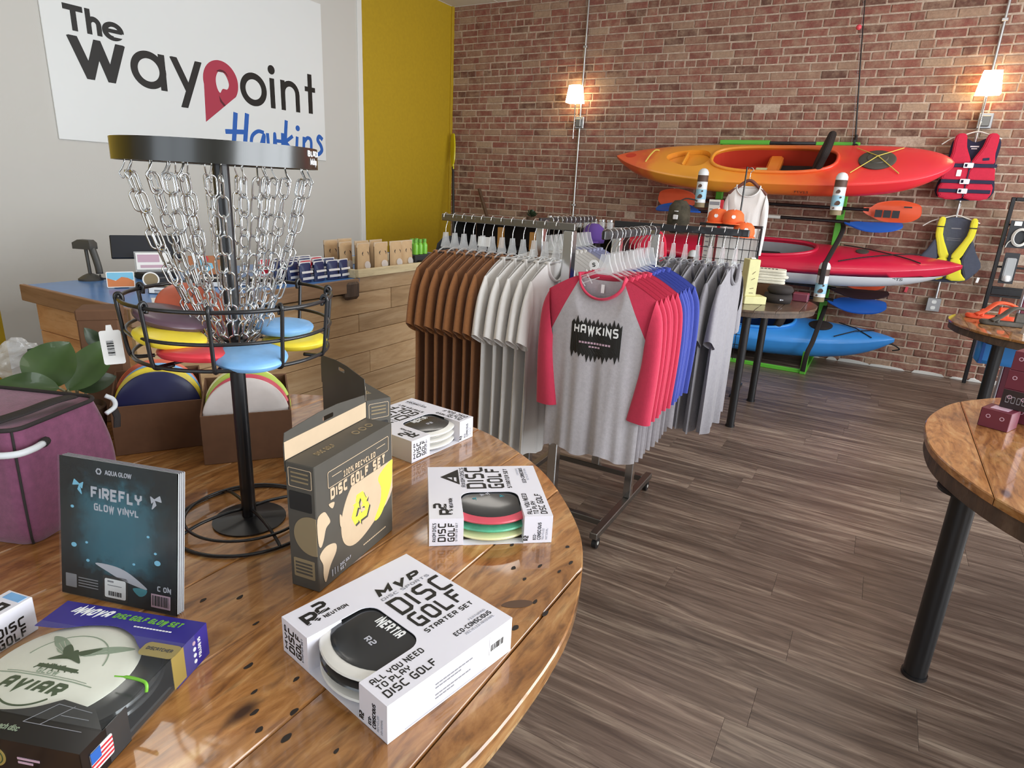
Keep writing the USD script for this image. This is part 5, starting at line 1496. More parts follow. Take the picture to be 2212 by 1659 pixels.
# sticker card, round sticker, leaflet holder, small boxes, papers
skc = thing('sticker_card', 'small card printed with a desert scene standing at the counter edge', 'card', (-3.115, 1.70, CZT))
Mk = fr((0, 0, 0.004), (0.52, 0.855, 0), (-0.22, 0.14, 0.965))
P(skc, 'card', xf(ext(rrect(-0.058, 0.058, 0, 0.075, 0.006), -0.002, 0), Mk), 'paper')
P(skc, 'sky', xf(ext(rrect(-0.054, 0.054, 0.035, 0.071, 0.004), 0, 0.0008), Mk), 'sticker_sky')
P(skc, 'desert', xf(ext(Polygon([(-0.054, 0.004), (0.054, 0.004), (0.054, 0.03), (0.03, 0.045), (0.005, 0.05), (-0.02, 0.032), (-0.054, 0.045)]), 0, 0.0012), Mk), 'sticker_orange')
P(skc, 'stand', xf(cb(-0.03, 0.03, 0.0, 0.04, -0.03, -0.003, 0.001), Mk), 'black_plastic')
rs = thing('round_sticker', 'round sticker with a pale ring on a dark box on the counter', 'sticker', (-3.01, 1.785, CZT))
Mr = fr((0, 0, 0.045), (0.52, 0.855, 0), (-0.22, 0.14, 0.965))
P(rs, 'ring', xf(ext(Point(0, 0).buffer(0.036), 0, 0.003), Mr), 'paper')
P(rs, 'face', xf(ext(Point(0, 0).buffer(0.030), 0.003, 0.004), Mr), 'sleeve_tan')
P(rs, 'backing_box', cb(-0.05, 0.0, 0.02, 0.10, 0.0, 0.045, 0.003), 'ink_dark')
lh = thing('leaflet_holder', 'clear leaflet holder with pale leaflets on the counter behind the chains', 'leaflet holder', (-3.30, 1.98, CZT))
Mh = fr((0, 0, 0.035), (0.52, 0.855, 0), (-0.3, 0.18, 0.94))
P(lh, 'back', xf(cb(-0.085, 0.085, 0.0, 0.11, -0.006, -0.004, 0.0005), Mh), 'glass_light')
P(lh, 'leaflets', xf(cb(-0.078, 0.078, 0.01, 0.10, -0.003, 0.008, 0.001), Mh), 'paper')
P(lh, 'leaflet_print', xf(ext(unary_union([sbox(-0.07, 0.05, 0.03, 0.09), sbox(-0.06, 0.02, 0.06, 0.035)]), 0.0085, 0.0092), Mh), 'ink_pink')
P(lh, 'base', cb(-0.06, 0.06, -0.07, 0.09, 0.0, 0.036, 0.004), 'ink_dark')
scd = thing('state_sticker', 'brown display card with a pale blue state outline and a red pin', 'card', (-3.10, 2.12, CZT))
Mq = fr((0, 0, 0.03), (0.52, 0.855, 0), (-0.25, 0.15, 0.95))
P(scd, 'card', xf(cb(-0.06, 0.16, 0, 0.10, -0.006, 0, 0.001), Mq), 'sticker_brown')
P(scd, 'state_shape', xf(ext(Polygon([(-0.035, 0.05), (-0.005, 0.05), (-0.005, 0.082), (0.015, 0.082), (0.015, 0.062), (0.05, 0.058), (0.055, 0.035), (0.03, 0.02), (0.02, 0.0), (0.008, 0.006), (-0.012, 0.03)]).buffer(0.002), 0.0, 0.001), Mq), 'sticker_sky')
P(scd, 'pin', xf(ext(Polygon([(0.02, 0.055), (0.008, 0.08), (0.014, 0.095), (0.03, 0.095), (0.036, 0.08)]).buffer(0.002).difference(Point(0.022, 0.083).buffer(0.006)), 0.001, 0.002), Mq), 'ink_red')
P(scd, 'base', cb(-0.07, 0.05, -0.06, 0.16, 0.0, 0.03, 0.003), 'ink_dark')
for k, (x, y, a, lab) in enumerate(((-2.86, 1.80, 0.6, 'flat dark box with a white label lying on the counter near the chains'), (-2.93, 2.05, 0.55, 'second flat dark box with a pale label behind the first'), (-2.78, 2.22, 0.5, 'flat pale-topped box beside the snack bags'))):
    b = thing('flat_box', lab, 'box', (x, y, CZT), rz=a)
    P(b, 'box', cb(-0.09, 0.09, -0.06, 0.06, 0, 0.035, 0.002), 'ink_dark')
    P(b, 'label', cb(-0.085, 0.085, -0.0625, -0.0605, 0.004, 0.031, 0.0005), 'paper')
    P(b, 'top_label', cb(-0.07, 0.06, -0.04, 0.04, 0.0352, 0.036, 0.0003), 'paper' if k else 'disc_cream')
    P(b, 'label_print', xf(inter('SALE', 0.012) if False else ext(unary_union([sbox(-0.06, 0.012, 0.0, 0.02), sbox(-0.06, 0.006, 0.03, 0.009)]), 0, 0.0006), fr((0, -0.0627, 0.0), (1, 0, 0), (0, 0, 1))), 'ink_grey')
solo('paper_sheet', xf(bx(-0.105, 0.105, -0.07, 0.07, 0.0005, 0.0015), mat4((-2.675, 1.70, CZT), 1.05)), 'paper', 'white sheet of paper at the front edge of the blue counter top', 'paper')

# dark merchandise shelf against the bricks, behind the clothes rack
ms = thing('black_shelf', 'black shelf unit behind the clothes rack near the bricks', 'shelf', (-2.80, 5.36, 0))
for x in (-0.83, 0.81):
    P(ms, 'side_panel', cb(x, x + 0.02, -0.2, 0.2, 0, 1.15, 0.003), 'ink_black')
for z in (0.12, 0.50, 0.88, 1.125):
    P(ms, 'shelf_board', cb(-0.809, 0.809, -0.2, 0.2, z, z + 0.025, 0.003), 'ink_black')
P(ms, 'back_panel', cb(-0.809, 0.809, 0.2, 0.215, 0.0, 1.15, 0.002), 'under_dark')
for k, (x, lab) in enumerate(((-3.10, 'orange-brown wooden peg standing in the black shelf, left one'), (-2.76, 'orange-brown wooden peg standing in the black shelf, right one'))):
    solo('wooden_peg', mv(cb(-0.03, 0.03, -0.02, 0.02, 0, 0.19 - 0.02 * k, 0.006), x, 5.20, 0.906), 'wood_peg', lab, 'peg')
gj = [(-2.62 + 0.072 * k) for k in range(9)]
js = None
for k, x in enumerate(gj):
    lab = 'small glass jar on top of the black shelf, %s from the left' % ORD[k]
    if js is None:
        js = thing('glass_jar', lab, 'jar', (x, 5.24, 1.151), group='glass jars on the black shelf')
        P(js, 'jar', lathe([(0, 0), (0.028, 0), (0.03, 0.05), (0.024, 0.06), (0, 0.061)], 18), 'glass_light', 40)
        P(js, 'lid', lathe([(0, 0.062), (0.026, 0.062), (0.026, 0.078), (0, 0.078)], 18), 'chrome', 40)
    else:
        copy_of(js, lab, (x, 5.24, 1.151))
pt = thing('small_plant', 'small dark plant in a pot on top of the black shelf', 'plant', (-2.84, 5.28, 1.151))
P(pt, 'pot', lathe([(0, 0), (0.03, 0), (0.04, 0.05), (0, 0.05)], 16), 'pot_brown', 40)
lf = []
for k in range(26):
    a, e, r_ = cr.uniform(0, 6.28), cr.uniform(0.3, 1.4), cr.uniform(0.03, 0.06)
    c = np.array([math.cos(a) * math.cos(e), math.sin(a) * math.cos(e), math.sin(e)])
    lf.append(xf(ext(affinity.scale(Point(0, 0).buffer(0.016, quad_segs=3), 1.5, 0.7), -0.001, 0.001), fr(c * r_ + [0, 0, 0.05], c, np.cross(c, [0.3, 0.2, 1.0]))))
P(pt, 'foliage', cat(lf), 'leaf_dark', kind='stuff')
pp = thing('purple_plush', 'purple fuzzy ball cap on the black shelf to the right of the jars', 'cap', (-2.08, 4.98, 1.05))
P(pp, 'crown', lathe([(0, 0.0), (0.09, 0.0), (0.10, 0.05), (0.08, 0.12), (0.04, 0.15), (0, 0.155)], 22), 'plush_purple', True)
P(pp, 'brim', mv(pillow(smooth_poly([(-0.08, -0.07), (-0.05, -0.16), (0.05, -0.16), (0.08, -0.07), (0, -0.05)]), 0.012, 0.005, 2), 0, 0, 0.012), 'plush_purple', 40)
solo('cap_stand', mv(cb(-0.05, 0.05, -0.05, 0.05, 0, 1.048, 0.004), -2.08, 4.98, 0.0), 'ink_black', 'black stand under the purple cap', 'stand')
solo('price_card', xf(cb(-0.07, 0.07, 0, 0.09, -0.003, 0, 0.001), fr((-3.27, 5.17, 0.907), (1, 0, 0), (0, 0.15, 1))), 'paper', 'white price card standing inside the left of the black shelf', 'card')
# ------------------------------------------------------------------ round cable-spool tables


def round_table(label, c, R, zt, thick, planks_dir, legs, seed, leg_r=0.032, mat='table_plank', edge='table_edge', pw=0.19, off=0.0, gap=0.0016, wob=0.006, frac=0.5):
    t = thing('round_table', label, 'table', (c[0], c[1], 0))
    r = random.Random(seed)
    n = 120
    ph = [r.uniform(0, 6.28) for _ in range(4)]
    a = np.arange(n) * 2 * PI / n
    rad = R + wob * (0.5 * np.sin(3 * a + ph[0]) + 0.3 * np.sin(7 * a + ph[1]) + 0.25 * np.sin(17 * a + ph[2]))
    disc = Polygon(np.stack([rad * np.cos(a), rad * np.sin(a)], 1))
    x = -R - 0.1 + off
    while x < R + 0.1:
        strip = sbox(x + gap / 2, -R - 0.2, x + pw - gap / 2, R + 0.2).intersection(disc)
        for q in polys(strip):
            q = q.simplify(0.0004)
            top = q.buffer(-0.004)
            if q.area < 0.004 or top.is_empty:
                continue
            dz = r.uniform(-0.0006, 0.0006)
            # chamfer between the two outlines comes from the hull (planks are convex)
            pts = np.vstack([np.column_stack([np.array(g.exterior.coords)[:, :2], np.full(len(g.exterior.coords), z)]) for g, z in ((q, zt - thick * frac), (q, zt - 0.0035), (q.buffer(-0.0025), zt))])
            P(t, 'plank', hull(pts), mat, 25, tone=r.random())
        x += pw
    low = Polygon(np.stack([(rad - 0.010) * np.cos(a), (rad - 0.010) * np.sin(a)], 1))
    P(t, 'lower_layer', ext(low, zt - thick, zt - thick * frac - 0.0005), edge, 40, tone=0.5)
    for x, y in legs:
        x, y = x - c[0], y - c[1]
        P(t, 'leg', cat([mv(tm(trimesh.creation.cylinder(radius=leg_r, height=zt - thick - 0.013, sections=24)), x, y, (zt - thick - 0.013) / 2 + 0.012), mv(lathe([(0, 0), (leg_r + 0.004, 0), (leg_r + 0.004, 0.012), (0, 0.012)], 20), x, y, 0)]), 'black_metal', 40)
        P(t, 'leg_plate', mv(lathe([(0, zt - thick - 0.008), (0.075, zt - thick - 0.008), (0.075, zt - thick - 0.001), (0, zt - thick - 0.001)], 24), x, y, 0), 'black_metal', 40)
    return t


TH = 0.74
mt = round_table('large round spool-wood display table in the foreground with a glossy resin top', (-1.19, 0.69), 0.868, TH, 0.056, 'y', [(-0.62, 0.62), (-1.35, 1.25), (-1.5, 0.1), (-0.75, 0.1)], 5, off=0.056)
# old bolt holes worn dark, sunk into the top as small dark plugs
hr = random.Random(17)
holes = [(1150, 1310), (1150, 1345)]
hp = [(-0.585, 1.15), (-0.55, 1.02), (-0.505, 0.95), (-0.465, 0.985), (-0.47, 0.93), (-0.425, 0.99), (-0.42, 1.03), (-0.45, 1.08), (-0.42, 0.88), (-0.415, 0.80), (-0.39, 0.86), (-0.71, 0.50), (-0.66, 0.47), (-0.63, 0.445), (-0.60, 0.43), (-0.63, 0.52), (-0.585, 0.475), (-0.56, 0.44), (-0.49, 0.46), (-0.905, 0.56), (-0.86, 0.60), (-0.78, 0.57)]
for k, (x, y) in enumerate(hp):
    s = hr.uniform(0.003, 0.0058)
    g = smooth_poly([(s * hr.uniform(0.6, 1.2) * math.cos(q) * 0.8, s * hr.uniform(0.7, 1.3) * math.sin(q) * 1.5) for q in np.linspace(0, 2 * PI, 7)[:-1]], 4)
    P(mt, 'bolt_hole', mv(ext(g, 0, 0.0005), x + 1.19, y - 0.69, TH + 0.0002), 'under_dark')
knot = affinity.rotate(smooth_poly([(-0.028, 0.0), (-0.012, 0.010), (0.016, 0.011), (0.03, 0.002), (0.014, -0.009), (-0.014, -0.008)], 5), 40)
P(mt, 'knot', mv(ext(knot, 0, 0.0005), -0.445 + 1.19, 0.855 - 0.69, TH + 0.0002), 'pot_brown', label='dark knot near the table edge')

# ------------------------------------------------------------------ disc golf basket standing on the table
BC = (-1.069, 0.787)
bk = thing('disc_golf_basket', 'small black disc golf basket with hanging zinc chains standing on the round table', 'disc golf basket', (BC[0], BC[1], TH))


def band_shell(r, z0, z1, t, n=72):
    return lathe([(r - t, z0), (r, z0), (r, z1), (r - t, z1), (r - t, z0)], n)


P(bk, 'band', band_shell(0.170, 0.724, 0.760, 0.004, 96), 'black_band', 40)
P(bk, 'pole', lathe([(0, 0.004), (0.0145, 0.004), (0.0145, 0.752), (0, 0.752)], 24), 'black_metal', 40)
for k in range(3):
    a = 0.5 + k * 2 * PI / 3
    P(bk, 'top_spoke', rod((0.012 * math.cos(a), 0.012 * math.sin(a), 0.742), (0.167 * math.cos(a), 0.167 * math.sin(a), 0.742), 0.004, 8), 'black_metal', True)
P(bk, 'chain_ring', tube(circle(0.155, 60, 0.728), 0.0028, 6, closed=True), 'black_metal', True)
P(bk, 'inner_chain_ring', tube(circle(0.092, 48, 0.728), 0.0028, 6, closed=True), 'black_metal', True)
# white lettering wrapped around the band's right-hand end
face = math.atan2(-BC[1], -BC[0])                      # towards the camera
right0 = face + math.radians(57)
for txt, h, z, dx in (('BLACK HOLE', 0.0105, 0.7455, 0.0), ('MINI', 0.0105, 0.7305, 0.010)):
    g = tech(txt, h, 0.26, gap=0.30)
    m = trimesh.Trimesh(*ext(g, 0, 0.0008), process=False).subdivide_to_size(0.006, max_iter=5)
    v = np.asarray(m.vertices)
    th = right0 + (v[:, 0] + dx) / 0.170
    rr = 0.1702 + v[:, 2]
    P(bk, 'band_lettering', (np.stack([rr * np.cos(th), rr * np.sin(th), z + v[:, 1]], 1), np.asarray(m.faces)), 'ink_white')


def link_mesh(L=0.0395, W=0.0205, r=0.0017):
    a = np.linspace(-PI / 2, PI / 2, 7)
    h, w = L / 2 - W / 2, W / 2 - r
    pts = [(w * math.sin(t + PI / 2), 0, h + w * math.cos(t + PI / 2) * 0 + w * math.sin(t)) for t in []]
    top = [(w * math.cos(t), 0, h + w * math.sin(t)) for t in np.linspace(0, PI, 8)]
    bot = [(w * math.cos(t), 0, -h + w * math.sin(t)) for t in np.linspace(PI, 2 * PI, 8)]
    return tube(np.array(top + bot), r, 7, closed=True)


LK = link_mesh()


def chain(a, prof, seed):
    """prof: (r, z) from the ring down to the pole."""
    p = spline(np.array([(q[0], 0, q[1]) for q in prof]), 10)
    s = np.concatenate([[0], np.cumsum(np.linalg.norm(np.diff(p, axis=0), axis=1))])
    pitch = 0.0335
    rr = random.Random(seed)
    ca, sa = math.cos(a), math.sin(a)
    rot = np.array([[ca, -sa, 0], [sa, ca, 0], [0, 0, 1]])
    hookc = np.array([prof[0][0], 0, prof[0][1]])
    c = P(bk, 'chain', xf(tube(spline(hookc + np.array([(0.004, 0, 0.004), (-0.002, 0, 0.007), (-0.005, 0.002, 0.0), (0.0, 0.0, -0.012), (0.005, -0.002, -0.02), (0.0, 0, -0.028), (-0.004, 0, -0.022)]), 5), 0.0014, 6), np.block([[rot, np.zeros((3, 1))], [np.zeros((1, 3)), np.ones((1, 1))]])), 'zinc', True)
    base = rr.uniform(0, PI)
    n = int((s[-1] - 0.024) / pitch)
    for k in range(n):
        q = 0.034 + pitch * k
        c0 = np.array([np.interp(q, s, p[:, i]) for i in range(3)])
        c1 = np.array([np.interp(min(q + 0.008, s[-1]), s, p[:, i]) for i in range(3)])
        d = c1 - c0; d /= np.linalg.norm(d)
        th = base + (k % 2) * PI / 2 + rr.uniform(-0.25, 0.25)
        e0 = np.cross(d, [0, 1, 0]); e0 /= np.linalg.norm(e0); e1 = np.cross(d, e0)
        ex = e0 * math.cos(th) + e1 * math.sin(th)
        M = np.eye(4)
        M[:3, 0], M[:3, 2] = ex, -d
        M[:3, 1] = np.cross(M[:3, 2], ex); M[:3, 3] = c0
        M[:3] = rot @ M[:3]
        P(c, 'link', xf(LK, M), 'zinc', True)


outer = [(0.155, 0.722), (0.128, 0.62), (0.105, 0.543), (0.080, 0.475), (0.056, 0.424), (0.032, 0.398), (0.019, 0.396)]
inner = [(0.092, 0.722), (0.080, 0.62), (0.066, 0.54), (0.048, 0.47), (0.032, 0.42), (0.018, 0.405)]
for k in range(17):
    chain(k * 2 * PI / 17 + 0.1, outer, k)
for k in range(11):
    chain(k * 2 * PI / 11 + 0.33, inner, 50 + k)
P(bk, 'collar', lathe([(0.0147, 0.385), (0.024, 0.385), (0.024, 0.402), (0.0147, 0.402)], 24), 'black_metal', 40)
# the catching basket
P(bk, 'rim', tube(circle(0.186, 72, 0.488), 0.0038, 8, closed=True), 'black_metal', True)
P(bk, 'middle_ring', tube(circle(0.182, 72, 0.432), 0.0034, 8, closed=True), 'black_metal', True)
P(bk, 'bottom_ring', tube(circle(0.176, 72, 0.384), 0.0036, 8, closed=True), 'black_metal', True)
for k in range(10):
    a = face + 0.02 + (k - 0.35) * 2 * PI / 10
    c, s = math.cos(a), math.sin(a)
    e = lambda r, z: (r * c, r * s, z)
    P(bk, 'upright', tube(spline([e(0.0, 0.378) if False else e(0.14, 0.379), e(0.172, 0.380), e(0.181, 0.392), e(0.186, 0.44), e(0.190, 0.482), e(0.190, 0.494), e(0.184, 0.497), e(0.180, 0.490), e(0.181, 0.478)], 5), 0.0036, 8), 'black_metal', True)
    P(bk, 'clip', xf(tube(circle(0.0065, 12), 0.0022, 6, closed=True), fr(e(0.186, 0.489), (c, s, 0), (0, 0, 1))), 'black_metal', True)
for k in range(5):
    a = face + 0.4 + k * 2 * PI / 5
    P(bk, 'floor_spoke', rod((0.013 * math.cos(a), 0.013 * math.sin(a), 0.380), (0.175 * math.cos(a), 0.175 * math.sin(a), 0.381), 0.003, 8), 'black_metal', True)
P(bk, 'floor_ring', tube(circle(0.10, 48, 0.3805), 0.0028, 6, closed=True), 'black_metal', True)
# foot: plate, wire legs and ground ring
P(bk, 'foot_plate', lathe([(0, 0.001), (0.074, 0.001), (0.074, 0.004), (0.05, 0.007), (0.02, 0.012), (0, 0.012)], 40), 'black_metal', 40)
P(bk, 'foot_ring', tube(circle(0.150, 72, 0.0045), 0.0035, 8, closed=True), 'black_metal', True)
for k in range(4):
    a = face + 0.35 + k * PI / 2
    c, s = math.cos(a), math.sin(a)
    P(bk, 'foot_leg', tube(spline([(0.014 * c, 0.014 * s, 0.030), (0.05 * c, 0.05 * s, 0.031), (0.10 * c, 0.10 * s, 0.025), (0.138 * c, 0.138 * s, 0.012), (0.150 * c, 0.150 * s, 0.005)], 5), 0.0035, 8), 'black_metal', True)
P(bk, 'upper_foot_ring', tube(circle(0.125, 60, 0.022), 0.003, 8, closed=True), 'black_metal', True)
lf_ = face - PI / 2
# barcode tag hanging from the basket's left side
tg = thing('price_tag', 'white barcode tag hanging from the left side of the disc golf basket', 'tag', (BC[0] + 0.2055 * math.cos(lf_ + 0.12), BC[1] + 0.2055 * math.sin(lf_ + 0.12), TH + 0.405), rz=face + PI / 2)
P(tg, 'card', xf(ext(rrect(-0.017, 0.017, -0.037, 0.026, 0.004).union(Polygon([(-0.006, 0.024), (0.006, 0.024), (0.004, 0.036), (-0.004, 0.036)])), -0.0005, 0.0005), fr((0, 0, 0), (1, 0, 0.04), (-0.04, 0, 1))), 'paper')
P(tg, 'barcode', xf(affinity.rotate(barcode(0.028, 0.011, 3), 90, origin=(0, 0)) and ext(affinity.translate(affinity.rotate(barcode(0.028, 0.011, 3), 90, origin=(0, 0)), 0.003, -0.02), 0, 0.0004), fr((0, -0.0007, 0), (1, 0, 0.04), (-0.04, 0, 1))), 'ink_black')


# golf discs
def disc_mesh(r=0.105, h=0.018, dome=0.006):
    prof = [(0, h - 0.004 + dome - 0.0035), (r * 0.75, h - 0.004 - 0.001), (r * 0.86, h * 0.5), (r * 0.865, 0.001), (r * 0.90, 0.0), (r * 0.97, 0.004), (r, 0.009), (r * 0.985, 0.0125), (r * 0.92, h - 0.002), (r * 0.8, h), (r * 0.5, h + dome * 0.7), (0, h + dome)]
    return lathe(prof, 56)


DM = disc_mesh()


def tiltR(nx, ny, spin=0.0):
    z = np.array([nx, ny, 1.0]); z /= np.linalg.norm(z)
    x = np.array([math.cos(spin), math.sin(spin), 0]); x -= z * (x @ z); x /= np.linalg.norm(x)
    return np.stack([x, np.cross(z, x), z], 1)


def disc(label, loc, mat, R=None, r=1.0, group=None, stamp=None):
    t = thing('golf_disc', label, 'disc', loc, R=R if R is not None else np.eye(3), group=group)
    P(t, 'flight_plate', (DM[0] * [r, r, 1], DM[1]), mat, 35)
    if stamp:
        P(t, 'stamp', mv(ext(Point(0, 0).buffer(0.05).difference(Point(0, 0).buffer(0.046)), 0, 0.0008), 0, 0, 0.0228), stamp)
    return t


ZD = TH + 0.386
disc('light blue marbled mini disc lying at the front right of the basket floor', (-0.952, 0.732, ZD), 'disc_blue', r=0.60, R=tiltR(0.10, -0.06))
disc('yellow mini disc lying at the right side of the basket floor', (-0.992, 0.868, ZD), 'disc_yellow', r=0.60)
disc('light blue mini disc lying on top of the yellow one at the right', (-1.012, 0.862, ZD + 0.026), 'disc_blue', r=0.53, R=tiltR(0.03, 0.0))
disc('red mini disc lying at the front left of the basket floor', (-1.030, 0.678, ZD + 0.004), 'disc_red', r=0.62, R=tiltR(-0.03, 0.14))
disc('yellow mini disc lying on the red one at the left of the basket', (-1.078, 0.660, ZD + 0.030), 'disc_yellow', r=0.58, R=tiltR(0.14, 0.12))
disc('dark plum mini disc leaning on the yellow one at the left of the basket', (-1.118, 0.690, ZD + 0.056), 'disc_plum', r=0.62, R=tiltR(0.22, 0.16))
disc('orange red mini disc standing tilted behind the chains in the basket', (-1.165, 0.765, ZD + 0.060), 'disc_orange', r=0.62, R=tiltR(0.75, -0.28))

# cardboard bins of upright discs behind the basket
def disc_bin(label, o, ex, w, h, d):
    """o: left front corner, ex along the front."""
    a = math.atan2(ex[1], ex[0])
    t = thing('disc_bin', label, 'cardboard box', (o[0], o[1], TH + 0.0005), rz=a)
    k = 0.004
    P(t, 'front_wall', cb(0, w, 0, k, 0, h, 0.001), 'kraft')
    P(t, 'back_wall', cb(0, w, d - k, d, 0, h + 0.03, 0.001), 'kraft')
    for x in (0, w - k):
        P(t, 'side_wall', hull([(x + q, y, z) for q in (0, k) for y, z in ((k, 0), (d - k, 0), (k, h - 0.001), (d - k, h + 0.028))]), 'kraft')
    P(t, 'floor_panel', bx(k, w - k, k, d - k, 0.0, 0.003), 'kraft')
    return t, a


def upright_discs(o, a, w, specs):
    for y, mat, lab, dx, r in specs:
        c, s = math.cos(a), math.sin(a)
        lx = w / 2 + dx
        loc = (o[0] + c * lx - s * y, o[1] + s * lx + c * y, TH + 0.0045 + 0.105 * r)
        # disc plane faces the front of the bin, leaning back a little
        nx, ny, nz = s, -c, 0.10
        z = np.array([nx, ny, nz]); z /= np.linalg.norm(z)
        x = np.array([c, s, 0.0]); x -= z * (x @ z); x /= np.linalg.norm(x)
        disc(lab, loc, mat, R=np.stack([x, np.cross(z, x), z], 1), r=r)


b1, a1 = disc_bin('left brown cardboard disc bin behind the basket, navy disc in front', (-1.605, 0.806), (0.108, 0.168), 0.215, 0.132, 0.24)
upright_discs((-1.605, 0.806), a1, 0.215, [(0.035, 'disc_navy', 'navy blue disc standing at the front of the left cardboard bin', 0.0, 0.97), (0.07, 'disc_yellow', 'orange yellow rimmed disc right behind the navy disc in the left bin', 0.002, 1.0), (0.105, 'disc_blue', 'blue disc third from the front in the left bin', 0.004, 0.99), (0.14, 'disc_orange', 'orange disc at the back of the left bin', 0.0, 1.0)])
b2, a2 = disc_bin('brown cardboard disc bin behind the basket pole, pearl white disc in front', (-1.382, 0.900), (0.116, 0.146), 0.215, 0.131, 0.24)
upright_discs((-1.382, 0.900), a2, 0.215, [(0.035, 'disc_pearl', 'pearly white disc standing at the front of the right cardboard bin', 0.0, 1.0), (0.07, 'disc_pinkred', 'pink red disc right behind the pearl disc in the right bin', 0.003, 1.0), (0.105, 'disc_lime', 'lime green disc third from the front in the right bin', 0.004, 1.02), (0.14, 'disc_cream', 'cream disc at the back of the right bin', 0.0, 1.0)])
solo('brown_carton', xf(cat([cb(-0.05, 0.05, -0.045, 0.045, 0.0005, 0.33, 0.004), cb(-0.052, 0.052, -0.047, 0.047, 0.30, 0.332, 0.004)]), mat4((-1.885, 0.96, TH), 0.9)), 'kraft', 'tall brown carton at the back of the table, left of the disc bins', 'box')

# ------------------------------------------------------------------ white disc golf starter sets
BW, BD, BH = 0.248, 0.256, 0.0625


def starter_set(label, o, ex, discs, brand, disc_text):
    """Box with u along ex and v to its left; the window opens through the u = 0 side between v = 0.062 and 0.186."""
    ang = math.atan2(ex[1], ex[0])
    t = thing('disc_set_box', label, 'boxed disc set', (o[0], o[1], TH + 0.0005), rz=ang)
    win = rrect(-0.03, 0.115, 0.060, 0.186, 0.024).union(sbox(-0.03, 0.060, 0.0, 0.186)).union(sbox(-0.03, 0.060, 0.05, 0.186))
    top = sbox(0, 0, BW, BD).difference(win)
    slot = 0.0012
    shell = [ext(top, BH - slot, BH), bx(0, BW, 0, slot, 0, BH - slot), bx(0, BW, BD - slot, BD, 0, BH - slot), bx(BW - slot, BW, slot, BD - slot, 0, BH - slot),
             bx(0, slot, slot, 0.060, 0, BH - slot), bx(0, slot, 0.186, BD - slot, 0, BH - slot), bx(0, BW, slot, BD - slot, 0, 0.001),
             bx(slot, 0.06, 0.060 - slot, 0.060, 0.001, BH - slot), bx(slot, 0.06, 0.186, 0.186 + slot, 0.001, BH - slot)]
    P(t, 'carton', cat(shell), 'carton_white')
    P(t, 'inner_tray', bx(0.02, BW - 0.005, 0.01, BD - 0.01, 0.0015, 0.0025), 'carton_inside')
    T = lambda nm, g, mat, u, v: P(t, nm, mv(ext(g, 0, 0.0005), u, v, BH + 0.0001), mat)
    T('title', tech('DISC', 0.044, 0.155, width=0.113), 'ink_black', 0.131, 0.126)
    T('title', tech('GOLF', 0.036, 0.17, width=0.104), 'ink_black', 0.131, 0.085)
    T('subtitle', tech('STARTER SET', 0.0095, 0.16, width=0.10), 'ink_black', 0.131, 0.068)
    T('eco_text', tech('FEATURING', 0.0045, 0.16, width=0.036), 'ink_lightgrey', 0.196, 0.0425)
    T('eco_text', tech('ECO-CONSCIOUS', 0.0085, 0.17, width=0.078), 'ink_dark', 0.156, 0.031)
    T('eco_text', tech('RECYCLED MATERIAL', 0.005, 0.16, width=0.062), 'ink_lightgrey', 0.170, 0.0225)
    T('slogan', tech('ALL YOU NEED', 0.0105, 0.15, width=0.092), 'ink_black', 0.010, 0.0415)
    T('slogan', tech('TO PLAY', 0.0105, 0.15, width=0.056), 'ink_black', 0.010, 0.0275)
    T('slogan', tech('DISC GOLF', 0.014, 0.15, width=0.090), 'ink_black', 0.010, 0.0095)
    # R2 mark, strokes broken near their lower ends
    g = tech('R', 0.03, 0.2).difference(unary_union([affinity.rotate(sbox(-0.02, y, 0.05, y + 0.0016), 18) for y in (0.004, 0.008)]))
    two = affinity.translate(tech('2', 0.028, 0.2), 0.026, 0.014).difference(affinity.translate(unary_union([affinity.rotate(sbox(-0.02, y, 0.05, y + 0.0014), 18) for y in (0.006, 0.010)]), 0.02, 0.010))
    T('mark', unary_union([g, two]), 'ink_black', 0.016, 0.205)
    T('mark_text', tech('NEUTRON', 0.0075, 0.17, width=0.042), 'ink_black', 0.045, 0.2055)
    if brand == 'MVP':
        T('brand', tech('MVP', 0.020, 0.24, width=0.088, slant=0.35), 'ink_black', 0.133, 0.186)
        T('brand', tech('DISC SPORTS', 0.0065, 0.14, width=0.10), 'ink_grey', 0.132, 0.1755)
    else:
        tri = Polygon([(0, 0), (0.074, 0), (0.037, 0.04)])
        g = tri.buffer(0.001).difference(affinity.scale(tri, 0.72, 0.6, origin=(0.037, 0.012)))
        T('brand', unary_union([g, Polygon([(0.038, 0.004), (0.068, 0.004), (0.038, 0.036)]), sbox(0.012, 0.011, 0.038, 0.0145), sbox(0.0355, 0, 0.0385, 0.036)]), 'ink_black', 0.155, 0.186)
        T('brand', tech('AXIOM DISCS', 0.0095, 0.12, width=0.10), 'ink_dark', 0.14, 0.172)
    # side panels: the u = 0 side left and right of the window, and the long front side v = 0
    S0 = lambda nm, g, mat, v, z: pr(t, nm, g, mat, (-0.0001, v, z), (0, -1, 0), (0, 0, 1))
    SF = lambda nm, g, mat, u, z: pr(t, nm, g, mat, (u, -0.0001, z), (1, 0, 0), (0, 0, 1))
    rot = lambda g: affinity.rotate(g, 90, origin=(0, 0))
    S0('side_text', rot(tech('DISC', 0.016, 0.16, width=0.043)), 'ink_black', 0.256 - 0.034, 0.010)
    S0('side_text', rot(tech('GOLF', 0.014, 0.16, width=0.043)), 'ink_black', 0.256 - 0.052, 0.010)
    S0('side_text', rot(tech('STARTER SET', 0.004, 0.14, width=0.043)), 'ink_grey', 0.256 - 0.058, 0.010)
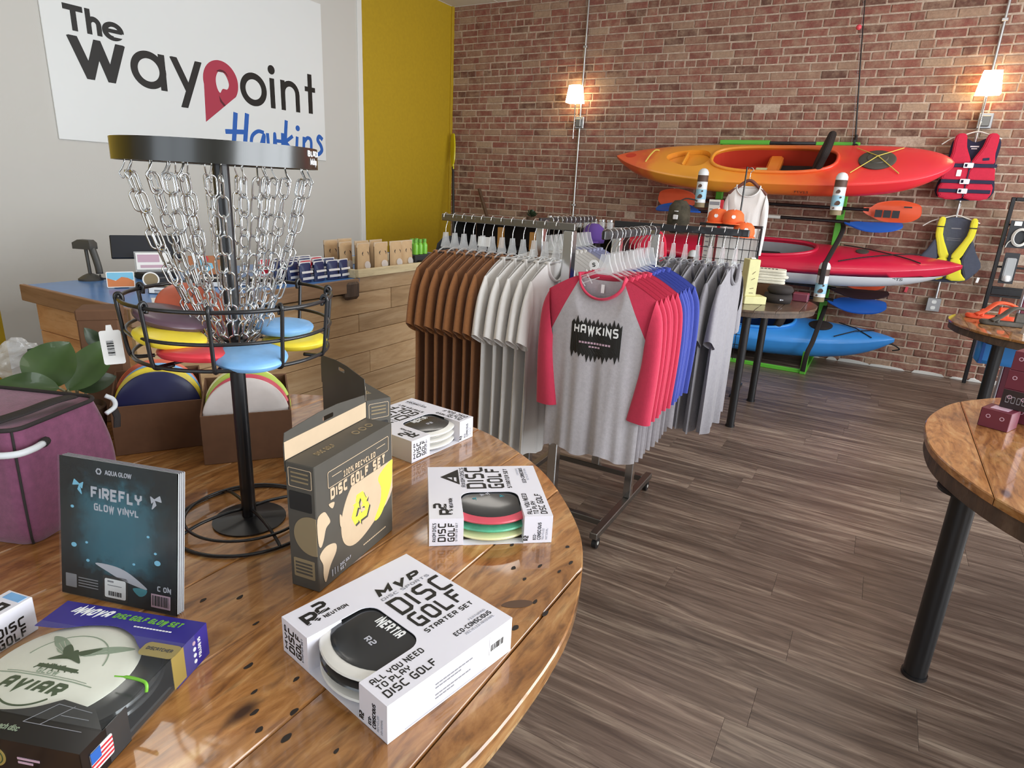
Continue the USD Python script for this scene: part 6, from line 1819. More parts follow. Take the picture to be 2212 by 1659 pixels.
    S0('side_text', rot(tech('MVP' if brand == 'MVP' else 'AXIOM DISCS', 0.007, 0.14, width=0.043)), 'ink_dark', 0.256 - 0.014, 0.010)
    S0('side_text', rot(tech('R2', 0.010, 0.2, width=0.012)), 'ink_black', 0.050, 0.006)
    S0('side_text', rot(tech('ECO-', 0.006, 0.17, width=0.014)), 'ink_dark', 0.034, 0.008)
    S0('side_text', rot(tech('CONSCIOUS', 0.007, 0.17, width=0.040)), 'ink_dark', 0.024, 0.008)
    S0('side_text', rot(tech('RECYCLED', 0.004, 0.17, width=0.026)), 'ink_lightgrey', 0.017, 0.008)
    S0('side_text', rot(tech('MATERIAL', 0.004, 0.17, width=0.026)), 'ink_lightgrey', 0.009, 0.008)
    if brand == 'MVP':
        for k, w in enumerate((0.075, 0.05, 0.07, 0.036)):
            SF('front_text', unary_union([sbox(x, 0, min(x + 0.006, w), 0.0018) for x in np.arange(0, w, 0.0075)]), 'ink_grey', 0.085, 0.040 - 0.006 * k - 0.006 * (k > 1))
        SF('barcode_label', sbox(0, 0, 0.034, 0.034), 'ink_white', 0.196, 0.022)
        pr(t, 'barcode', barcode(0.028, 0.011, 5), 'ink_black', (0.199, -0.0006, 0.028), (1, 0, 0), (0, 0, 1), 0.0004)
        SF('tab', sbox(0, 0, 0.16, 0.0015), 'ink_lightgrey', 0.03, 0.003)
    # discs stacked in the tray: rims show in the window
    z = 0.004
    for i, (m, lab, rim) in enumerate(discs):
        d = thing('golf_disc', lab, 'disc', (o[0] + math.cos(ang) * 0.104 - math.sin(ang) * 0.123, o[1] + math.sin(ang) * 0.104 + math.cos(ang) * 0.123, TH + z), rz=ang)
        last = i == len(discs) - 1
        P(d, 'rim', (DM[0] * [1.0, 1.0, 0.80], DM[1]), rim, 35)
        P(d, 'flight_plate', lathe([(0.088, 0.0125), (0.0885, 0.0145), (0.080, 0.0165), (0.05, 0.0185), (0, 0.0195), (0, 0.016), (0.05, 0.015), (0.088, 0.0125)], 48), m, 40)
        if last and disc_text:
            q = affinity.rotate(tech(disc_text, 0.020, 0.22, width=0.056), 180, origin=(0, 0))
            P(d, 'stamp', mv(ext(affinity.translate(affinity.rotate(q, 90, origin=(0, 0)), 0.0, 0.0), 0, 0.0005), -0.012, 0.026, 0.0192), 'ink_white')
            P(d, 'stamp', mv(ext(affinity.rotate(tech('R2', 0.011, 0.2), 270, origin=(0, 0)), 0, 0.0005), -0.046, 0.006, 0.0186), 'ink_lightgrey')
        elif last:
            for k, (sx, sy, cc) in enumerate(((-0.02, 0.03, 'ink_teal'), (0.0, 0.0, 'ink_lightgrey'), (-0.012, -0.03, 'ink_teal'), (-0.005, 0.012, 'ink_lightgrey'))):
                P(d, 'stamp', mv(ext(affinity.rotate(unary_union([sbox(0, 0, 0.012, 0.0018), sbox(0.002, 0.004, 0.010, 0.0058), sbox(0.005, 0.001, 0.0068, 0.009)]), 25 * k), 0, 0.0005), sx, sy, 0.0190), cc)
        z += 0.0185
    return t


starter_set('white starter set box nearest the front table edge, black disc in its window', (-0.441, 0.503), (0.046, 0.241),
            [('disc_white', 'lower white disc in the front starter set box', 'disc_white'), ('disc_white', 'middle disc in the front starter set box', 'disc_black'), ('disc_black', 'black disc with a white rim and white stamp in the front starter set box', 'disc_white')], 'MVP', 'INERTIA')
starter_set('white starter set box showing red, green and cream disc rims', (-0.486, 1.076), (-0.161, 0.206),
            [('disc_cream', 'cream disc at the bottom of the starter set with coloured rims', 'disc_cream'), ('disc_teal', 'green disc in the middle of the starter set with coloured rims', 'disc_teal'), ('disc_black', 'black disc with a red rim on top of the starter set with coloured rims', 'disc_pinkred')], 'AXIOM', None)
starter_set('white disc golf starter set box at the back of the table, behind the recycled carton', (-0.945, 1.470), (-0.258, 0.025),
            [('disc_white', 'lower white disc in the rear starter set box', 'disc_white'), ('disc_white', 'white-rimmed middle disc in the rear starter set box', 'disc_white'), ('disc_black', 'black disc with white rim in the rear starter set box', 'disc_white')], 'MVP', 'INERTIA')
starter_set('white disc golf starter set box cut off by the left picture edge behind the purple glow set', (-1.230, 0.560), (0.243, -0.925) if False else (0.05, 0.0),
            [('disc_black', 'black disc in the starter set box at the left picture edge', 'disc_black')], 'MVP', None) if False else None

# ------------------------------------------------------------------ recycled disc golf set cartons
def recycled_carton(label, o, ex, side_print=True):
    """o: lower front corner where front and left side meet; front runs along ex; box extends to the left of ex."""
    ang = math.atan2(ex[1], ex[0])
    t = thing('recycled_set_carton', label, 'boxed disc set', (o[0], o[1], TH + 0.0005), rz=ang)
    W, H, T = 0.243, 0.2445, 0.061
    P(t, 'carton', cb(0, W, 0, T, 0, H, 0.0015), 'box_charcoal')
    # hang tab rising from the back edge
    tab = Polygon([(0, H - 0.02), (W, H - 0.02), (W, H + 0.026), (W - 0.004, H + 0.050), (W * 0.62, H + 0.058), (W * 0.38, H + 0.058), (0.004, H + 0.05), (0, H + 0.026)])
    slot = rrect(W / 2 - 0.016, W / 2 + 0.016, H + 0.037, H + 0.046, 0.003)
    P(t, 'hang_tab', xf(ext(tab.difference(slot), -0.0012, 0.0), fr((0, T + 0.0002, 0), (1, 0, 0), (0, 0, 1))), 'box_charcoal')
    P(t, 'tab_face', xf(ext(sbox(0.001, H + 0.001, W - 0.001, H + 0.034), 0, 0.0006), fr((0, T, 0), (1, 0, 0), (0, 0, 1))), 'kraft_box')
    F = lambda nm, g, mat, u, z, k=0: pr(t, nm, g, mat, (u, -0.0001 - 0.0004 * k, z), (1, 0, 0), (0, 0, 1))
    sky = smooth_poly([(0.075, 0.06), (0.068, 0.105), (0.088, 0.15), (0.13, 0.185), (0.19, 0.215), (0.2425, 0.232), (0.2425, 0.10), (0.17, 0.055), (0.11, 0.04)], 5).intersection(sbox(0.0005, 0.03, 0.2425, 0.165))
    F('tan_sky', sky, 'kraft_box', 0, 0)
    F('yellow_curve', smooth_poly([(0.205, 0.155), (0.24, 0.165), (0.2415, 0.15), (0.236, 0.11), (0.2, 0.062), (0.175, 0.058), (0.196, 0.088), (0.2, 0.118), (0.19, 0.142)], 5).intersection(sbox(0, 0, 0.2425, 0.2)), 'ink_yellow', 0, 0, 1)
    F('heading', tech('DISC GOLF', 0.022, 0.26, width=0.118), 'kraft_box', 0.040, 0.166, 1)
    F('heading', tech('SET', 0.022, 0.26, width=0.044), 'kraft_box', 0.172, 0.166, 1)
    F('heading_small', tech('RECYCLED', 0.011, 0.22, width=0.066), 'kraft_box', 0.115, 0.195, 1)
    F('heading_small', inter('100%', 0.0115, True, width=0.032), 'kraft_box', 0.078, 0.195, 1)
    F('heading_frame', rrect(0.034, 0.228, 0.190, 0.222, 0.004).difference(rrect(0.0352, 0.2268, 0.1912, 0.2208, 0.003)).union(sbox(0.046, 0.2085, 0.074, 0.2097)).union(sbox(0.186, 0.2085, 0.216, 0.2097)), 'kraft_box', 0, 0, 1)
    # three bent arrows
    arrow = unary_union([Polygon([(-0.030, -0.024), (-0.012, -0.024), (-0.012, -0.013), (-0.024, -0.013), (-0.016, 0.0), (-0.025, 0.006), (-0.038, -0.012)]), Polygon([(-0.008, -0.029), (-0.008, -0.006), (0.004, -0.0185)])]) if False else None
    arms = []
    for k in range(3):
        a = Polygon([(-0.012, 0.031), (0.010, 0.031), (0.021, 0.012), (0.027, 0.0155), (0.019, -0.003), (0.003, 0.002), (0.009, 0.0055), (0.0, 0.0215), (-0.006, 0.013), (-0.0165, 0.0195)])
        arms.append(affinity.rotate(affinity.translate(a, 0, 0.0), 120 * k, origin=(0, 0)))
    F('recycling_arrows', affinity.translate(affinity.scale(unary_union(arms), 0.9, 1.05, origin=(0, 0)), 0.128, 0.108), 'ink_yellow', 0, 0, 1)
    F('arrow_shadow', affinity.translate(affinity.scale(unary_union(arms), 0.9, 1.05, origin=(0, 0)), 0.132, 0.103).difference(affinity.translate(affinity.scale(unary_union(arms), 0.9, 1.05, origin=(0, 0)), 0.128, 0.108)), 'box_charcoal', 0, 0, 1)
    land = unary_union([smooth_poly([(0.002, 0.145), (0.02, 0.152), (0.03, 0.140), (0.036, 0.125), (0.024, 0.118), (0.016, 0.098), (0.008, 0.088), (0.002, 0.10)], 4), smooth_poly([(0.004, 0.072), (0.022, 0.082), (0.048, 0.075), (0.05, 0.058), (0.032, 0.038), (0.018, 0.012), (0.012, 0.028), (0.012, 0.05)], 4),
                        smooth_poly([(0.034, 0.160), (0.05, 0.158), (0.044, 0.148)], 4), smooth_poly([(0.064, 0.125), (0.070, 0.118), (0.068, 0.098), (0.064, 0.105)], 4)])
    F('continents', land, 'kraft_box', 0, 0, 1)
    F('bottom_text', unary_union([sbox(x, 0, x + 0.005, 0.0022) for x in np.arange(0.0, 0.075, 0.0062)]), 'kraft_box', 0.135, 0.022, 1)
    F('bottom_text', unary_union([sbox(0, 0, 0.004, 0.014), sbox(0.008, 0, 0.011, 0.014), sbox(0.016, 0, 0.019, 0.012)]), 'ink_grey', 0.035, 0.012, 1)
    F('bottom_text', tech('DISC GOLF', 0.006, 0.2, width=0.034), 'ink_lightgrey', 0.060, 0.019, 1)
    F('bottom_text', tech('SET', 0.006, 0.2, width=0.018), 'ink_lightgrey', 0.060, 0.010, 1)
    # left side: frames and a globe
    S = lambda nm, g, mat, k=0: pr(t, nm, g, mat, (-0.0001 - 0.0004 * k, T, 0), (0, -1, 0), (0, 0, 1))
    S('side_frame', rrect(0.006, 0.055, 0.200, 0.236, 0.003).difference(rrect(0.007, 0.054, 0.201, 0.235, 0.003)), 'kraft_box')
    S('side_text', unary_union([sbox(0.012, z, 0.048, z + 0.003) for z in (0.226, 0.218, 0.210)]), 'sleeve_tan')
    S('side_panel', rrect(0.006, 0.053, 0.156, 0.192, 0.003), 'ink_black')
    S('side_globe', Point(0.050, 0.110).buffer(0.038).intersection(sbox(0.002, 0, 0.0605, 0.24)), 'sleeve_tan')
    S('side_label', rrect(0.008, 0.053, 0.022, 0.060, 0.002), 'sleeve_tan')
    S('side_label_text', unary_union([sbox(0.012, z, 0.048, z + 0.0035) for z in (0.050, 0.043, 0.036, 0.029)]), 'box_charcoal', 1)
    # right end and top prints
    E = lambda nm, g, mat, k=0: pr(t, nm, g, mat, (W + 0.0001 + 0.0004 * k, 0, 0), (0, 1, 0), (0, 0, 1))
    E('end_panel', sbox(0.001, 0.02, T - 0.001, 0.232), 'kraft_box')
    E('end_frame', rrect(0.008, 0.054, 0.168, 0.222, 0.003).difference(rrect(0.0092, 0.0528, 0.1692, 0.2208, 0.003)), 'box_charcoal', 1)
    E('end_text', unary_union([sbox(0.016, z, 0.046, z + 0.004) for z in (0.207, 0.198, 0.189, 0.180)]), 'box_charcoal', 1)
    Tt = lambda nm, g, mat: pr(t, nm, g, mat, (0, 0, H + 0.0001), (1, 0, 0), (0, 1, 0))
    Tt('top_text', affinity.translate(tech('DISC GOLF', 0.012, 0.2, width=0.052), 0.045, 0.026), 'sleeve_tan')
    for k in range(3):
        Tt('top_symbol', affinity.translate(Point(0, 0).buffer(0.008).difference(Point(0, 0).buffer(0.0055)), 0.165 + 0.022 * k, 0.032), 'sleeve_tan')
    return t


recycled_carton('charcoal recycled-board disc set carton with yellow recycling arrows, beside the basket pole', (-0.7553, 0.686), (-0.035, 0.24))
recycled_carton('charcoal carton behind the one with yellow arrows, its dark hang tab facing us', (-0.898, 1.050), (-0.93, 0.365))

# ------------------------------------------------------------------ glow vinyl box leaning on a small easel
fv = np.array([0.955, 0.290, 0.0])
up_ = np.array([0.020, 0.046, 0.242]); up_ /= np.linalg.norm(up_)
Mv = fr((-1.0115, 0.4775, TH + 0.001), fv, up_)          # x along the front, y up the cover, z towards the viewer
vb = thing('glow_vinyl_box', 'dark teal glow vinyl box leaning back behind the purple glow set', 'boxed disc set', tuple(Mv[:3, 3]), R=np.stack([Mv[:3, 0], -Mv[:3, 2], Mv[:3, 1]], 1))
VW, VH = 0.231, 0.246
P(vb, 'cover', cb(-VW / 2, VW / 2, -0.002, 0.0, 0, VH, 0.0006), 'vinyl_cover')
P(vb, 'page_block', cb(-VW / 2 + 0.002, VW / 2 - 0.001, 0.0005, 0.017, 0.001, VH - 0.001, 0.001), 'page_edge')
for k in range(3):
    P(vb, 'sleeve_layer', cb(-VW / 2 + 0.001, VW / 2 + 0.0006, 0.003 + 0.0045 * k, 0.0042 + 0.0045 * k, 0.0005, VH + 0.0006, 0.0003), 'tee_heather')
P(vb, 'clear_sleeve', cb(-VW / 2 - 0.001, VW / 2 + 0.001, -0.0042, -0.0036, 0.0, VH + 0.0015, 0.0002), 'clear_film')
C = lambda nm, g, mat, u, z, k=0: pr(vb, nm, g, mat, (u, -0.0021 - 0.0003 * k, z), (1, 0, 0), (0, 0, 1), 0.0004)
hexa = Polygon([(0.006 * math.cos(a), 0.006 * math.sin(a)) for a in np.linspace(0, 2 * PI, 7)[:-1]])
C('logo_mark', hexa.difference(affinity.scale(hexa, 0.6, 0.6)), 'ink_lightgrey', -0.036, 0.2285)
C('top_line', inter('AQUA GLOW', 0.0075, True, width=0.052), 'ink_lightgrey', -0.024, 0.225)
C('title', tech('FIREFLY', 0.021, 0.22, width=0.100, gap=0.16), 'ink_lightgrey', -0.052, 0.180)
C('subtitle', tech('GLOW VINYL', 0.0125, 0.2, width=0.088, gap=0.18), 'ink_lightgrey', -0.046, 0.160)
for s, xx, zz_ in ((1, -0.075, 0.195), (-1, 0.072, 0.190)):
    C('firefly_mark', unary_union([Polygon([(0, 0.006), (0.010 * s * -1, 0.013), (-0.013 * s, 0.004)]), Polygon([(0, 0.006), (0.007 * s, 0.010), (0.005 * s, 0.0)]), Polygon([(0, 0.005), (0.004 * s, -0.010), (-0.003 * s, -0.003)])]).buffer(0.0008), 'sticker_sky' if s > 0 else 'ink_lightgrey', xx, zz_)
C('water_glint', smooth_poly([(-0.045, 0.066), (-0.01, 0.067), (0.02, 0.06), (0.052, 0.042), (0.056, 0.036), (0.03, 0.04), (0.004, 0.046), (-0.02, 0.055)], 4), 'ink_lightgrey', 0, 0)
C('water_glint', smooth_poly([(0.03, 0.034), (0.056, 0.036), (0.054, 0.026), (0.042, 0.022)], 4), 'ink_teal', 0, 0)
for x, z, r_ in ((-0.088, 0.092, 0.004), (-0.062, 0.10, 0.002), (0.078, 0.087, 0.0045), (0.074, 0.103, 0.002), (-0.06, 0.068, 0.0025), (0.032, 0.077, 0.002), (-0.09, 0.16, 0.0025), (0.06, 0.13, 0.002)):
    C('glow_spot', affinity.scale(Point(x, z).buffer(r_), 1.3, 1), 'sticker_sky', 0, 0)
C('code_panel', rrect(-0.106, -0.084, 0.014, 0.038, 0.001), 'ink_grey', 0, 0)
C('fine_print', unary_union([sbox(-0.080, z, -0.04, z + 0.0016) for z in (0.033, 0.028, 0.023, 0.018)]), 'ink_grey', 0, 0)
C('price_backing', rrect(-0.030, 0.020, -0.0, 0.044, 0.004), 'ink_black', 0, 0.004)
C('price_sticker', rrect(-0.026, 0.016, 0.006, 0.040, 0.003), 'ink_white', 0, 0.003, 1)
C('price_bars', barcode(0.026, 0.008, 9), 'ink_dark', -0.018, 0.013, 2)
C('price_lines', unary_union([sbox(-0.02, 0.034, -0.008, 0.037), sbox(-0.02, 0.028, 0.008, 0.0292)]), 'ink_grey', 0, 0.003, 2)
C('barcode_panel', sbox(0.066, 0.008, 0.103, 0.032), 'ink_pink', 0, 0)
C('barcode', barcode(0.032, 0.018, 4), 'ink_dark', 0.0685, 0.0115, 1)
C('maker_mark', tech('C ON', 0.009, 0.2, width=0.026), 'ink_lightgrey', 0.078, 0.038)
ea = thing('display_easel', 'small clear display easel propping the glow vinyl box', 'easel', (-1.0115, 0.4775, TH + 0.0005), rz=math.atan2(0.290, 0.955))
P(ea, 'prop', xf(cb(-0.05, 0.05, 0.0, 0.003, 0, 0.15, 0.0008), np.array(fr((0, 0.085, 0), (1, 0, 0), (0, -0.28, 0.96))) @ np.array([[1, 0, 0, 0], [0, 0, 1, 0], [0, -1, 0, 0], [0, 0, 0, 1.0]])), 'glass_light')

# ------------------------------------------------------------------ purple glow disc set
gx, gy = np.array([0.935, 0.354]), np.array([0.347, -0.938])
gl = thing('glow_set_box', 'purple and black disc golf glow set box holding a white eagle disc', 'boxed disc set', (-1.003, 0.401, TH + 0.0005), rz=math.atan2(0.354, 0.935))
GW, GD, GH = 0.237, 0.239, 0.056
# local: x along the back edge, -y towards the viewer
P(gl, 'tray', cb(0.002, GW - 0.002, -GD + 0.002, -0.002, 0, 0.012, 0.002), 'glossy_black')
purple = Polygon([(0, 0), (GW, 0), (GW, -0.075), (0.188, -0.075)] + [tuple(q) for q in spline([(0.188, -0.075), (0.170, -0.062), (0.15, -0.047), (0.115, -0.036), (0.075, -0.042), (0.04, -0.056), (0, -0.060)], 6)]).buffer(0)
P(gl, 'purple_panel', mv(ext(purple, GH - 0.0012, GH)), 'innova_purple')
P(gl, 'back_wall', bx(0, GW, -0.0012, 0, 0, GH - 0.0012), 'innova_purple')
P(gl, 'right_wall', bx(GW - 0.0012, GW, -0.075, -0.0012, 0, GH - 0.0012), 'innova_purple')
black = Polygon([(0, -GD), (GW, -GD), (GW, -0.205), (0.205, -0.178), (0.155, -0.172)] + [tuple(q) for q in spline([(0.155, -0.172), (0.125, -0.192), (0.08, -0.203), (0.03, -0.195), (0, -0.185)], 6)]).buffer(0)
P(gl, 'front_panel', mv(ext(black, GH - 0.0012, GH)), 'glossy_black')
P(gl, 'front_wall', bx(0, GW, -GD, -GD + 0.0012, 0, GH - 0.0012), 'glossy_black')
P(gl, 'right_front_wall', bx(GW - 0.0012, GW, -GD, -0.165, 0, GH - 0.0012), 'glossy_black')
P(gl, 'plastic_cover', cat([mv(ext(sbox(0.0, -0.205, GW, -0.05), 0.0575, 0.0580)), bx(GW + 0.0006, GW + 0.0010, -0.20, -0.03, 0.002, 0.0575)]), 'clear_film')
pt_ = lambda nm, g, mat, u, v, k=0: P(gl, nm, mv(ext(g, 0, 0.0004), u, v, GH + 0.0001 + 0.0003 * k), mat)
pt_('brand_lettering', tech('INNOVA', 0.017, 0.26, width=0.060, slant=0.5), 'ink_white', 0.024, -0.024)
pt_('title', tech('DISC GOLF GLOW SET', 0.011, 0.24, width=0.112, slant=0.25), 'ink_green', 0.094, -0.0205)
pt_('tag_line', unary_union([sbox(x, 0, x + 0.004, 0.0022) for x in np.arange(0, 0.058, 0.0052)]), 'ink_white', 0.140, -0.032)
strap = mv(ext(affinity.translate(rrect(0, 0.056, -0.026, 0, 0.008), 0, 0), 0, 0.0008), 0.183, -0.055, GH)
P(gl, 'gold_strap', cat([strap, bx(GW + 0.0003, GW + 0.0011, -0.081, -0.055, 0.004, GH + 0.0006)]), 'ink_gold', label='gold coloured strap print wrapping the corner')
P(gl, 'strap_text', mv(ext(affinity.translate(tech('DISCATCHER', 0.006, 0.18, width=0.040), 0.190, -0.07), 0, 0.0004), 0, 0, GH + 0.0009), 'ink_dark')
R_ = lambda nm, g, mat, y, z: pr(gl, nm, g, mat, (GW + 0.0002, y, z), (0, 1, 0), (0, 0, 1))
R_('side_text', affinity.rotate(tech('FOLLOW US', 0.006, 0.2, width=0.034), 90, origin=(0, 0)), 'ink_white', -0.018, 0.012)
for k in range(4):
    R_('side_icon', Point(0, 0).buffer(0.0032), 'ink_white' if k else 'ink_pink', -0.032, 0.044 - 0.0105 * k)
pt_('bottom_text', inter('Includes a Putt & Approach disc', 0.0075, True, width=0.105), 'ink_palegreen', 0.035, -0.226)
pt_('line_art', unary_union([LineString(q).buffer(0.0004) for q in ([(0.155, -0.180), (0.135, -0.212)], [(0.178, -0.180), (0.158, -0.212)], [(0.135, -0.212), (0.215, -0.212)], [(0.172, -0.195), (0.21, -0.195)], [(0.155, -0.180), (0.205, -0.184)])]), 'ink_grey', 0, 0)
FF = lambda nm, g, mat, x, z, k=0: pr(gl, nm, g, mat, (x, -GD - 0.0001 - 0.0003 * k, z), (1, 0, 0), (0, 0, 1))
FF('seal', Point(0, 0).buffer(0.015), 'ink_gold', 0.118, 0.028)
FF('seal_print', unary_union([Point(0, 0).buffer(0.012).difference(Point(0, 0).buffer(0.0105)), sbox(-0.007, -0.001, 0.007, 0.003)]), 'ink_darkgreen', 0.118, 0.028, 1)
FF('small_print', unary_union([sbox(0, 0, 0.03, 0.003), sbox(0, -0.006, 0.02, -0.003)]), 'ink_pink', 0.15, 0.03)
# little flag on the right wall's front end
Fg = lambda nm, g, mat, k: pr(gl, nm, g, mat, (GW + 0.0002 + 0.0003 * k, -GD + 0.012, 0.012), (0, 1, 0.0), (0, 0, 1))
Fg('flag_white', rrect(0, 0.034, 0, 0.030, 0.003), 'ink_white', 0)
Fg('flag_stripes', unary_union([sbox(0.0, 0.003 + 0.0065 * k, 0.034, 0.006 + 0.0065 * k) for k in range(4)]), 'ink_red', 1)
Fg('flag_field', sbox(0.0, 0.014, 0.015, 0.030), 'ink_blue', 2)
# the discs inside
gloc = lambda x, y, z: (-1.003 + gx[0] * x - gx[1] * y, 0.401 + gx[1] * x + gx[0] * y, TH + z)
for k in range(2):
    disc('dark disc in the glow set under the white eagle disc, %s' % ('lowest', 'middle')[k], gloc(0.122, -0.118, 0.0135 + 0.0125 * k), 'disc_black', R=mat4((0, 0, 0), 0.36)[:3, :3])
ed = disc('off-white glow disc stamped with a green eagle in the purple glow set', gloc(0.098, -0.118, 0.0335), 'disc_glow', R=mat4((0, 0, 0), 0.36)[:3, :3], r=0.93)


def domed(g, x, y, lift):
    """A print laid on the curved top of the eagle disc."""
    q = trimesh.Trimesh(*mv(ext(g, 0, 0.0004), x, y), process=False).subdivide_to_size(0.008, max_iter=6)
    v = np.asarray(q.vertices).copy()
    r_ = np.hypot(v[:, 0], v[:, 1]) / 0.93
    v[:, 2] += np.interp(r_, [0, 0.105 * 0.5, 0.105 * 0.8, 0.105 * 0.92, 0.105 * 0.985], [0.024, 0.0222, 0.018, 0.016, 0.0125]) + 0.0002 + lift
    return v, np.asarray(q.faces)


DS = lambda nm, g, mat, x, y, lift=0.0: P(ed, nm, domed(g, x, y, lift), mat)
eagle = unary_union([smooth_poly([(-0.004, 0.0), (-0.018, 0.012), (-0.040, 0.024), (-0.058, 0.026), (-0.050, 0.016), (-0.036, 0.004), (-0.016, -0.008)], 4), smooth_poly([(0.004, 0.0), (0.020, 0.012), (0.046, 0.026), (0.068, 0.030), (0.056, 0.018), (0.036, 0.004), (0.014, -0.006)], 4)])
feath = unary_union([affinity.rotate(sbox(-0.0006, 0.0, 0.0006, 0.034), a, origin=(0, -0.012)) for a in (50, 58, 66, 74, -50, -58, -66, -74)])
DS('eagle_wings', eagle.difference(feath), 'ink_palegreen', 0.004, 0.022)
DS('eagle_shade', unary_union([smooth_poly([(-0.004, 0.0), (-0.018, 0.012), (-0.022, 0.004), (-0.012, -0.008)], 4), smooth_poly([(0.004, 0.0), (0.018, 0.01), (0.03, 0.014), (0.016, -0.004)], 4), smooth_poly([(-0.008, -0.004), (0.0, 0.004), (0.008, -0.004), (0.022, -0.018), (0.0, -0.014), (-0.026, -0.02)], 4)]), 'ink_darkgreen', 0.004, 0.022, 0.0003)
DS('nest', unary_union([sbox(-0.030, -0.004, 0.030, 0.002)] + [affinity.rotate(sbox(-0.010, -0.001, 0.010, 0.001), a, origin='center') for a in (20, -20)] + [affinity.translate(affinity.rotate(sbox(-0.006, -0.0008, 0.006, 0.0008), 50 + 17 * k), -0.028 + 0.008 * k, -0.002) for k in range(8)]), 'ink_darkgreen', 0.004, -0.008)
arc_ = LineString(circle(0.058, 40, 0, (0, 0), 0.2, PI - 0.2)[:, :2]).buffer(0.0008)
DS('stamp_arc', arc_, 'ink_palegreen', 0.0, -0.002)
DS('stamp_line', unary_union([sbox(-0.07, -0.0006, 0.07, 0.0006), sbox(-0.06, 0.003, 0.06, 0.0036)]), 'ink_palegreen', 0.0, -0.026)
DS('glow_word', tech('GLOW', 0.0065, 0.16, width=0.032), 'ink_palegreen', -0.018, -0.021)
DS('name_stamp', tech('AVIAR', 0.021, 0.26, width=0.088, slant=0.35), 'ink_darkgreen', -0.050, -0.052)
DS('stamp_arc', LineString(circle(0.050, 24, 0, (0, 0.0), PI + 0.75, 2 * PI - 0.75)[:, :2]).buffer(0.0011), 'ink_darkgreen', -0.004, -0.022)
DS('badge', rrect(-0.020, 0.020, -0.0045, 0.0045, 0.003).difference(rrect(-0.0188, 0.0188, -0.0033, 0.0033, 0.002)).union(sbox(-0.014, -0.0012, 0.014, 0.0012)), 'ink_darkgreen', -0.006, -0.078, -0.001)
solo('glow_marker', xf(tube(spline([(0.190, -0.128, 0.0605), (0.210, -0.126, 0.0605), (0.232, -0.128, 0.0605), (0.2395, -0.131, 0.058), (0.2405, -0.134, 0.050)], 5), [0.001] * 4 + [0.0022] * 17, 8), mat4((-1.003, 0.401, TH + 0.0005), math.atan2(0.354, 0.935))), 'bottle_green', 'small lime green sliver lying on the right corner of the glow set', 'marker', True)

# white box poking in at the left edge
wx = thing('disc_set_box', 'white starter set box cut off by the left picture edge', 'boxed disc set', (-1.0505, 0.374, TH + 0.0005), rz=math.atan2(-0.009, -0.043) + 0)
P(wx, 'carton', cb(0.0, 0.05, 0.0, 0.245, 0, 0.060, 0.0012), 'carton_white')
P(wx, 'carton', cb(0.05, 0.25, 0.115, 0.245, 0, 0.060, 0.0012), 'carton_white')
pr(wx, 'top_label', sbox(0.006, 0.004, 0.040, 0.018), 'disc_blue', (0, 0, 0.0601), (1, 0, 0), (0, 1, 0))  # bluish reflection painted as a patch on the white box top
pr(wx, 'top_lettering', sbox(0.010, 0.026, 0.028, 0.044).difference(sbox(0.016, 0.031, 0.022, 0.044)), 'ink_black', (0, 0, 0.0601), (1, 0, 0), (0, 1, 0))
pr(wx, 'side_lettering', affinity.translate(tech('DISC', 0.016, 0.18, width=0.043), 0.040, 0.022), 'ink_black', (-0.0002, 0.10, 0), (0, -1, 0), (0, 0, 1))
pr(wx, 'side_lettering', affinity.translate(tech('GOLF', 0.016, 0.18, width=0.043), 0.040, 0.003), 'ink_black', (-0.0002, 0.10, 0), (0, -1, 0), (0, 0, 1))

# ------------------------------------------------------------------ maroon cooler bag, plant behind it
bgm = thing('cooler_bag', 'maroon soft cooler bag with white corded handles and a black strap', 'bag')


def bag_shell(A, ux, uy, W, D, H, inset, rad=0.03, n=12):
    """Soft box: rounded-rectangle sections, narrowing towards the top."""
    rings = []
    for t in np.linspace(0, 1, n):
        ins = inset * t + 0.012 * math.sin(PI * t) * -1
        if t == 0:
            ins += 0.012
        g = rrect(ins, W - ins, ins, D - ins, rad)
        c = np.array(g.exterior.coords)[:-1]
        x, y = c[:, 0], c[:, 1]
        z = np.full(len(c), H * t)
        p = A + np.outer(x, ux) + np.outer(y, uy)
        rings.append(np.column_stack([p[:, 0], p[:, 1], z + TH + 0.001]))
    m = len(rings[0])
    v = np.vstack(rings + [rings[0].mean(0)[None], rings[-1].mean(0)[None] - [0, 0, 0.006]])
    f = []
    for i in range(n - 1):
        for j in range(m):
            a, b = i * m + j, i * m + (j + 1) % m
            f += [[a, b, b + m], [a, b + m, a + m]]
    c0, c1 = n * m, n * m + 1
    for j in range(m):
        f += [[c0, (j + 1) % m, j], [c1, (n - 1) * m + j, (n - 1) * m + (j + 1) % m]]
    return (v, np.array(f)), rings


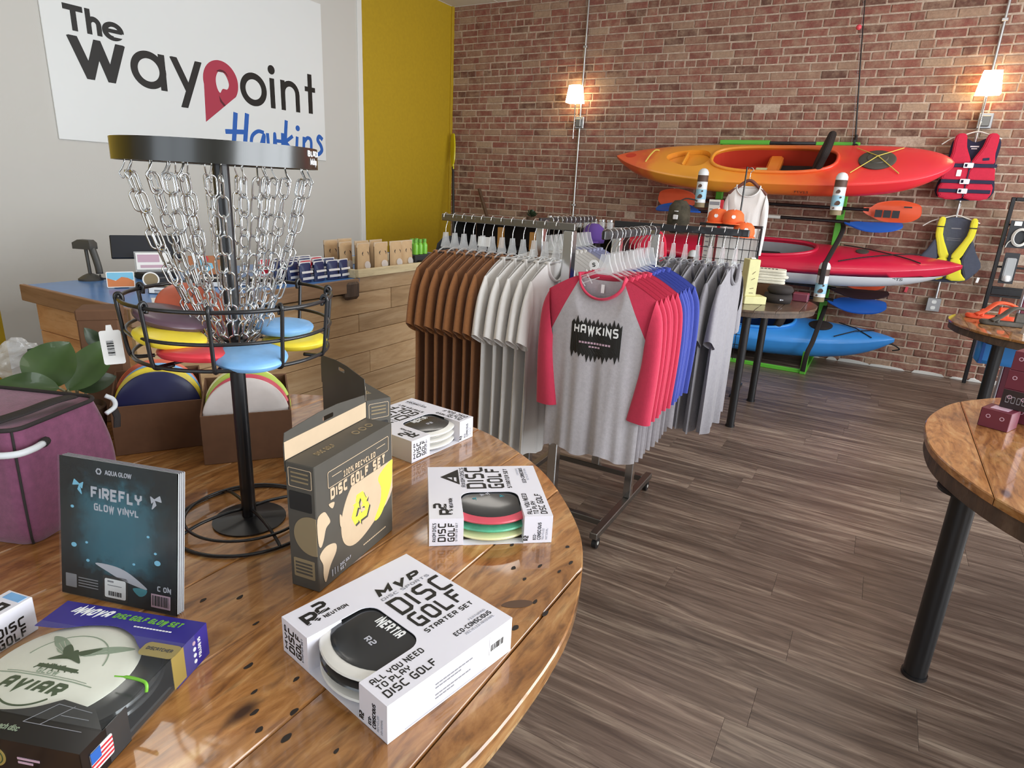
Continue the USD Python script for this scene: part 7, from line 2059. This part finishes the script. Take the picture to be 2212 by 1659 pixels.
A = np.array([-1.300, 0.480])
u1 = np.array([-0.37, 0.93]); u1 /= np.linalg.norm(u1)       # right face, away from the viewer
u2 = np.array([-0.93, -0.37]); u2 /= np.linalg.norm(u2)      # front face, towards the left picture edge
(shell, rings) = bag_shell(A, u1, u2, 0.235, 0.30, 0.235, 0.012)
P(bgm, 'body', (shell[0], shell[1]), 'bag_maroon', 40)
top = rings[-1]
P(bgm, 'top_binding', tube(top + [0, 0, 0.002], 0.0045, 8, closed=True), 'strap_black', True)
P(bgm, 'seam', tube(np.array([r_[0] for r_ in rings]) if False else np.array([r_[np.argmin(((r_[:, :2] - A) ** 2).sum(1))] for r_ in rings]), 0.0025, 6), 'strap_black', True)
q3 = lambda s, d, z: np.array([*(A + u1 * s + u2 * d), TH + z])
P(bgm, 'handle', tube(spline([q3(0.050, -0.010, 0.203), q3(0.020, -0.018, 0.205), q3(-0.008, -0.010, 0.205), q3(-0.022, 0.03, 0.204), q3(-0.024, 0.14, 0.198), q3(-0.006, 0.25, 0.196)], 6), 0.0065, 10), 'piping_white', True, label='white corded front handle')
P(bgm, 'handle_end', tube([q3(0.066, -0.002, 0.202), q3(0.050, -0.010, 0.203)], 0.0085, 8), 'strap_black', True)
P(bgm, 'handle', tube(spline([q3(0.215, -0.006, 0.205), q3(0.235, -0.012, 0.215), q3(0.243, -0.004, 0.228), q3(0.238, 0.010, 0.237)], 6), 0.005, 8), 'piping_white', True)
P(bgm, 'side_loop', tube([q3(0.238, -0.004, 0.215), q3(0.242, -0.008, 0.19), q3(0.240, -0.006, 0.165)], 0.006, 8, flat=(0.5, 1.3)), 'strap_black', True)
P(bgm, 'shoulder_strap', tube(spline([q3(0.19, 0.05, 0.246), q3(0.14, 0.045, 0.252), q3(0.08, 0.06, 0.246), q3(0.02, 0.10, 0.236), q3(0.0, 0.16, 0.225), q3(-0.01, 0.25, 0.215)], 6), 0.018, 8, flat=(0.22, 1.0)), 'strap_black', True, label='wide black shoulder strap lying over the top')

pl = thing('potted_plant', 'potted plant with large dark green leaves behind the maroon bag', 'plant', (-1.73, 0.795, TH + 0.0005))
P(pl, 'pot', lathe([(0, 0), (0.05, 0), (0.062, 0.11), (0.058, 0.115), (0.054, 0.10), (0, 0.095)], 28), 'pot_brown', 40)


def leaf_mesh(L, W, droop, fold=0.25, n=14):
    vs, f = [], []
    for i in range(n + 1):
        t = i / n
        w = W / 2 * math.sin(PI * t ** 0.85) ** 0.8 if 0 < t < 1 else 0.0008
        for j in range(-3, 4):
            s = j / 3
            vs.append([L * t, w * s, -droop * t * t * L + fold * abs(s) * w + 0.05 * W * math.sin(9 * t) * s])
    for i in range(n):
        for j in range(6):
            a = i * 7 + j
            f += [[a, a + 7, a + 8], [a, a + 8, a + 1]]
    v = np.array(vs); f = np.array(f)
    return np.vstack([v, v - [0, 0, 0.0012]]), np.vstack([f, f[:, ::-1] + len(v)])


LB = np.array([-1.73, 0.795, TH])
for k, (tip, basep, W, dr, mat) in enumerate((((-1.712, 0.790, 0.290), (-1.700, 0.690, 0.195), 0.115, 0.05, 'leaf'), ((-1.680, 0.880, 0.288), (-1.668, 0.748, 0.180), 0.085, 0.05, 'leaf'), ((-1.690, 0.615, 0.232), (-1.655, 0.725, 0.195), 0.06, 0.15, 'leaf'),
                                              ((-1.757, 0.850, 0.308), (-1.742, 0.884, 0.245), 0.040, 0.0, 'leaf_dark'), ((-1.790, 0.730, 0.27), (-1.735, 0.80, 0.19), 0.09, 0.1, 'leaf_dark'), ((-1.66, 0.86, 0.20), (-1.69, 0.78, 0.17), 0.055, 0.3, 'leaf_dark'))):
    tip, bp = np.array(tip) + [0, 0, TH], np.array(basep) + [0, 0, TH]
    d = tip - bp; L = np.linalg.norm(d)
    side = np.cross([0.75, -0.45, 0.55], d)
    l_ = P(pl, 'leaf', xf(leaf_mesh(L, W, dr), fr(bp - LB, d, side)), mat, 60)
    mid = (bp + LB + [0, 0, 0.13]) / 2
    P(l_, 'stem', tube(spline([(0.0, 0, 0.09), (mid - LB) * [1.05, 1.05, 1.0], bp - LB], 6), 0.0035, 6), 'stem', True)
P(pl, 'tendril', tube(spline([np.array([-1.68, 0.88, TH + 0.285]) - LB, np.array([-1.69, 0.92, TH + 0.31]) - LB, np.array([-1.703, 0.949, TH + 0.323]) - LB], 6), 0.0025, 6), 'leaf_dark', True)
# crumpled clear cellophane wrap beside the plant
cp = thing('cellophane_wrap', 'crumpled clear cellophane wrap at the left edge behind the bag', 'plastic wrap', (-1.865, 0.735, TH + 0.0005))
ic = trimesh.creation.icosphere(3, 1.0)
v = np.asarray(ic.vertices)
nz_ = meshkit.noise(v * 3.1 + 5, 3) - 0.5
v2 = v * (1 + 0.5 * nz_[:, None]) * [0.05, 0.065, 0.05]
v2[:, 2] += 0.225
P(cp, 'wrap', (v2, np.asarray(ic.faces)), 'cellophane')
P(cp, 'wrap_neck', tube([(0, 0, 0.002), (0.005, 0, 0.09), (0, 0.0, 0.16)], [0.03, 0.018, 0.03], 9), 'cellophane')
# ------------------------------------------------------------------ right-hand table with maroon boxes
rt = round_table('round spool-wood table at the right picture edge with maroon boxes on it', (1.15, 2.43), 0.912, 0.74, 0.075, 'y', [(0.352, 2.153), (1.7, 1.9), (1.3, 3.1)], 9, leg_r=0.034, off=0.05, edge='edge_dark', frac=0.3)
P(rt, 'brace', xf(cb(-0.02, 0.02, -0.5, 0.5, 0.0, 0.035, 0.004), mat4((0.0, -0.25, 0.628), 1.2)), 'black_metal')
zt = 0.7405


def maroon_box(label, loc, rz, face_dark='front', w=0.085, d=0.085, h=0.066):
    t = thing('gift_box', label, 'box', loc, rz)
    P(t, 'box', cb(-w / 2, w / 2, -d / 2, d / 2, 0, h, 0.0015), 'box_maroon')
    yd = -d / 2 - 0.0002
    if face_dark == 'left':
        P(t, 'dark_face', cb(-w / 2 - 0.0009, -w / 2 - 0.0001, -d / 2 + 0.001, d / 2 - 0.001, 0.001, h - 0.001, 0.0003), 'box_maroon_dark')
        P(t, 'face_marks', xf(ext(unary_union([rrect(-0.022 + 0.012 * k, -0.014 + 0.012 * k, 0.014, 0.052, 0.003).difference(rrect(-0.0205 + 0.012 * k, -0.0155 + 0.012 * k, 0.018, 0.048, 0.002)) for k in range(4)]), 0, 0.0005), fr((-w / 2 - 0.001, 0, 0), (0, -1, 0), (0, 0, 1))), 'ink_grey')
    elif face_dark == 'front':
        P(t, 'dark_face', cb(-w / 2 + 0.001, w / 2 - 0.001, -d / 2 - 0.0009, -d / 2 - 0.0001, 0.001, h - 0.001, 0.0003), 'box_maroon_dark')
        P(t, 'face_marks', xf(ext(unary_union([rrect(-0.030 + 0.016 * k, -0.019 + 0.016 * k, 0.020, 0.044, 0.003).difference(rrect(-0.0285 + 0.016 * k, -0.0205 + 0.016 * k, 0.023, 0.041, 0.002)) for k in range(4)]), 0, 0.0005), fr((0, -d / 2 - 0.001, 0), (1, 0, 0), (0, 0, 1))), 'ink_grey')
    for k in range(2):
        P(t, 'emblem', xf(ext(Point(0, 0).buffer(0.007).difference(Point(0, 0).buffer(0.0045)), 0, 0.0005), fr((0.02 - 0.04 * k, yd if face_dark != 'front' else -d / 2 - 0.0015, h * 0.62), (1, 0, 0), (0, 0, 1))), 'ink_pink')
    P(t, 'top_print', mv(ext(rrect(-w * 0.3, w * 0.3, -d * 0.3, d * 0.3, 0.004), 0, 0.0004), 0, 0, h + 0.0001), 'ink_pink')
    return t


maroon_box('small maroon gift box on the table top, dark patterned side facing left', (0.462, 2.640, zt), -0.42, 'left', 0.088, 0.09)
maroon_box('maroon gift box in the second layer with a dark front band, under the tall stack', (0.512, 2.685, zt + 0.0665), -0.42, 'front')
maroon_box('maroon gift box third from the table in the stack', (0.512, 2.690, zt + 0.133), -0.42, None)
maroon_box('maroon gift box on top of the stack', (0.515, 2.690, zt + 0.1995), -0.42, None)
maroon_box('maroon gift box behind the stack at the picture edge', (0.57, 2.76, zt), -0.42, None)

# ------------------------------------------------------------------ small round table beside the grey T-shirts
st_ = round_table('small dark round table between the clothes rack and the kayaks', (-0.76, 4.55), 0.47, 0.80, 0.045, 'y', [(-0.655, 4.19), (-0.64, 4.86), (-1.07, 4.55)], 14, leg_r=0.026, mat='table_dark', edge='edge_dark', pw=0.12, frac=0.3)
zs = 0.8005
ws = thing('wooden_stand', 'pale wooden L-shaped display stand on the small dark table', 'stand', (-0.690, 4.40, zs), rz=0.55)
P(ws, 'base_block', cb(-0.06, 0.085, -0.06, 0.06, 0, 0.05, 0.003), 'wood_pale')
P(ws, 'upright_board', cb(-0.058, 0.015, -0.045, 0.055, 0.0505, 0.285, 0.003), 'wood_pale')
P(ws, 'burnt_marks', xf(ext(unary_union([affinity.rotate(sbox(-0.012, z, 0.014, z + 0.003), 15 * k, origin='center') for k, z in enumerate((0.07, 0.10, 0.16, 0.20))]), 0, 0.0006), fr((-0.02, -0.0455, 0.0), (1, 0, 0), (0, 0, 1))), 'pot_brown')
P(ws, 'top_clip', cb(-0.035, -0.005, -0.01, 0.02, 0.2855, 0.295, 0.002), 'pale_plate')
hs = thing('folded_hats', 'black knitted hat lying on a dark tin beside the wooden stand', 'hat', (-0.545, 4.60, zs))
P(hs, 'lower_roll', lathe([(0, 0), (0.085, 0), (0.092, 0.03), (0.085, 0.058), (0, 0.06)], 26), 'hat_dark', True)
P(hs, 'upper_roll', mv(lathe([(0, 0.0605), (0.07, 0.0605), (0.085, 0.085), (0.07, 0.11), (0, 0.112)], 26), 0.01, -0.01, 0), 'hat_dark', True)
P(hs, 'small_logo', xf(ext(unary_union([sbox(-0.010, 0.022, 0.0, 0.032), sbox(0.002, 0.024, 0.012, 0.030)]), 0, 0.001), fr((0.035, -0.087, 0), (0.94, 0.34, 0), (0, 0, 1))), 'ink_lightgrey')
bl = random.Random(4)
tsrc = None
for k in range(5):
    lab = 'folded cream cotton tote, %s from the bottom of the pile behind the knitted hat' % ORD[k]
    loc, a = (-0.64 + bl.uniform(-0.008, 0.008), 4.76 + bl.uniform(-0.006, 0.006), zs + 0.115 + 0.019 * k), 0.2 + bl.uniform(-0.15, 0.15)
    if tsrc is None:
        tsrc = thing('folded_tote', lab, 'bag', loc, a, group='folded cream totes on the small table')
        P(tsrc, 'cloth', pillow(smooth_poly([(-0.10, -0.07), (0.0, -0.076), (0.10, -0.068), (0.105, 0.0), (0.10, 0.07), (0, 0.075), (-0.10, 0.07), (-0.106, 0.0)], 4), 0.018, 0.007, 3), 'tote_cream', 40)
        P(tsrc, 'fold_print', mv(ext(unary_union([sbox(-0.06 + 0.024 * q, -0.03, -0.045 + 0.024 * q, 0.02) for q in range(5)]), 0, 0.0004), 0, 0, 0.0091), 'hat_dark')
    else:
        copy_of(tsrc, lab, loc, a)
solo('tote_block', mv(cb(-0.10, 0.10, -0.07, 0.07, 0, 0.105, 0.004), -0.64, 4.76, zs), 'kraft', 'brown carton under the pile of cream totes', 'box')
solo('red_tin', mv(cb(-0.05, 0.05, -0.05, 0.05, 0, 0.055, 0.006), -0.42, 4.78, zs), 'box_maroon', 'dark red tin at the right edge of the small dark table', 'tin')

# grid panel stand with white shirt, orange caps and a ruler-like display strip
gp = thing('grid_panel', 'black wire grid panel on a stand holding the white shirt and orange caps', 'display rack', (-1.0, 5.05, 0))
P(gp, 'frame', cat([cb(-0.24, -0.225, -0.008, 0.008, 0.02, 1.25, 0.002), cb(0.205, 0.22, -0.008, 0.008, 0.02, 1.25, 0.002)]), 'black_metal')
for k in range(9):
    P(gp, 'wire', rod((-0.2 + 0.05 * k, -0.004, 0.25), (-0.2 + 0.05 * k, -0.004, 1.235), 0.0025, 6), 'black_metal')
for k in range(12):
    P(gp, 'cross_wire', rod((-0.224, 0.003, 0.29 + 0.08 * k), (0.204, 0.003, 0.29 + 0.08 * k), 0.0025, 6), 'black_metal')
P(gp, 'foot', cat([cb(-0.245, -0.22, -0.2, 0.2, 0, 0.02, 0.003), cb(0.2, 0.225, -0.2, 0.2, 0, 0.02, 0.003)]), 'black_metal')
P(gp, 'top_rail', cb(-0.24, 0.22, -0.012, 0.012, 1.2505, 1.27, 0.003), 'black_metal')
P(gp, 'backing_sheet', cb(-0.10, 0.20, 0.03, 0.034, 0.62, 1.18, 0.001), 'paper', label='white backing sheet behind the wires')
ls = thing('white_long_sleeve', 'white long-sleeved shirt on a dark wooden hanger in front of the red kayak', 'shirt', (-0.955, 5.22, 1.645), rz=0.10)
shirt(ls, 'tee_white', 'tee_white', 'tee_white', 'three', W=0.140, L=0.74, d=0.03, hem=0.13, chest=0.135, seed=77, zt0=-0.10)
hg = thing('wooden_hanger', 'dark reddish wooden hanger carrying the white long-sleeved shirt', 'hanger', (-0.955, 5.22, 1.645), rz=0.10)
P(hg, 'hook', tube(spline([(0, 0, -0.05), (0, 0, 0.0), (0.018, 0, 0.02), (0.0, 0, 0.036), (-0.016, 0, 0.022)], 6), 0.0028, 6), 'chrome', True)
P(hg, 'shoulder_bar', tube(spline([(-0.135, 0, -0.155), (-0.07, 0, -0.10), (0, 0, -0.055), (0.07, 0, -0.10), (0.135, 0, -0.155)], 6), 0.012, 8), 'hanger_wood', True)
solo('hook_rail', cb(-0.958, -0.952, 5.06, 5.23, 1.652, 1.660, 0.001) if False else cat([rod((-0.955, 5.05, 1.27), (-0.955, 5.05, 1.676), 0.006, 8), rod((-0.955, 5.044, 1.676), (-0.955, 5.26, 1.676), 0.004, 8)]), 'black_metal', 'thin black hook arm on the grid panel holding the white shirt', 'hook', True)
for k, (x, y, z, lab) in enumerate(((-1.10, 5.0, 1.272, 'orange cap at the left on top of the grid panel'), (-0.98, 4.955, 1.272, 'orange cap in the middle on top of the grid panel'), (-0.885, 4.90, 1.19, 'orange cap with white piping hanging at the right of the grid panel'))):
    c = thing('orange_cap', lab, 'cap', (x, y, z), rz=-PI / 2 + 0.2 * k)
    P(c, 'crown', lathe([(0.07, 0.0), (0.078, 0.03), (0.07, 0.075), (0.045, 0.10), (0, 0.108)], 22), 'cap_orange', True)
    P(c, 'brim', mv(pillow(smooth_poly([(0.05, -0.065), (0.12, -0.05), (0.135, 0.0), (0.12, 0.05), (0.05, 0.065), (0.065, 0.0)]), 0.008, 0.003, 2), 0, 0, 0.006), 'cap_orange', 40)
    P(c, 'piping', tube(np.array([(0.072 * math.cos(a) * 1.02, 0, 0.02 + 0.09 * math.sin(a)) for a in np.linspace(0.1, PI - 0.1, 16)]), 0.003, 6), 'ink_white', True)
    P(c, 'badge', xf(ext(Point(0, 0).buffer(0.014), 0, 0.002), fr((0.072, 0, 0.055), (0, 1, 0), (-0.25, 0, 1))), 'ink_white')
rl = thing('ruler_strip', 'tall pale ruler-like display strip with a red edge left of the white shirt', 'display strip', (-1.16, 5.14, 0.95))
P(rl, 'strip', cb(-0.055, 0.03, 0, 0.006, 0.0, 0.49, 0.001), 'pale_plate')
P(rl, 'red_edge', cb(0.0305, 0.055, 0, 0.006, 0.0, 0.49, 0.001), 'ink_red')
P(rl, 'tick_marks', xf(ext(unary_union([sbox(-0.045, 0.03 + 0.035 * k, -0.02, 0.038 + 0.035 * k) for k in range(12)] + [sbox(-0.05, 0.45, 0.025, 0.475)]), 0, 0.0006), fr((0, -0.0001, 0), (1, 0, 0), (0, 0, 1))), 'ink_grey')
P(rl, 'strip_stand', cat([rod((0, 0.012, -0.949), (0, 0.012, 0.3), 0.006, 8), cb(-0.05, 0.05, -0.05, 0.07, -0.9495, -0.94, 0.003)]), 'black_metal')
rb = thing('red_tote', 'bright red bag hanging behind the hangers left of the grid panel', 'bag', (-1.46, 4.6, 0.0))
P(rb, 'bag', mv(pillow(smooth_poly([(-0.10, -0.16), (0.10, -0.16), (0.11, 0.02), (0.06, 0.12), (-0.06, 0.12), (-0.11, 0.02)], 4), 0.06, 0.02, 3), 0, 0, 0) if False else xf(pillow(smooth_poly([(-0.10, -0.16), (0.10, -0.16), (0.11, 0.02), (0.06, 0.12), (-0.06, 0.12), (-0.11, 0.02)], 4), 0.06, 0.02, 3), fr((0, 0, 1.08), (1, 0, 0), (0, 0, 1))), 'vest_red', 40)
P(rb, 'stand_pole', cat([rod((0, 0.05, 0.012), (0, 0.05, 1.24), 0.01, 8), tube(spline([(0, 0.05, 1.235), (0, 0.03, 1.245), (0, -0.02, 1.235), (0, -0.02, 1.20)], 5), 0.005, 6), mv(lathe([(0, 0), (0.12, 0), (0.12, 0.012), (0, 0.013)], 24), 0, 0.05, 0)]), 'black_metal')

# ------------------------------------------------------------------ rear right table with sandals
bt = round_table('round wooden table against the bricks at the right, with an orange and grey sandal pair', (1.19, 5.22), 0.70, 0.74, 0.06, 'y', [(0.74, 4.83), (1.6, 4.9), (1.2, 5.75)], 23, leg_r=0.034, edge='edge_dark', frac=0.25)
for nm, lab, cat_, m, o, a, s in (('sandal', 'bright orange sandal on the rear right table', 'sandal', 'shoe_orange', (0.74, 5.42, 0.7405), 0.05, 1.0), ('sandal', 'dark grey sandal in front of the orange one on the rear right table', 'sandal', 'shoe_grey', (0.80, 5.19, 0.7405), 0.08, 1.05)):
    t = thing(nm, lab, cat_, o, a)
    sole = smooth_poly([(-0.13, -0.035), (-0.05, -0.045), (0.06, -0.035), (0.13, -0.045), (0.16, 0.0), (0.12, 0.045), (0.02, 0.04), (-0.08, 0.045), (-0.14, 0.03)], 4)
    P(t, 'sole', mv(pillow(sole, 0.028, 0.01, 3), 0, 0, 0.0145), m, 40)
    P(t, 'upper_arch', tube(spline([(-0.09, -0.03, 0.028), (-0.04, -0.02, 0.06), (0.02, 0.0, 0.115), (0.09, 0.01, 0.115), (0.15, 0.0, 0.09)], 6), 0.03, 10, flat=(0.35, 1.1)), m, True)
    P(t, 'strap', tube(spline([(-0.06, 0.045, 0.02), (-0.05, 0.02, 0.06), (-0.05, -0.02, 0.06), (-0.06, -0.045, 0.02)], 5), 0.008, 8, flat=(0.6, 1.5)), m, True)
    P(t, 'heel_support', cb(0.04, 0.10, -0.012, 0.012, 0.026, 0.09, 0.006), m)
solo('pale_stone', mv(hull([(x, y, z) for x, y, z in ((-0.05, -0.05, 0), (0.06, -0.05, 0), (0.07, 0.05, 0), (-0.05, 0.05, 0), (-0.04, -0.04, 0.08), (0.05, -0.04, 0.10), (0.05, 0.04, 0.09), (-0.04, 0.04, 0.085))]), 0.90, 4.92, 0.7405), 'scuffed_white', 'pale grey block at the front of the rear right table', 'block')
bb_ = thing('blue_dry_bag', 'bright blue dry bag hanging under the rear right table', 'bag', (0.86, 5.62, 0.48))
P(bb_, 'bag', cb(-0.13, 0.14, -0.06, 0.06, -0.085, 0.10, 0.03), 'kayak_blue', 40)
P(bb_, 'roll', rod((-0.14, 0, 0.125), (0.15, 0, 0.125), 0.028, 14), 'kayak_blue', True)
P(bb_, 'strap', cat([cb(-0.10, -0.08, -0.063, -0.0605, -0.08, 0.09, 0.0008), tube([(-0.09, 0, 0.15), (-0.09, 0, 0.195)], 0.006, 6)]), 'ink_blue')
tc = thing('steel_post', 'dark red steel post by the right picture edge beside the sandals', 'post', (1.03, 5.98, 0))
P(tc, 'post', cb(-0.05, 0.06, -0.04, 0.04, 0, 1.62, 0.006), 'box_maroon')
P(tc, 'edge_strip', cb(-0.058, -0.0505, -0.04, 0.04, 0.004, 1.61, 0.002), 'ink_lightgrey')
